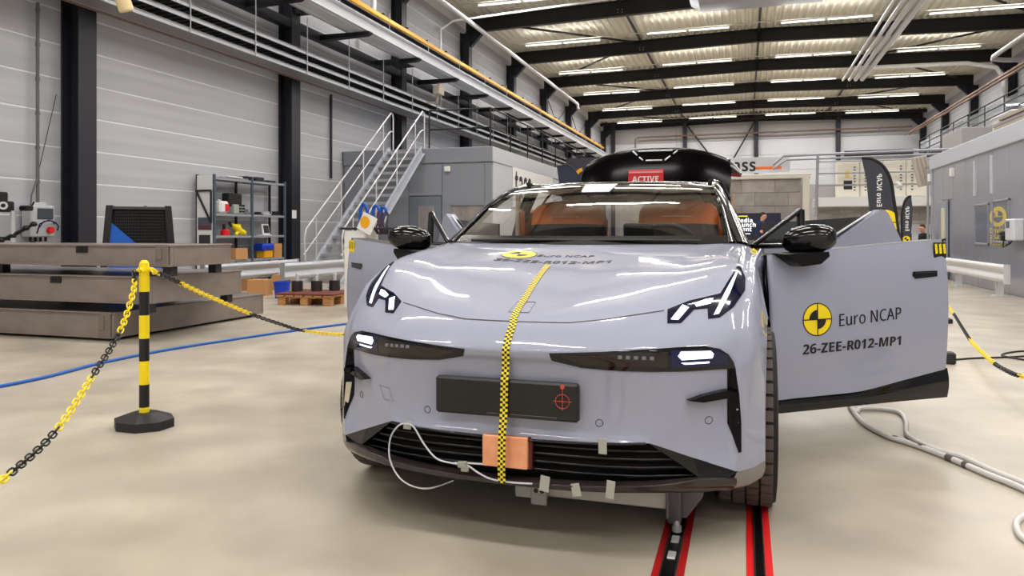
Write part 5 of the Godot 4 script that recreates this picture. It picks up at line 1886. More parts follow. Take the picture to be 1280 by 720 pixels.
func interior(t: Node3D, dark: Material) -> void:
	var tan := mat(Color(0.80, 0.40, 0.10), 0.6)
	var grey := mat(Color(0.16, 0.15, 0.15), 0.7)
	# dash
	var b := MB.new()
	var dg := rows_of([
		[[0, 1.05, 1.34], [.3, 1.05, 1.35], [.6, 1.05, 1.38], [.72, 1.03, 1.42]],
		[[0, 1.07, 1.55], [.3, 1.07, 1.55], [.6, 1.06, 1.57], [.74, 1.03, 1.60]],
		[[0, 1.03, 1.78], [.3, 1.03, 1.78], [.6, 1.02, 1.78], [.76, 1.0, 1.78]],
		[[0, .80, 1.80], [.3, .80, 1.80], [.6, .80, 1.80], [.78, .80, 1.80]],
	])
	b.grid(both(patch(dg, 4, 4)))
	obj("dashboard", b, mat(Color(0.02, 0.022, 0.04), 0.6), t)
	b = MB.new()
	b.box(Vector3(.24, 1.12, -1.70), Vector3(.17, .12, .03), Basis(Vector3(1, 0, 0), .25), .01)
	obj("instrument_cluster", b, mat(Color(0.01, 0.01, 0.015), 0.6), t)
	# steering wheel on the picture's right
	var sw := MB.new()
	var ring := []
	var bs := Basis(Vector3(1, 0, 0), .42)
	for k in 28: ring.append(Vector3(.37, 1.02, -1.92) + bs * Vector3(cos(TAU * k / 28) * .185, sin(TAU * k / 28) * .165, 0))
	sw.tube(ring, .016, 8, true)
	sw.box(Vector3(.37, 1.02, -1.91), Vector3(.17, .11, .04), bs, .015)
	sw.box(Vector3(.37, 1.02, -1.92), Vector3(.34, .03, .02), bs, .006)
	obj("steering_wheel", sw, dark, t)
	for s in [-1, 1]:
		var x: float = s * .38
		b = MB.new()
		var prof := [[.56, .24, .10], [.75, .25, .12], [.95, .26, .11], [1.12, .265, .10], [1.19, .26, .085]]
		var up := [[1.18, .262, .087], [1.25, .262, .075], [1.30, .24, .06], [1.335, .18, .05], [1.35, .06, .03]]
		for part in 2:
			b = MB.new()
			var g := []
			for q in (prof if part == 0 else up):
				var r := []
				for k in 20:
					var a := TAU * k / 20.0
					var c := cos(a)
					var sn := sin(a)
					r.append(Vector3(x + signf(c) * pow(absf(c), .6) * q[1], q[0], -2.42 - (q[0] - .56) * .28 + signf(sn) * pow(absf(sn), .6) * q[2]))
				g.append(r)
			b.grid(patch(g, 1, 4), true, true)
			obj("seat_back" if part == 0 else "headrest", b, grey if part == 0 else tan, t)
		b = MB.new()
		b.box(Vector3(x, .52, -2.15), Vector3(.50, .16, .52), Basis.IDENTITY, .05)
		obj("seat_cushion", b, grey, t)
		b = MB.new()
		b.box(Vector3(x, 1.235, -2.52), Vector3(.20, .008, .004))
		obj("seat_stitching", b, mat(Color(0.8, 0.66, 0.5), 0.6), t)
		b = MB.new()
		b.tube(spline([Vector3(x - .2, 1.30, -2.60), Vector3(x - .12, 1.40, -2.60), Vector3(x, 1.42, -2.60), Vector3(x + .12, 1.40, -2.60), Vector3(x + .2, 1.30, -2.60)], 5), .008, 6)
		obj("seat_band", b, dark, t)
		b = MB.new()
		b.tube([Vector3(s * .74, 1.38, -2.58), Vector3(s * .72, 1.10, -2.5), Vector3(s * .62, .80, -2.4)], .018, 6)
		obj("seat_belt", b, mat(Color(0.62, 0.55, 0.48), 0.7), t)
	# rear bench
	b = MB.new()
	b.box(Vector3(-.46, 1.12, -3.42), Vector3(.42, .32, .16), Basis(Vector3(1, 0, 0), -.2), .05)
	b.box(Vector3(.42, 1.12, -3.42), Vector3(.46, .32, .16), Basis(Vector3(1, 0, 0), -.2), .05)
	obj("rear_seat_back", b, tan, t)
	b = MB.new()
	b.box(Vector3(0, .80, -3.36), Vector3(1.3, .42, .16), Basis(Vector3(1, 0, 0), -.2), .05)
	b.box(Vector3(0, .55, -3.1), Vector3(1.3, .16, .5), Basis.IDENTITY, .05)
	obj("rear_bench", b, grey, t)
	for x in [-.45, .45]:
		b = MB.new()
		b.box(Vector3(x, 1.29, -3.46), Vector3(.26, .13, .10), Basis.IDENTITY, .04)
		obj("rear_headrest", b, tan, t)
	# side trim in tan seen through the glass
	for s in [-1, 1]:
		b = MB.new()
		b.box(Vector3(s * .72, 1.12, -3.2), Vector3(.06, .34, 1.3), Basis.IDENTITY, .02)
		obj("side_trim", b, tan, t)
	# inner mirror
	b = MB.new()
	b.box(Vector3(0.0, 1.335, -2.13), Vector3(.22, .06, .03), Basis.IDENTITY, .012)
	b.box(Vector3(0.0, 1.385, -2.14), Vector3(.08, .06, .06), Basis.IDENTITY, .015)
	obj("inner_mirror", b, dark, t)
	b = MB.new()
	b.box(Vector3(0, .30, -2.9), Vector3(1.5, .04, 2.6))
	obj("cabin_floor", b, dark, t)

func car_marks(t: Node3D) -> void:
	# lettering on the bonnet
	var fn := func(p: Vector3) -> Vector3: return hpt(-.045 + p.x * .98, .855 + p.y * 1.0, .0016 + p.z)
	bent_words("lettering", "26-ZEE-R012-MP1", .072, M.text_dark, fn, t, 700)
	var fn2 := func(p: Vector3) -> Vector3: return hpt(-.012 + p.x * 1.08, .985 + p.y, .0016 + p.z)
	bent_words("lettering", "Euro NCAP", .054, M.text_dark, fn2, t, 400)
	var c := Vector2(-.250, .99)
	var b := MB.new()
	var e := MB.new()
	var m := MB.new()
	for k in 36:
		var a0 := TAU * k / 36.0
		var a1 := TAU * (k + 1) / 36.0
		b.tri(hpt(c.x, c.y, .002), hpt(c.x + cos(a0) * .085, c.y + sin(a0) * .085, .002), hpt(c.x + cos(a1) * .085, c.y + sin(a1) * .085, .002))
		e.quad(hpt(c.x + cos(a0) * .085, c.y + sin(a0) * .085, .0025), hpt(c.x + cos(a0) * .091, c.y + sin(a0) * .091, .0025), hpt(c.x + cos(a1) * .091, c.y + sin(a1) * .091, .0025), hpt(c.x + cos(a1) * .085, c.y + sin(a1) * .085, .0025))
	for h in 2:
		for k in 8:
			var a0 := PI / 2 + PI * h + PI / 2 * k / 8.0
			var a1 := PI / 2 + PI * h + PI / 2 * (k + 1) / 8.0
			m.tri(hpt(c.x, c.y, .003), hpt(c.x + cos(a0) * .05, c.y + sin(a0) * .05, .003), hpt(c.x + cos(a1) * .05, c.y + sin(a1) * .05, .003))
	obj("roundel", b, M.yellow, t)
	obj("roundel_edge", e, M.text_dark, t)
	obj("roundel_mark", m, M.text_dark, t)
	# yellow marker by the screen pillar
	b = MB.new()
	b.box(Vector3(.868, 1.03, -1.40), Vector3(.05, .012, .07), Basis(Vector3(0, 0, 1), -.6), .002)
	obj("edge_sticker", b, M.yellow, t)
	# ---- things stuck to the car
	var cx := -.815
	var cz := -2.5
	# checkered measuring tape: over the bonnet, down the nose, hanging to the lip
	var tape := thing("checkered_tape", "yellow and black checkered tape running down the middle of the bonnet and bumper", "tape", Vector3(cx, 0, cz))
	var path := []
	for i in 40:
		var s := lerpf(.80, .13, i / 39.0)
		path.append(Vector3(-.052 * s / .8, hy(0, s) + .003, -s))
	for i in 12:
		var y := lerpf(.795, .69, i / 11.0)
		path.append(Vector3(0.0, y, -fs(0, y) + .004))
	path.append(Vector3(-.001, .64, -.012))
	path.append(Vector3(-.002, .60, .0))
	path.append(Vector3(-.003, .50, .002))
	path.append(Vector3(-.004, .40, .022))
	path.append(Vector3(-.005, .30, .024))
	path.append(Vector3(-.005, .245, .020))
	var im := Image.create(4, 4, false, Image.FORMAT_RGB8)
	for y in 4:
		for x in 4:
			im.set_pixel(x, y, Color(0.95, 0.86, 0.14) if (x + y) % 2 == 0 else Color(0.03, 0.03, 0.03))
	var tm := mat(Color.WHITE, 0.5)
	tm.albedo_texture = ImageTexture.create_from_image(im)
	tm.texture_filter = BaseMaterial3D.TEXTURE_FILTER_NEAREST
	b = MB.new()
	var run := 0.0
	var hw := .0140
	for i in path.size() - 1:
		var p: Vector3 = path[i]
		var q: Vector3 = path[i + 1]
		var l := p.distance_to(q)
		var v0 := run / (hw * 2) * .75
		var v1 := (run + l) / (hw * 2) * .75
		var dx := Vector3(hw, 0, 0)
		var n := (q - p).cross(dx).normalized()
		b.stri(p - dx, q - dx, q + dx, n, n, n, Vector2(0, v0), Vector2(0, v1), Vector2(.75, v1))
		b.stri(p - dx, q + dx, p + dx, n, n, n, Vector2(0, v0), Vector2(.75, v1), Vector2(.75, v0))
		run += l
	obj("strip", b, tm, tape)
	# copper block behind the tape
	var cu := tri_mat(noise_tex(41, 0.02, Color(0.90, 0.58, 0.42), Color(0.97, 0.71, 0.54), 4, 128), Vector3(3, 3, 3), 0.45, 0.1)
	var cb := thing("copper_block", "copper-orange block fixed to the middle of the lower grille behind the tape", "block", Vector3(cx, .29, cz))
	obj("block", bx(Vector3(-.004, .056, -.022), Vector3(.168, .112, .028), .003), cu, cb)
	obj("rim", bx(Vector3(.004, .054, -.04), Vector3(.176, .116, .03), .004), mat(Color(0.35, 0.10, 0.06), 0.4), cb)
	# grey cloth tapes
	var tl := ["grey tape strip on the upper edge of the grille right of the copper block", "grey tape strip on the lip nearest the copper block", "small grey tape strip in the middle of the lip right of the copper block", "grey tape strip on the lip farthest right", "pale tape strip holding the white wire on the upper grille edge at left"]
	var tw := [[.345, .392, .040, .03, .055, -.03], [.145, .25, .016, .035, .055, .12], [.255, .236, .026, .032, .045, -.25], [.372, .245, .040, .030, .062, .1], [-.40, .402, .055, .03, .03, .1]]
	for k in 5:
		var q: Array = tw[k]
		var rot := Basis(Vector3(0, 1, 0), -.12 * signf(q[0])) * Basis(Vector3(0, 0, 1), -q[5])
		one("cloth_tape", bx(Vector3(cx + q[0], q[1], cz - q[2] + .012), Vector3(q[3], q[4], .004), .001, rot), mat(Color(0.66, 0.66, 0.62), 0.6), tl[k], "tape")
	# white wire looped over the grille
	b = MB.new()
	var wz := func(x: float, y: float, s: float) -> Vector3: return Vector3(cx + x, y, cz - s)
	b.tube(spline([wz.call(-.245, .185, .12), wz.call(-.33, .165, .06), wz.call(-.42, .19, .045), wz.call(-.475, .26, .05), wz.call(-.48, .34, .06), wz.call(-.44, .395, .046), wz.call(-.405, .408, .040), wz.call(-.37, .40, .034), wz.call(-.325, .34, .03), wz.call(-.27, .295, .02), wz.call(-.20, .285, .015), wz.call(-.15, .285, .012), wz.call(-.10, .262, .006), wz.call(-.05, .248, .0), wz.call(.02, .244, -.002), wz.call(.10, .245, .004)], 8), .0033, 8)
	b.tube(spline([wz.call(-.20, .287, .014), wz.call(-.14, .290, .02), wz.call(-.08, .288, .03)], 6), .0035, 8)
	one("white_wire", b, mat(Color(0.80, 0.80, 0.84), 0.4), "thin white wire looped over the left part of the lower grille", "wire")
	b = MB.new()
	b.box(Vector3(cx - .165, .287, cz - .008), Vector3(.035, .022, .014), Basis(Vector3(0, 0, 1), .1), .003)
	b.box(Vector3(cx - .155, .271, cz - .008), Vector3(.03, .018, .012), Basis.IDENTITY, .003)
	one("wire_clip", b, mat(Color(0.6, 0.6, 0.56), 0.6), "grey clip joining the white wire left of the copper block", "clip")
	# red sign on the roof
	var sg := thing("roof_sign", "red sign with white lettering standing on the car roof before the tailgate", "sign", Vector3(cx + .06, 1.482, cz - 3.42))
	obj("board", bx(Vector3(0, .06, 0), Vector3(.275, .16, .02), .004), mat(Color(0.84, 0.16, 0.20), 0.5), sg)
	obj("band", bx(Vector3(0, .122, .011), Vector3(.265, .014, .003)), mat(Color(0.95, 0.60, 0.62), 0.5), sg)
	write("lettering", "ACTIVE", .062, M.white, Transform3D(Basis.IDENTITY, Vector3(0, .066, .012)), sg)
	obj("foot", bx(Vector3(0, -.015, 0), Vector3(.2, .02, .06), .004), M.black_plastic, sg)

func spline(pts: Array, per := 6) -> Array:
	var out := []
	for i in pts.size() - 1:
		var a: Vector3 = pts[maxi(i - 1, 0)]
		var b: Vector3 = pts[i]
		var c: Vector3 = pts[i + 1]
		var d: Vector3 = pts[mini(i + 2, pts.size() - 1)]
		for k in per:
			out.append(b.cubic_interpolate(c, a, d, float(k) / per))
	out.append(pts[pts.size() - 1])
	return out

func steel_frame(label: String, x1: float, z0: float, z1: float, y0: float, y1: float, slot_x: float) -> void:
	# a closed platform: plate top, deep edge channels, corner bracket and slots
	var t := thing("steel_platform", label, "platform", Vector3(x1, y0, z0), 0.0, "stacked steel platforms")
	var h := y1 - y0
	var L := x1 + 10.2
	var D := z0 - z1
	var b := MB.new()
	b.box(Vector3(-L / 2, h / 2, -0.02), Vector3(L, h, 0.04), Basis.IDENTITY, 0.006)
	b.box(Vector3(-L / 2, h / 2, -D + 0.02), Vector3(L, h, 0.04), Basis.IDENTITY, 0.006)
	b.box(Vector3(-0.02, h / 2, -D / 2), Vector3(0.04, h, D - 0.08), Basis.IDENTITY, 0.006)
	b.box(Vector3(-L + 0.02, h / 2, -D / 2), Vector3(0.04, h, D - 0.08), Basis.IDENTITY, 0.006)
	obj("side_channel", b, M.rust_steel, t)
	b = MB.new()
	b.box(Vector3(-L / 2, h - 0.012, -D / 2), Vector3(L - 0.06, 0.016, D - 0.06), Basis.IDENTITY, 0.003)
	obj("deck_plate", b, mat(Color(0.56, 0.54, 0.54), 0.3, 0.5), t)
	b = MB.new()
	b.box(Vector3(-L / 2, h - 0.008, 0.006), Vector3(L, 0.016, 0.03), Basis.IDENTITY, 0.003)
	b.box(Vector3(-L / 2, 0.008, 0.006), Vector3(L, 0.016, 0.03), Basis.IDENTITY, 0.003)
	b.box(Vector3(0.0, h - 0.008, -D / 2), Vector3(0.03, 0.016, D), Basis.IDENTITY, 0.003)
	obj("flange", b, M.rust_steel, t)
	b = MB.new()
	b.box(Vector3(-0.10, h / 2, 0.012), Vector3(0.16, h + 0.004, 0.02), Basis.IDENTITY, 0.004)
	b.box(Vector3(-0.13, h * 0.6, 0.026), Vector3(0.07, h * 0.55, 0.012), Basis.IDENTITY, 0.003)
	obj("corner_bracket", b, mat(Color(0.50, 0.46, 0.43), 0.5, 0.3), t)
	b = MB.new()
	b.box(Vector3(slot_x - x1, h - 0.045, 0.004), Vector3(0.15, 0.085, 0.022), Basis.IDENTITY, 0.006)
	for k in 3:
		b.box(Vector3(slot_x - x1 - 0.045 + 0.045 * k, h - 0.045, 0.017), Vector3(0.025, 0.05, 0.01), Basis.IDENTITY, 0.003)
	obj("lifting_slot", b, M.black_plastic, t)
	for q in [[-0.12, -0.12], [-0.12, -D + 0.12], [-L + 0.3, -0.12], [-L + 0.3, -D + 0.12], [-2.4, -0.12]]:
		obj("spacer_foot", bx(Vector3(q[0], -0.05 if y0 > 0.1 else -0.015, q[1]), Vector3(0.10, 0.10 if y0 > 0.1 else 0.03, 0.10), 0.004), M.steel_dark, t)

func crate_box(label: String, at: Vector3, s: Vector3, turn := 0.0) -> void:
	var t := thing("cardboard_box", label, "box", at, turn)
	obj("body", bx(Vector3(0, s.y / 2, 0), s, 0.006), M.card, t)
	obj("tape", bx(Vector3(0, s.y + 0.001, 0), Vector3(0.05, 0.003, s.z * 0.98)), mat(Color(0.66, 0.49, 0.30), 0.35), t)
	var b := MB.new()
	for q in [-1, 1]:
		b.box(Vector3(q * s.x * 0.25, s.y + 0.001, 0), Vector3(s.x * 0.46, 0.004, s.z * 0.99), Basis.IDENTITY, 0.001)
	obj("flap", b, M.card, t)

func left_floor_things() -> void:
	steel_frame("brown-grey steel platform lying on the floor, the lowest of the stack at left", -6.22, -6.05, -8.55, 0.03, 0.30, -8.0)
	steel_frame("brown-grey steel platform in the middle of the stack at left", -5.73, -6.02, -7.45, 0.40, 0.68, -6.95)
	steel_frame("brown-grey steel platform on top of the stack at left", -5.48, -6.04, -6.95, 0.78, 1.0, -6.62)
	# shelf unit against the wall
	var t := thing("shelf_rack", "blue-grey steel shelf rack with two bays against the left wall", "shelf rack", Vector3(-10.4, 0, -12.66))
	var sg := mat(Color(0.27, 0.33, 0.40), 0.45)
	for k in 3:
		for e in [0.0, -0.42]:
			var b := MB.new()
			b.box(Vector3(e, 1.16, -1.22 * k), Vector3(0.05, 2.32, 0.05), Basis.IDENTITY, 0.006)
			obj("upright", b, sg if e == 0.0 else M.steel_black, t)
	for y in [0.16, 0.545, 1.06, 1.52, 2.27]:
		for k in 2:
			var b := MB.new()
			b.box(Vector3(-0.21, y - 0.02, -0.61 - 1.22 * k), Vector3(0.42, 0.012, 1.16), Basis.IDENTITY)
			b.box(Vector3(0.0, y - 0.03, -0.61 - 1.22 * k), Vector3(0.012, 0.05, 1.17), Basis.IDENTITY, 0.003)
			b.box(Vector3(-0.42, y - 0.03, -0.61 - 1.22 * k), Vector3(0.012, 0.05, 1.17), Basis.IDENTITY, 0.003)
			obj("shelf", b, M.steel_grey, t)
	obj("end_panel", bx(Vector3(-0.21, 1.16, 0.03), Vector3(0.38, 2.28, 0.008)), M.white, t)
	var tb := MB.new()
	tb.tube([Vector3(-0.40, 1.98, 0.06), Vector3(-0.03, 1.98, 0.06)], 0.022, 6)
	tb.tube([Vector3(-0.03, 1.98, 0.06), Vector3(-0.03, 1.32, 0.06)], 0.022, 6)
	tb.tube([Vector3(-0.40, 1.98, 0.06), Vector3(-0.03, 1.32, 0.06)], 0.022, 6)
	obj("bracket", tb, M.steel_black, t)
	for k in 2:
		var nt := thing("notice", ["dark picture notice on the end of the shelf rack", "white notice with a dark picture on the end of the shelf rack"][k], "notice", Vector3(-10.6, [1.18, 0.84][k], -12.62))
		obj("sheet", bx(Vector3(0, 0.12, 0), Vector3(0.34, [0.26, 0.34][k], 0.006)), [mat(Color(0.30, 0.33, 0.40), 0.4), M.white][k], nt)
		obj("picture", bx(Vector3(0, [0.05, 0.12][k], 0.005), Vector3([0.30, 0.28][k], [0.08, 0.22][k], 0.004)), [mat(Color(0.42, 0.18, 0.2), 0.4), mat(Color(0.16, 0.16, 0.18), 0.4)][k], nt)
	# goods on the shelves
	var SX := -10.52
	t = thing("canister", "white plastic canister with a red label on the upper shelf of the rack", "canister", Vector3(SX, 1.52, -13.02))
	obj("body", bx(Vector3(0, 0.13, 0), Vector3(0.2, 0.26, 0.28), 0.04), M.white, t)
	obj("cap", bx(Vector3(0, 0.275, 0.08), Vector3(0.06, 0.03, 0.06), 0.01), M.white, t)
	obj("label", bx(Vector3(0.102, 0.12, -0.06), Vector3(0.004, 0.16, 0.12)), M.red, t)
	t = thing("relay_unit", "black and grey relay unit on the upper shelf of the rack", "relay unit", Vector3(SX, 1.52, -13.45))
	obj("case", bx(Vector3(-0.03, 0.30, 0.05), Vector3(0.2, 0.28, 0.42), 0.015), M.black_plastic, t)
	obj("base", bx(Vector3(0.02, 0.10, 0), Vector3(0.22, 0.2, 0.34), 0.015), mat(Color(0.62, 0.66, 0.62), 0.5), t)
	var b := MB.new()
	for k in 3:
		for j in 2:
			b.box(Vector3(0.135, 0.05 + 0.065 * k, -0.12 + 0.1 * j), Vector3(0.03, 0.04, 0.07), Basis.IDENTITY, 0.006)
	obj("socket", b, M.black_plastic, t)
	var gd := [["small grey clamp on the upper shelf beside the relay unit", -13.78, 0.12, Color(0.45, 0.45, 0.46)], ["flat black tool tray on the upper shelf, right bay", -14.25, 0.07, Color(0.10, 0.10, 0.11)], ["silver tin on the upper shelf, right bay", -14.55, 0.09, Color(0.75, 0.75, 0.76)], ["black cable drum on the upper shelf at the right end of the rack", -14.9, 0.1, Color(0.08, 0.08, 0.09)]]
	for q in gd:
		b = MB.new()
		b.lathe([Vector2(0, 0), Vector2(0.10, 0), Vector2(0.115, 0.01), Vector2(0.115, q[2] * 0.4), Vector2(0.07, q[2] * 0.5), Vector2(0.08, q[2]), Vector2(0, q[2])], 14, Transform3D(Basis.from_scale(Vector3(0.8, 1, 1.35)), Vector3(SX, 1.512, q[1])))
		one("shelf_tool", b, mat(q[3], 0.5), q[0], "tool")
	t = thing("spray_bottle", "small red bottle with a black top on the middle shelf of the rack", "bottle", Vector3(SX, 1.055, -13.15))
	b = MB.new()
	b.lathe([Vector2(0, 0), Vector2(0.07, 0), Vector2(0.075, 0.1), Vector2(0.03, 0.14), Vector2(0, 0.14)], 14, Transform3D(Basis.from_scale(Vector3(1, 1, 1.6)), Vector3.ZERO))
	obj("body", b, M.red, t)
	obj("cap", rodm(Vector3(0, 0.13, 0.04), Vector3(0, 0.24, 0.04), 0.035, 10), M.black_plastic, t)
	t = thing("power_tool", "yellow power tool lying on the middle shelf of the rack", "tool", Vector3(SX, 1.05, -13.55))
	b = MB.new()
	b.tube([Vector3(0, 0.06, -0.24), Vector3(0, 0.09, -0.1), Vector3(0, 0.18, 0.05), Vector3(0, 0.24, 0.2)], [0.05, 0.07, 0.075, 0.03], 12)
	b.tube([Vector3(0, 0.10, -0.02), Vector3(0.02, 0.02, 0.1)], [0.05, 0.035], 10)
	b.ball(Vector3(0, 0.2, -0.02), Vector3(0.06, 0.06, 0.07))
	obj("body", b, M.yellow, t)
	obj("grip", rodm(Vector3(0, 0.2, 0.2), Vector3(0, 0.28, 0.27), 0.03, 8), M.black_plastic, t)
	t = thing("picture_frame", "white stand with a dark picture on the middle shelf, right bay", "stand", Vector3(SX, 1.05, -14.5))
	obj("foot", bx(Vector3(0, 0.01, 0), Vector3(0.18, 0.02, 0.3), 0.004), M.white, t)
	obj("frame", bx(Vector3(0.02, 0.14, 0), Vector3(0.03, 0.25, 0.26), 0.01, Basis(Vector3(0, 0, 1), 0.2)), M.white, t)
	obj("picture", bx(Vector3(0.042, 0.145, 0), Vector3(0.006, 0.18, 0.19), 0.0, Basis(Vector3(0, 0, 1), 0.2)), mat(Color(0.2, 0.22, 0.24), 0.3), t)
	t = thing("sheet_pile", "pale papers and trays lying on top of the shelf rack", "papers", Vector3(-10.6, 2.26, -13.4))
	for k in 3:
		obj("tray", bx(Vector3(0.03 * k, 0.015 + 0.03 * k, [0.0, 0.05, -0.45][k]), Vector3(0.3, 0.028, [0.9, 0.5, 0.35][k]), 0.004), [M.steel_grey, M.white, M.steel_dark][k], t)
	b = MB.new()
	b.box(Vector3(-10.6, 2.31, -14.3), Vector3(0.25, 0.12, 0.28), Basis.IDENTITY, 0.02)
	b.box(Vector3(-10.6, 2.29, -14.75), Vector3(0.22, 0.07, 0.3), Basis.IDENTITY, 0.02)
	one("clamp_set", b, M.steel_dark, "dark metal clamps on top of the shelf rack, right bay", "clamps")
	crate_box("cardboard box on the low shelf of the rack, left bay", Vector3(SX, 0.535, -13.5), Vector3(0.3, 0.24, 0.4))
	crate_box("cardboard box on the low shelf at the right end of the rack", Vector3(SX - 0.05, 0.535, -14.88), Vector3(0.3, 0.32, 0.3))
	t = thing("storage_tub", "blue and yellow lidded tub on the low shelf of the rack", "tub", Vector3(SX, 0.535, -14.5))
	obj("body", bx(Vector3(0, 0.09, 0), Vector3(0.24, 0.18, 0.3), 0.02), M.orange_yellow, t)
	obj("lid", bx(Vector3(0, 0.25, 0.03), Vector3(0.3, 0.16, 0.42), 0.04), M.blue, t)
	one("notice", bx(Vector3(-10.49, 1.56, -15.62), Vector3(0.012, 0.2, 0.18), 0.002), M.white, "small white notice on the dark column beside the shelf rack", "notice")
	# rails, boxes, bin and pallet
	guard_rail("guard_rail", "long galvanised guard rail lying in front of the shelf rack", Vector3(-8.95, 0.0, -10.5), 2.8, PI / 2, [0.3, 2.3], M.galv)
	guard_rail("guard_rail", "short galvanised guard rail behind the pallet", Vector3(-7.95, 0.0, -11.35), 2.2, PI / 2, [0.25, 1.9], M.galv)
	crate_box("open cardboard box on the floor under the guard rail, nearer the steel platforms", Vector3(-8.3, 0, -11.3), Vector3(0.34, 0.28, 0.3), 0.2)
	crate_box("larger cardboard box on the floor behind the guard rail", Vector3(-9.45, 0, -12.0), Vector3(0.5, 0.36, 0.5))
	crate_box("cardboard box with red print on the floor beside the blue bin", Vector3(-8.62, 0, -12.5), Vector3(0.34, 0.3, 0.34), 0.1)
	crate_box("cardboard box behind the pallet next to the car door", Vector3(-6.75, 0.0, -12.6), Vector3(0.4, 0.62, 0.4))
	b = MB.new()
	b.lathe([Vector2(0, 0.0), Vector2(0.11, 0), Vector2(0.14, 0.26), Vector2(0.15, 0.26), Vector2(0.15, 0.28), Vector2(0.13, 0.28), Vector2(0.10, 0.02), Vector2(0, 0.02)], 20, Transform3D(Basis.IDENTITY, Vector3(-7.6, 0, -10.95)))
	one("bin", b, M.blue, "blue plastic bin on the floor left of the pallet", "bin")
	# pallet with red board and three weights
	t = thing("pallet", "wooden pallet with a red-brown board on the floor at left", "pallet", Vector3(-6.5, 0, -10.3), 0.08)
	for k in 3:
		for j in 3:
			obj("block", bx(Vector3(-0.38 + 0.38 * j, 0.055, -0.36 + 0.36 * k), Vector3(0.13, 0.11, 0.12), 0.004), M.wood, t)
	for k in 3:
		obj("runner", bx(Vector3(0, 0.121, -0.36 + 0.36 * k), Vector3(0.92, 0.02, 0.12), 0.003), M.wood, t)
	for k in 6:
		obj("plank", bx(Vector3(-0.40 + 0.16 * k, 0.142, 0), Vector3(0.13, 0.02, 0.88), 0.003), M.wood, t)
	one("board", bx(Vector3(-6.5, 0.168, -10.3), Vector3(0.94, 0.03, 0.86), 0.004, Basis(Vector3.UP, 0.08)), mat(Color(0.42, 0.20, 0.15), 0.6), "red-brown board lying on the pallet", "board")
	for k in 3:
		var w := thing("weight", "dark steel cylinder with a shaft on the pallet, " + ordinal(k) + " from its left", "weight", [Vector3(-6.86, 0.183, -10.3), Vector3(-6.58, 0.183, -10.42), Vector3(-6.36, 0.183, -10.6)][k])
		b = MB.new()
		b.lathe([Vector2(0, 0), Vector2(0.082, 0), Vector2(0.088, 0.006), Vector2(0.088, 0.16), Vector2(0.082, 0.166), Vector2(0, 0.166)], 24)
		obj("body", b, mat(Color(0.22, 0.21, 0.21), 0.4, 0.5), w)
		b = MB.new()
		b.lathe([Vector2(0.03, 0.16), Vector2(0.03, 0.27), Vector2(0.026, 0.28), Vector2(0, 0.28)], 16)
		obj("shaft", b, M.silver, w)
	one("steel_post", bx(Vector3(-6.62, 0.33, -12.0), Vector3(0.08, 0.66, 0.10), 0.006), M.steel_dark, "dark steel post standing between the pallet and the car door", "post")
	# barrier block against the wall
	t = thing("barrier_block", "black mesh barrier block with a blue corner standing behind the steel platforms", "barrier block", Vector3(-9.0, 0, -9.25), 0.72)
	t.scale = Vector3(0.78, 1, 0.8)
	var tp := [Vector2(-0.72, 0.0), Vector2(0.72, 0.0), Vector2(0.56, 1.52), Vector2(-0.56, 1.52)]
	b = MB.new()
	b.prism(tp, -0.5, -0.04)
	obj("core", b, mat(Color(0.035, 0.03, 0.035), 0.7), t)
	for s in [-1, 1]:
		b = MB.new()
		b.prism([Vector2(s * 0.74, 0), Vector2(s * 0.62, 0), Vector2(s * 0.46, 1.54), Vector2(s * 0.58, 1.54)], -0.5, 0.06)
		obj("side_post", b, mat(Color(0.10, 0.075, 0.10), 0.35), t)
	obj("top_rail", bx(Vector3(0, 1.5, 0.0), Vector3(1.0, 0.05, 0.12), 0.01), mat(Color(0.22, 0.23, 0.24), 0.5), t)
	b = MB.new()
	for c in 24:
		for r in 30:
			var y := 0.05 + 0.048 * r
			var xx := (c - 11.5) * 0.042 * (1.0 - 0.09 * y)
			b.box(Vector3(xx, y, -0.03), Vector3(0.028, 0.03, 0.05))
	obj("cells", b, mat(Color(0.07, 0.065, 0.075), 0.45), t).set_meta("kind", "stuff")
	b = MB.new()
	b.prism([Vector2(-0.60, 0.02), Vector2(0.40, 0.02), Vector2(0.40, 0.62), Vector2(-0.50, 1.28)], -0.01, 0.02)
	obj("blue_face", b, mat(Color(0.03, 0.36, 0.74), 0.4), t)
	b = MB.new()
	b.tube([Vector3(-10.8, 0.2, -11.2), Vector3(-10.8, 1.62, -11.25)], [0.05, 0.03], 8)
	one("leaning_bar", b, M.black_plastic, "black bar standing against the left wall beside the shelf rack", "bar")
	# trolley and hose hooks near the stair foot
	t = thing("tool_trolley", "white drawer trolley with cables and sheets behind the open left car door", "trolley", Vector3(-5.32, 0, -9.6))
	obj("body", bx(Vector3(0, 0.6, 0), Vector3(0.34, 1.1, 0.4), 0.01), M.white, t)
	for k in 4:
		obj("drawer", bx(Vector3(0, 0.25 + 0.26 * k, 0.205), Vector3(0.31, 0.24, 0.015), 0.004), M.white, t)
	obj("top_tray", bx(Vector3(0.22, 1.18, 0), Vector3(0.9, 0.03, 0.45), 0.008), M.steel_dark, t)
	for q in [-0.2, 0.64]:
		obj("leg", bx(Vector3(q, 0.59, -0.18), Vector3(0.03, 1.18, 0.03)), M.steel_dark, t)
	t = thing("notice_sheet", "tilted white sheet with a yellow roundel behind the open left car door", "notice", Vector3(-5.1, 1.2, -9.365))
	obj("sheet", bx(Vector3(0, 0.05, 0), Vector3(0.24, 0.26, 0.006), 0.0, Basis(Vector3(0, 0, 1), -0.45)), M.white, t)
	b = MB.new()
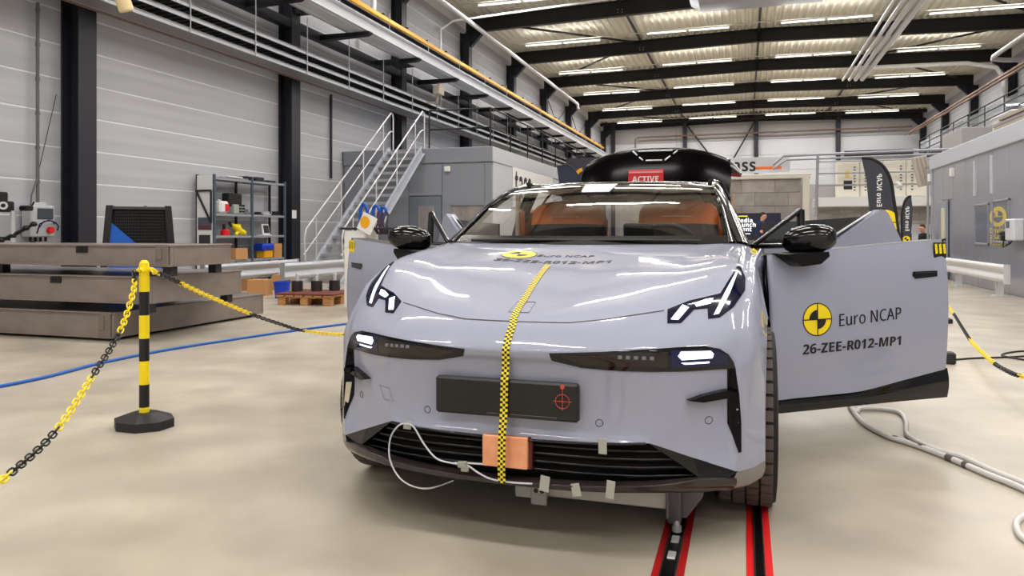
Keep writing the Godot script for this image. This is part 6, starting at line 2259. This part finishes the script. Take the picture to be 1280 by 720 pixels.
	b.lathe([Vector2(0, 0.006), Vector2(0.075, 0.006), Vector2(0.075, 0)], 18, Transform3D(Basis(Vector3(1, 0, 0), PI / 2).scaled(Vector3(1, 1.15, 1)), Vector3(-0.03, 0.07, 0.003)))
	obj("roundel", b, M.orange_yellow, t)
	for k in 3:
		b = MB.new()
		var xx: float = [-5.28, -5.08, -4.96][k]
		var rr: float = [0.055, 0.05, 0.035][k]
		b.tube(spline([Vector3(xx - rr, 1.20, -9.6), Vector3(xx - rr, 1.45, -9.6), Vector3(xx, 1.54 - 0.03 * k, -9.6), Vector3(xx + rr, 1.45, -9.6), Vector3(xx + rr * 0.9, 1.36, -9.6)], 5), 0.024, 8)
		one("hose_loop", b, mat(Color(0.05, 0.32, 0.70), 0.4), "blue hose bend beside the stair foot, " + ordinal(k) + " from the left", "hose", "blue hose bends")
	b = MB.new()
	for k in 9:
		var xx := -5.0 + 0.022 * k
		b.tube(spline([Vector3(xx, 1.42 - 0.02 * (k % 3), -9.5), Vector3(xx + 0.03 * sin(k * 2.0), 1.3, -9.45), Vector3(xx - 0.02 * cos(k * 1.3), 1.2, -9.42), Vector3(xx + 0.02, 1.1, -9.45)], 4), 0.012, 6)
	one("cable_bundle", b, mat(Color(0.22, 0.13, 0.17), 0.5), "bundle of dark cables hanging behind the open left car door", "cable bundle")

# chains of real links along a curve, in lengths of yellow and black
func chain(called: String, label: String, pts: Array, cuts: Array, first_yellow: bool) -> void:
	var t := thing(called, label, "chain")
	var link := MB.new()
	var ring := []
	for k in 12:
		var a := TAU * k / 12.0
		ring.append(Vector3(cos(a) * 0.011 + signf(cos(a)) * 0.010 * (1.0 if absf(cos(a)) > 0.1 else 0.0), sin(a) * 0.014, 0))
	link.tube(ring, 0.0042, 6, true)
	var my := link.mesh(M.yellow)
	var mk := link.mesh(M.black_plastic)
	var c := spline(pts, 24)
	var pitch := 0.031
	var run := 0.0
	var next := 0.0
	var i := 0
	var total := 0.0
	for k in c.size() - 1: total += (c[k + 1] - c[k]).length()
	for k in c.size() - 1:
		var a: Vector3 = c[k]
		var b: Vector3 = c[k + 1]
		var l := a.distance_to(b)
		while next <= run + l and i < 290:
			var p := a.lerp(b, (next - run) / l)
			var f := next / total
			var y := first_yellow
			for q in cuts:
				if f > q: y = not y
			var d := (b - a).normalized()
			var s := d.cross(Vector3.UP).normalized()
			var u := s.cross(d)
			var tw := 0.9 if i % 2 else -0.65
			var bs := Basis(d, u * cos(tw) + s * sin(tw), d.cross(u * cos(tw) + s * sin(tw)))
			var o := put_mesh("link", my if y else mk, t)
			o.transform = Transform3D(bs, p)
			i += 1
			next += pitch
		run += l

func front_floor_things() -> void:
	# chain post
	var t := thing("chain_post", "yellow and black banded chain post on a black octagonal foot", "chain post", Vector3(-3.33, 0, -3.46))
	var b := MB.new()
	var oc := []
	var oc2 := []
	for k in 8:
		var a := TAU * (k + 0.5) / 8.0
		oc.append(Vector3(cos(a) * 0.175, 0, -sin(a) * 0.15))
		oc2.append(Vector3(cos(a) * 0.075, 0, -sin(a) * 0.07))
	for k in 8:
		var j := (k + 1) % 8
		var u := Vector3(0, 0.05, 0)
		var v := Vector3(0, 0.085, 0)
		b.quad(oc[k], oc[j], oc[j] + u, oc[k] + u)
		b.quad(oc[k] + u, oc[j] + u, oc2[j] + v, oc2[k] + v)
		b.tri(oc2[k] + v, oc2[j] + v, v)
		b.tri(Vector3.ZERO, oc[j], oc[k])
	obj("foot", b, mat(Color(0.09, 0.085, 0.095), 0.55), t)
	var ys := [0.05, 0.115, 0.246, 0.382, 0.513, 0.648, 0.784]
	for k in 6:
		b = MB.new()
		b.lathe([Vector2(0.0275, ys[k]), Vector2(0.0275, ys[k + 1])], 24)
		obj("band", b, M.yellow if k % 2 == 0 else M.black_plastic, t)
	b = MB.new()
	b.lathe([Vector2(0.0275, 0.784), Vector2(0.0275, 0.90), Vector2(0.034, 0.90), Vector2(0.034, 0.925), Vector2(0.028, 0.925), Vector2(0.026, 0.95), Vector2(0.015, 0.966), Vector2(0, 0.968)], 24)
	b.tube([Vector3(-0.06, 0.905, 0.01), Vector3(-0.03, 0.91, 0)], 0.007, 8)
	b.tube([Vector3(0.03, 0.91, 0), Vector3(0.055, 0.92, 0.0), Vector3(0.07, 0.91, -0.01), Vector3(0.06, 0.895, -0.01)], 0.007, 8)
	b.tube([Vector3(0.02, 0.905, 0.03), Vector3(0.03, 0.90, 0.06), Vector3(0.04, 0.92, 0.065)], 0.007, 8)
	obj("cap", b, M.yellow, t)
	var more := [[Vector3(-2.3, 0, -0.95), "chain post outside the picture beyond the lower left corner"], [Vector3(-3.2, 0, -8.75), "chain post standing behind the car"], [Vector3(2.28, 0, -10.42), "chain post standing behind the open right car door"], [Vector3(2.55, 0, -4.15), "chain post outside the picture beyond the right edge"]]
	for q in more:
		var c := t.duplicate()
		c.name = numbered("chain_post")
		add_child(c)
		c.position = q[0]
		c.set_meta("label", "yellow and black banded " + q[1])
	chain("barrier_chain", "yellow and black plastic chain hanging from the post towards the lower left", [Vector3(-3.385, 0.895, -3.44), Vector3(-3.29, 0.80, -3.34), Vector3(-3.18, 0.605, -3.14), Vector3(-3.02, 0.438, -2.82), Vector3(-2.84, 0.273, -2.46), Vector3(-2.70, 0.201, -2.14), Vector3(-2.60, 0.189, -1.91), Vector3(-2.5, 0.28, -1.6), Vector3(-2.36, 0.60, -1.2), Vector3(-2.3, 0.90, -0.98)], [0.025, 0.153, 0.279, 0.411, 0.524], false)
	chain("barrier_chain", "yellow and black plastic chain sagging from the post back towards the car", [Vector3(-3.275, 0.90, -3.47), Vector3(-3.37, 0.84, -3.72), Vector3(-3.46, 0.698, -4.15), Vector3(-3.51, 0.524, -4.66), Vector3(-3.52, 0.410, -5.02), Vector3(-3.54, 0.306, -5.39), Vector3(-3.52, 0.197, -5.97), Vector3(-3.47, 0.137, -6.56), Vector3(-3.39, 0.180, -7.32), Vector3(-3.28, 0.45, -8.2), Vector3(-3.2, 0.90, -8.72)], [0.015, 0.07, 0.231, 0.367, 0.477, 0.595], true)
	chain("barrier_chain", "yellow and black plastic chain sagging low on the right beyond the car door", [Vector3(2.27, 0.90, -10.39), Vector3(2.24, 0.62, -10.1), Vector3(2.15, 0.377, -9.59), Vector3(2.12, 0.251, -8.95), Vector3(1.99, 0.132, -7.86), Vector3(1.89, 0.119, -7.10), Vector3(1.80, 0.132, -6.44), Vector3(1.79, 0.134, -6.12), Vector3(1.77, 0.158, -5.80), Vector3(1.84, 0.196, -5.40), Vector3(2.2, 0.45, -4.7), Vector3(2.5, 0.90, -4.2)], [0.235, 0.403, 0.611, 0.706], true)
	# blue cable
	b = MB.new()
	b.tube(spline([Vector3(-5.6, 0.013, -2.2), Vector3(-5.15, 0.013, -4.0), Vector3(-5.25, 0.013, -5.0), Vector3(-5.22, 0.013, -5.82), Vector3(-4.98, 0.013, -6.9), Vector3(-4.67, 0.013, -7.90), Vector3(-4.2, 0.013, -9.0)], 8), 0.013, 8)
	one("floor_cable", b, mat(Color(0.07, 0.36, 0.70), 0.4), "long blue cable lying across the floor at left", "cable")
	# rails in the floor with red tape each side
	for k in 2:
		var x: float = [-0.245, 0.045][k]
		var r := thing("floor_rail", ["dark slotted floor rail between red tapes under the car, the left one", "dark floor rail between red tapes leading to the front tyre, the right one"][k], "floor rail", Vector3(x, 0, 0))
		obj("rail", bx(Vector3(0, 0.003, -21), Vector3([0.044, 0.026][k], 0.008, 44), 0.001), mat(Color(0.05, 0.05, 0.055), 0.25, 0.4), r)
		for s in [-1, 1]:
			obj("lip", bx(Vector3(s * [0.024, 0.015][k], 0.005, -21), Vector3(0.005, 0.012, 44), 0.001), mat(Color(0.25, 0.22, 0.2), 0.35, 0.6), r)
			var tp := one("floor_tape", bx(Vector3(x + s * [0.040, 0.0305][k], 0.0012, -10.9), Vector3([0.024, 0.024][k], 0.0022, 24)), M.red if k == 1 else mat(Color(0.66, 0.06, 0.06), 0.5), "red tape strip on the floor along the " + ["left", "right"][k] + " rail, on its " + ("left" if s < 0 else "right") + " side", "tape", "red tape along the floor rails")  # left rail's red is darker and dirtier, the car's shade put into it
		if k == 0:
			for q in [-2.62, -2.76]:
				obj("cover_piece", bx(Vector3(0.0, 0.008, q), Vector3(0.028, 0.006, 0.06), 0.002), M.silver, r)
	# sled under the car
	t = thing("tow_sled", "grey steel tow bar and clamp under the front of the car on the left rail", "tow sled", Vector3(-0.245, 0, -2.86))
	obj("bar", bx(Vector3(-0.31, 0.115, -0.02), Vector3(0.56, 0.07, 0.07), 0.006), mat(Color(0.80, 0.78, 0.76), 0.45), t)
	obj("plate", bx(Vector3(-0.565, 0.115, 0.035), Vector3(0.13, 0.075, 0.02), 0.004), mat(Color(0.72, 0.71, 0.71), 0.45), t)
	obj("plate", bx(Vector3(-0.53, 0.105, 0.05), Vector3(0.065, 0.095, 0.014), 0.004), mat(Color(0.70, 0.69, 0.69), 0.45), t)
	for q in [-0.54, -0.515]:
		b = MB.new()
		b.lathe([Vector2(0, 0.004), Vector2(0.009, 0.004), Vector2(0.009, 0)], 12, Transform3D(Basis(Vector3(1, 0, 0), PI / 2), Vector3(q, 0.115, 0.057)))
		obj("bolt", b, M.black_plastic, t)
	b = MB.new()
	b.prism([Vector2(0.01, 0.19), Vector2(0.095, 0.15), Vector2(0.09, 0.125), Vector2(0.03, 0.04), Vector2(0.01, 0.04)], -0.05, -0.03)
	b.box(Vector3(-0.012, 0.11, 0.0), Vector3(0.05, 0.17, 0.05), Basis(Vector3(1, 0, 0), 0.15), 0.008)
	b.box(Vector3(-0.035, 0.13, 0.01), Vector3(0.012, 0.15, 0.06), Basis.IDENTITY, 0.003)
	obj("clamp", b, mat(Color(0.42, 0.42, 0.44), 0.35, 0.5), t)
	b = MB.new()
	b.lathe([Vector2(0, 0.0), Vector2(0.018, 0), Vector2(0.018, 0.02), Vector2(0.012, 0.026), Vector2(0.008, 0.04), Vector2(0, 0.04)], 8, Transform3D(Basis.IDENTITY, Vector3(0, 0.012, 0.035)))
	obj("bolt", b, M.galv, t)
	# white hose, its second strand and the coil
	b = MB.new()
	var hm := mat(Color(0.84, 0.83, 0.82), 0.4)
	t = thing("white_hose", "looped white hose lying on the floor right of the car", "hose")
	b.tube(spline([Vector3(0.62, 0.015, -5.7), Vector3(0.65, 0.015, -5.37), Vector3(0.64, 0.015, -5.09), Vector3(0.66, 0.015, -4.73), Vector3(0.74, 0.015, -4.47), Vector3(0.81, 0.015, -4.38), Vector3(0.89, 0.015, -4.26), Vector3(0.97, 0.015, -4.11), Vector3(1.06, 0.015, -3.91), Vector3(1.15, 0.015, -3.73), Vector3(1.3, 0.015, -3.3)], 8), 0.015, 10)
	obj("strand", b, hm, t)
	b = MB.new()
	b.tube(spline([Vector3(0.655, 0.015, -4.98), Vector3(0.68, 0.016, -5.10), Vector3(0.74, 0.015, -5.14), Vector3(0.85, 0.015, -5.14), Vector3(0.91, 0.015, -5.07), Vector3(0.90, 0.015, -4.85), Vector3(0.85, 0.015, -4.56), Vector3(0.87, 0.02, -4.38), Vector3(0.935, 0.02, -4.25), Vector3(1.02, 0.02, -4.15), Vector3(1.10, 0.018, -3.96), Vector3(1.19, 0.016, -3.78), Vector3(1.34, 0.015, -3.35)], 8), 0.013, 10)
	obj("strand", b, hm, t)
	b = MB.new()
	for q in [[Vector3(0.76, 0.016, -4.44), Vector3(0.775, 0.016, -4.425)], [Vector3(0.835, 0.016, -4.36), Vector3(0.875, 0.016, -4.29)], [Vector3(0.95, 0.016, -4.145), Vector3(0.97, 0.016, -4.11)], [Vector3(1.0, 0.016, -4.045), Vector3(1.01, 0.016, -4.02)]]:
		b.tube([q[0], q[1]], 0.0168, 10)
	obj("tape_wrap", b, mat(Color(0.38, 0.35, 0.33), 0.6), t)
	b = MB.new()
	b.tube(spline([Vector3(1.35, 0.013, -3.56), Vector3(1.12, 0.013, -3.46), Vector3(1.04, 0.013, -3.38), Vector3(0.99, 0.013, -3.29), Vector3(0.965, 0.013, -3.17), Vector3(0.98, 0.013, -3.09), Vector3(1.03, 0.013, -3.03), Vector3(1.3, 0.013, -2.95)], 8), 0.012, 10)
	one("white_hose", b, hm, "bend of white hose on the floor at the lower right edge", "hose")
	b = MB.new()
	b.tube(spline([Vector3(1.70, 0.007, -7.34), Vector3(1.92, 0.007, -7.51), Vector3(2.17, 0.007, -7.64), Vector3(2.44, 0.007, -7.81), Vector3(2.75, 0.007, -8.1), Vector3(2.52, 0.007, -8.12), Vector3(2.34, 0.007, -7.97), Vector3(2.23, 0.007, -7.79), Vector3(2.26, 0.012, -7.61), Vector3(2.45, 0.007, -7.5), Vector3(2.9, 0.007, -7.4)], 8), 0.009, 8)
	one("floor_cable", b, M.black_plastic, "thin black cable looping on the floor at the right edge", "cable")
	b = MB.new()
	b.box(Vector3(1.66, 0.05, -7.2), Vector3(0.10, 0.10, 0.12), Basis.IDENTITY, 0.012)
	one("connector_block", b, mat(Color(0.12, 0.12, 0.13), 0.5), "small black connector block on the floor below the open right door", "connector")
	# guard rail by the right booth
	guard_rail("guard_rail", "white painted guard rail on posts in front of the right booth", Vector3(4.28, 0.0, -22.4), 8.0, -PI / 2, [2.1, 4.7, 7.33], mat(Color(0.84, 0.84, 0.84), 0.4, 0.1))

# one closed skin round a skeleton of tapered bones (surface nets)
func skin(bones: Array, cell: float, k := 0.03) -> MB:
	var lo := Vector3(1e9, 1e9, 1e9)
	var hi := -lo
	for q in bones:
		for e in 2:
			var r: float = q[2 + e]
			lo = lo.min(q[e] - Vector3.ONE * (r + cell * 2))
			hi = hi.max(q[e] + Vector3.ONE * (r + cell * 2))
	var nx := int((hi.x - lo.x) / cell) + 2
	var ny := int((hi.y - lo.y) / cell) + 2
	var nz := int((hi.z - lo.z) / cell) + 2
	var f := PackedFloat32Array()
	f.resize(nx * ny * nz)
	f.fill(1.0)
	for q in bones:
		var a: Vector3 = q[0]
		var b: Vector3 = q[1]
		var ra: float = q[2]
		var rb: float = q[3]
		var m := maxf(ra, rb) + cell * 3 + k
		var l := ((a.min(b) - Vector3.ONE * m - lo) / cell).floor()
		var h := ((a.max(b) + Vector3.ONE * m - lo) / cell).ceil()
		var ab := b - a
		var dd := maxf(ab.length_squared(), 1e-9)
		for z in range(maxi(int(l.z), 0), mini(int(h.z), nz - 1) + 1):
			for y in range(maxi(int(l.y), 0), mini(int(h.y), ny - 1) + 1):
				for x in range(maxi(int(l.x), 0), mini(int(h.x), nx - 1) + 1):
					var p := lo + Vector3(x, y, z) * cell
					var t := clampf((p - a).dot(ab) / dd, 0, 1)
					var d := p.distance_to(a + ab * t) - lerpf(ra, rb, t)
					var i := (z * ny + y) * nx + x
					var o := f[i]
					var w := maxf(k - absf(o - d), 0.0) / k
					f[i] = minf(o, d) - w * w * k * 0.25
	var at := {}
	var pts := []
	for z in nz - 1:
		for y in ny - 1:
			for x in nx - 1:
				var i := (z * ny + y) * nx + x
				var s := 0
				var acc := Vector3.ZERO
				var c := 0
				var vals := [f[i], f[i + 1], f[i + nx], f[i + nx + 1], f[i + nx * ny], f[i + nx * ny + 1], f[i + nx * ny + nx], f[i + nx * ny + nx + 1]]
				for q in 8:
					if vals[q] < 0: s += 1
				if s == 0 or s == 8:
					continue
				for e in [[0, 1], [2, 3], [4, 5], [6, 7], [0, 2], [1, 3], [4, 6], [5, 7], [0, 4], [1, 5], [2, 6], [3, 7]]:
					var u: float = vals[e[0]]
					var v: float = vals[e[1]]
					if (u < 0) != (v < 0):
						var t := u / (u - v)
						var p0 := Vector3(e[0] & 1, (e[0] >> 1) & 1, e[0] >> 2)
						var p1 := Vector3(e[1] & 1, (e[1] >> 1) & 1, e[1] >> 2)
						acc += p0.lerp(p1, t)
						c += 1
				at[i] = pts.size()
				pts.append(lo + (Vector3(x, y, z) + acc / c) * cell)
	var nn := []
	nn.resize(pts.size())
	nn.fill(Vector3.ZERO)
	var quads := []
	var st := [1, nx, nx * ny]
	for i in at:
		for ax in 3:
			var u: int = st[(ax + 1) % 3]
			var v: int = st[(ax + 2) % 3]
			var j: int = i + st[ax]
			if (f[i] < 0) == (f[j] < 0):
				continue
			if not (at.has(i - u) and at.has(i - v) and at.has(i - u - v)):
				continue
			var q := [at[i], at[i - u], at[i - u - v], at[i - v]]
			if f[i] < 0:
				q = [q[0], q[1], q[2], q[3]]
			else:
				q = [q[3], q[2], q[1], q[0]]
			quads.append(q)
			var g: Vector3 = (pts[q[1]] - pts[q[0]]).cross(pts[q[2]] - pts[q[0]])
			for w in q: nn[w] += g
	var b := MB.new()
	for q in quads:
		var n := []
		for w in q: n.append(nn[w].normalized())
		b.stri(pts[q[0]], pts[q[1]], pts[q[2]], n[0], n[1], n[2])
		b.stri(pts[q[0]], pts[q[2]], pts[q[3]], n[0], n[2], n[3])
	return b

func head_parts(t: Node3D, c: Vector3, face: Vector3, hair: Material) -> void:
	# hair, ears, eyes, nose and mouth on a head of radius about 0.1 at c, looking along face
	var up := Vector3.UP
	var right := face.cross(up).normalized()
	var b := MB.new()
	b.ball(c + Vector3(0, 0.035, 0) - face * 0.02, Vector3(0.092, 0.095, 0.105), Basis(right, up, -face), 10, 14)
	obj("hair", b, hair, t)
	b = MB.new()
	for s in [-1, 1]:
		b.ball(c + face * 0.088 + right * s * 0.032 + up * 0.005, Vector3(0.011, 0.008, 0.008))
	obj("eyes", b, M.black_plastic, t)

func person_front(label: String, at: Vector3, turn: float, top: Material, legs: Material, hair: Material, seated: bool) -> void:
	var t := thing("person", label, "person", at, turn)
	var sk := mat(Color(0.80, 0.60, 0.50), 0.6)
	var dy := -0.40 if seated else 0.0
	var hip := Vector3(0, 0.93 + dy, 0)
	var lean := Vector3(0, 0.0, 0.10)
	var ch := hip + Vector3(0, 0.40, 0) + lean * 0.7
	var nk := hip + Vector3(0, 0.56, 0) + lean
	var hd := nk + Vector3(0, 0.16, 0.05)
	var body := [[nk, hd + Vector3(0, 0.02, 0), 0.05, 0.088], [hd + Vector3(0, -0.05, 0.03), hd + Vector3(0, 0.0, 0.02), 0.055, 0.085], [hd + Vector3(0, -0.02, 0.095), hd + Vector3(0, 0.0, 0.085), 0.014, 0.01]]
	for s in [-1, 1]:
		body.append([hd + Vector3(s * 0.085, 0, 0), hd + Vector3(s * 0.088, 0.03, -0.005), 0.014, 0.016])
	var shirt := [[hip, ch, 0.13, 0.15], [ch, nk + Vector3(0, -0.05, 0), 0.14, 0.07]]
	var trousers := [[hip + Vector3(-0.07, 0.02, 0), hip + Vector3(0.07, 0.02, 0), 0.12, 0.12]]
	var shoes := []
	for s in [-1, 1]:
		var sh := ch + Vector3(s * 0.17, 0.08, 0)
		var el := sh + Vector3(s * 0.05, -0.27, 0.06)
		var wr := el + Vector3(-s * 0.05, -0.06, 0.24)
		shirt.append([ch + Vector3(s * 0.08, 0.06, 0), sh, 0.09, 0.07])
		shirt.append([sh, sh.lerp(el, 0.75), 0.062, 0.052])
		body.append([sh.lerp(el, 0.6), el, 0.045, 0.040])
		body.append([el, wr, 0.040, 0.028])
		body.append([wr, wr + Vector3(0, -0.01, 0.06), 0.028, 0.034])
		for k in 4:
			var fp := wr + Vector3((k - 1.5) * 0.017, -0.01, 0.08)
			body.append([fp, fp + Vector3(0, -0.03, 0.035 - 0.004 * absf(k - 1.5)), 0.009, 0.008])
		body.append([wr + Vector3(-s * 0.03, 0, 0.03), wr + Vector3(-s * 0.045, -0.015, 0.065), 0.01, 0.009])
		var h2 := hip + Vector3(s * 0.09, 0, 0)
		var kn := h2 + (Vector3(s * 0.03, -0.03, 0.42) if seated else Vector3(s * 0.01, -0.43, 0.03))
		var an := Vector3(kn.x, 0.09, kn.z + (0.02 if seated else -0.04))
		trousers.append([h2, kn, 0.095, 0.062])
		trousers.append([kn, an, 0.062, 0.048])
		shoes.append([an + Vector3(0, -0.04, -0.03), an + Vector3(s * 0.02, -0.045, 0.15), 0.045, 0.04])
	obj("body", skin(body, 0.016, 0.02), sk, t)
	obj("shirt", skin(shirt, 0.024, 0.06), top, t)
	obj("trousers", skin(trousers, 0.024, 0.04), legs, t)
	obj("shoes", skin(shoes, 0.02, 0.02), M.black_plastic, t)
	head_parts(t, hd + Vector3(0, 0.02, 0), Vector3(0, 0, 1), hair)
	var mb := MB.new()
	mb.ball(hd + Vector3(0, -0.045, 0.088), Vector3(0.022, 0.006, 0.008))
	obj("mouth", mb, mat(Color(0.62, 0.32, 0.28), 0.6), t)

func feather(called: String, label: String, z: float, pts: Array, turn: float, pole_pts: Array, wording: String, word_at: Vector2, size: float, roundel: Vector2, rr: float, m: Material) -> void:
	var c := Vector3(pts[0].x, 0, z)
	var t := thing(called, label, "flag", c, turn)
	var poly := []
	for p in pts: poly.append(Vector2(p.x - c.x, p.y))
	var b := MB.new()
	b.prism(poly, -0.004, 0.004)
	obj("cloth", b, m, t)
	b = MB.new()
	var pp := []
	for p in pole_pts: pp.append(Vector3(p.x - c.x, p.y, 0))
	b.tube(spline(pp, 6), 0.02, 8)
	obj("pole", b, M.black_plastic, t)
	b = MB.new()
	b.box(Vector3(pp[pp.size() - 1].x, 0.015, 0), Vector3(0.7, 0.03, 0.1), Basis.IDENTITY, 0.006)
	b.box(Vector3(pp[pp.size() - 1].x, 0.015, 0), Vector3(0.1, 0.03, 0.7), Basis.IDENTITY, 0.006)
	obj("foot", b, M.steel_dark, t)
	if wording:
		var bs := Basis(Vector3(0, 1, 0), Vector3(1, 0, 0), Vector3(0, 0, 1))
		var o := write("lettering", wording, size, M.white, Transform3D(bs, Vector3(word_at.x - c.x, word_at.y, 0.006)), t)
	if rr > 0:
		var q := Vector3(roundel.x - c.x, roundel.y, 0)
		b = MB.new()
		b.lathe([Vector2(0, 0.0075), Vector2(rr, 0.0075), Vector2(rr, 0)], 28, Transform3D(Basis(Vector3(1, 0, 0), PI / 2), q))
		obj("roundel", b, M.yellow, t)
		b = MB.new()
		b.box(q + Vector3(0, 0, 0.0085), Vector3(rr * 2, rr * 0.06, 0.002))
		b.box(q + Vector3(0, 0, 0.0085), Vector3(rr * 0.06, rr * 2, 0.002))
		for s in [0, 1]:
			var w := []
			for k in 9:
				var a: float = PI * s + PI / 2 + (PI / 2) * k / 8.0
				w.append(Vector2(cos(a), sin(a)) * rr * 0.6)
			w.append(Vector2.ZERO)
			b.prism(w, 0.0075, 0.0095, Transform3D(Basis.IDENTITY, q))
		obj("roundel_mark", b, M.text_dark, t)

func flags_and_people() -> void:
	var navy := mat(Color(0.20, 0.21, 0.25), 0.6)
	feather("feather_flag", "large dark feather flag with white lettering and a yellow roundel behind the right car door", -11.0,
		[Vector2(1.499, 2.127), Vector2(1.56, 2.125), Vector2(1.627, 2.113), Vector2(1.70, 2.075), Vector2(1.764, 2.012), Vector2(1.815, 1.93), Vector2(1.852, 1.827), Vector2(1.875, 1.70), Vector2(1.891, 1.559), Vector2(1.91, 1.38), Vector2(1.939, 1.183), Vector2(1.977, 0.809), Vector2(1.647, 0.806), Vector2(1.598, 1.346), Vector2(1.559, 1.833)], 0.0,
		[Vector2(1.499, 2.132), Vector2(1.627, 2.118), Vector2(1.764, 2.018), Vector2(1.855, 1.83), Vector2(1.895, 1.559), Vector2(1.943, 1.183), Vector2(1.985, 0.75), Vector2(2.0, 0.0)], "Euro NCAP", Vector2(1.715, 1.69), 0.088, Vector2(1.785, 1.26), 0.17, navy)
	feather("feather_flag", "narrow dark feather flag with an orange foot farther back beside the right booth", -17.0,
		[Vector2(3.248, 1.870), Vector2(3.20, 1.86), Vector2(3.160, 1.822), Vector2(3.12, 1.75), Vector2(3.100, 1.658), Vector2(3.08, 1.48), Vector2(3.071, 1.295), Vector2(3.086, 0.800), Vector2(3.219, 0.801), Vector2(3.263, 1.294), Vector2(3.275, 1.6)], 0.0,
		[Vector2(3.248, 1.873), Vector2(3.160, 1.825), Vector2(3.097, 1.658), Vector2(3.068, 1.295), Vector2(3.083, 0.7), Vector2(3.09, 0.0)], "Euro NCAP", Vector2(3.175, 1.40), 0.10, Vector2(3.16, 0.98), 0.07, navy)
	feather("feather_flag", "dark blue feather flag at the far end of the left booth", -24.0,
		[Vector2(-6.0, 3.31), Vector2(-5.8, 3.34), Vector2(-5.62, 3.333), Vector2(-5.48, 3.25), Vector2(-5.349, 3.10), Vector2(-5.2, 2.8), Vector2(-5.1, 2.4), Vector2(-5.05, 1.2), Vector2(-5.6, 1.2), Vector2(-5.9, 2.6)], 0.0,
		[Vector2(-6.0, 3.32), Vector2(-5.62, 3.34), Vector2(-5.349, 3.11), Vector2(-5.2, 2.8), Vector2(-5.08, 2.4), Vector2(-5.04, 1.2), Vector2(-5.03, 0.0)], "", Vector2.ZERO, 0.1, Vector2.ZERO, 0.0, mat(Color(0.12, 0.14, 0.24), 0.6))
	# upright banner with a yellow arc
	var bn := thing("banner_stand", "dark purple upright banner with yellow arcs left of the raised tailgate", "banner", Vector3(-5.35, 0, -25.0))
	obj("cloth", bx(Vector3(0, 1.9, 0), Vector3(1.05, 3.55, 0.03), 0.005), mat(Color(0.20, 0.18, 0.24), 0.6), bn)
	obj("foot", bx(Vector3(0, 0.06, 0), Vector3(1.1, 0.12, 0.3), 0.02), M.steel_dark, bn)
	var b := MB.new()
	for k in 14:
		var a0 := PI * 0.55 + PI * 0.8 * k / 14.0
		var a1 := PI * 0.55 + PI * 0.8 * (k + 1) / 14.0
		var c := Vector3(0.05, 3.0, 0.017)
		b.quad(c + Vector3(cos(a0), sin(a0), 0) * 0.34, c + Vector3(cos(a1), sin(a1), 0) * 0.34, c + Vector3(cos(a1), sin(a1), 0) * 0.22, c + Vector3(cos(a0), sin(a0), 0) * 0.22)
	obj("arc", b, M.orange_yellow, bn)
	write("lettering", "EURO", 0.24, M.white, Transform3D(Basis.IDENTITY, Vector3(0.3, 2.62, 0.018)), bn)
	person_front("person with brown hair in a black T-shirt sitting beyond the right booth", Vector3(5.8, 0, -28.0), -1.2, mat(Color(0.05, 0.05, 0.06), 0.8), mat(Color(0.10, 0.11, 0.15), 0.8), mat(Color(0.25, 0.15, 0.09), 0.8), true)
	var stl := thing("stool", "stool under the person in the black T-shirt", "stool", Vector3(5.8, 0, -28.0))
	b = MB.new()
	b.lathe([Vector2(0, 0.36), Vector2(0.17, 0.36), Vector2(0.18, 0.38), Vector2(0.17, 0.41), Vector2(0, 0.41)], 20)
	obj("seat", b, M.black_plastic, stl)
	for k in 4:
		obj("leg", rodm(Vector3(0.1 * cos(k * PI / 2), 0.36, 0.1 * sin(k * PI / 2)), Vector3(0.16 * cos(k * PI / 2), 0.0, 0.16 * sin(k * PI / 2)), 0.014, 8), M.silver, stl)
	person_front("person with dark hair in a blue top standing in front of the dark blue screen", Vector3(0.42, 0, -26.0), 1.35, mat(Color(0.09, 0.15, 0.30), 0.8), mat(Color(0.08, 0.09, 0.14), 0.8), mat(Color(0.16, 0.09, 0.07), 0.8), false)
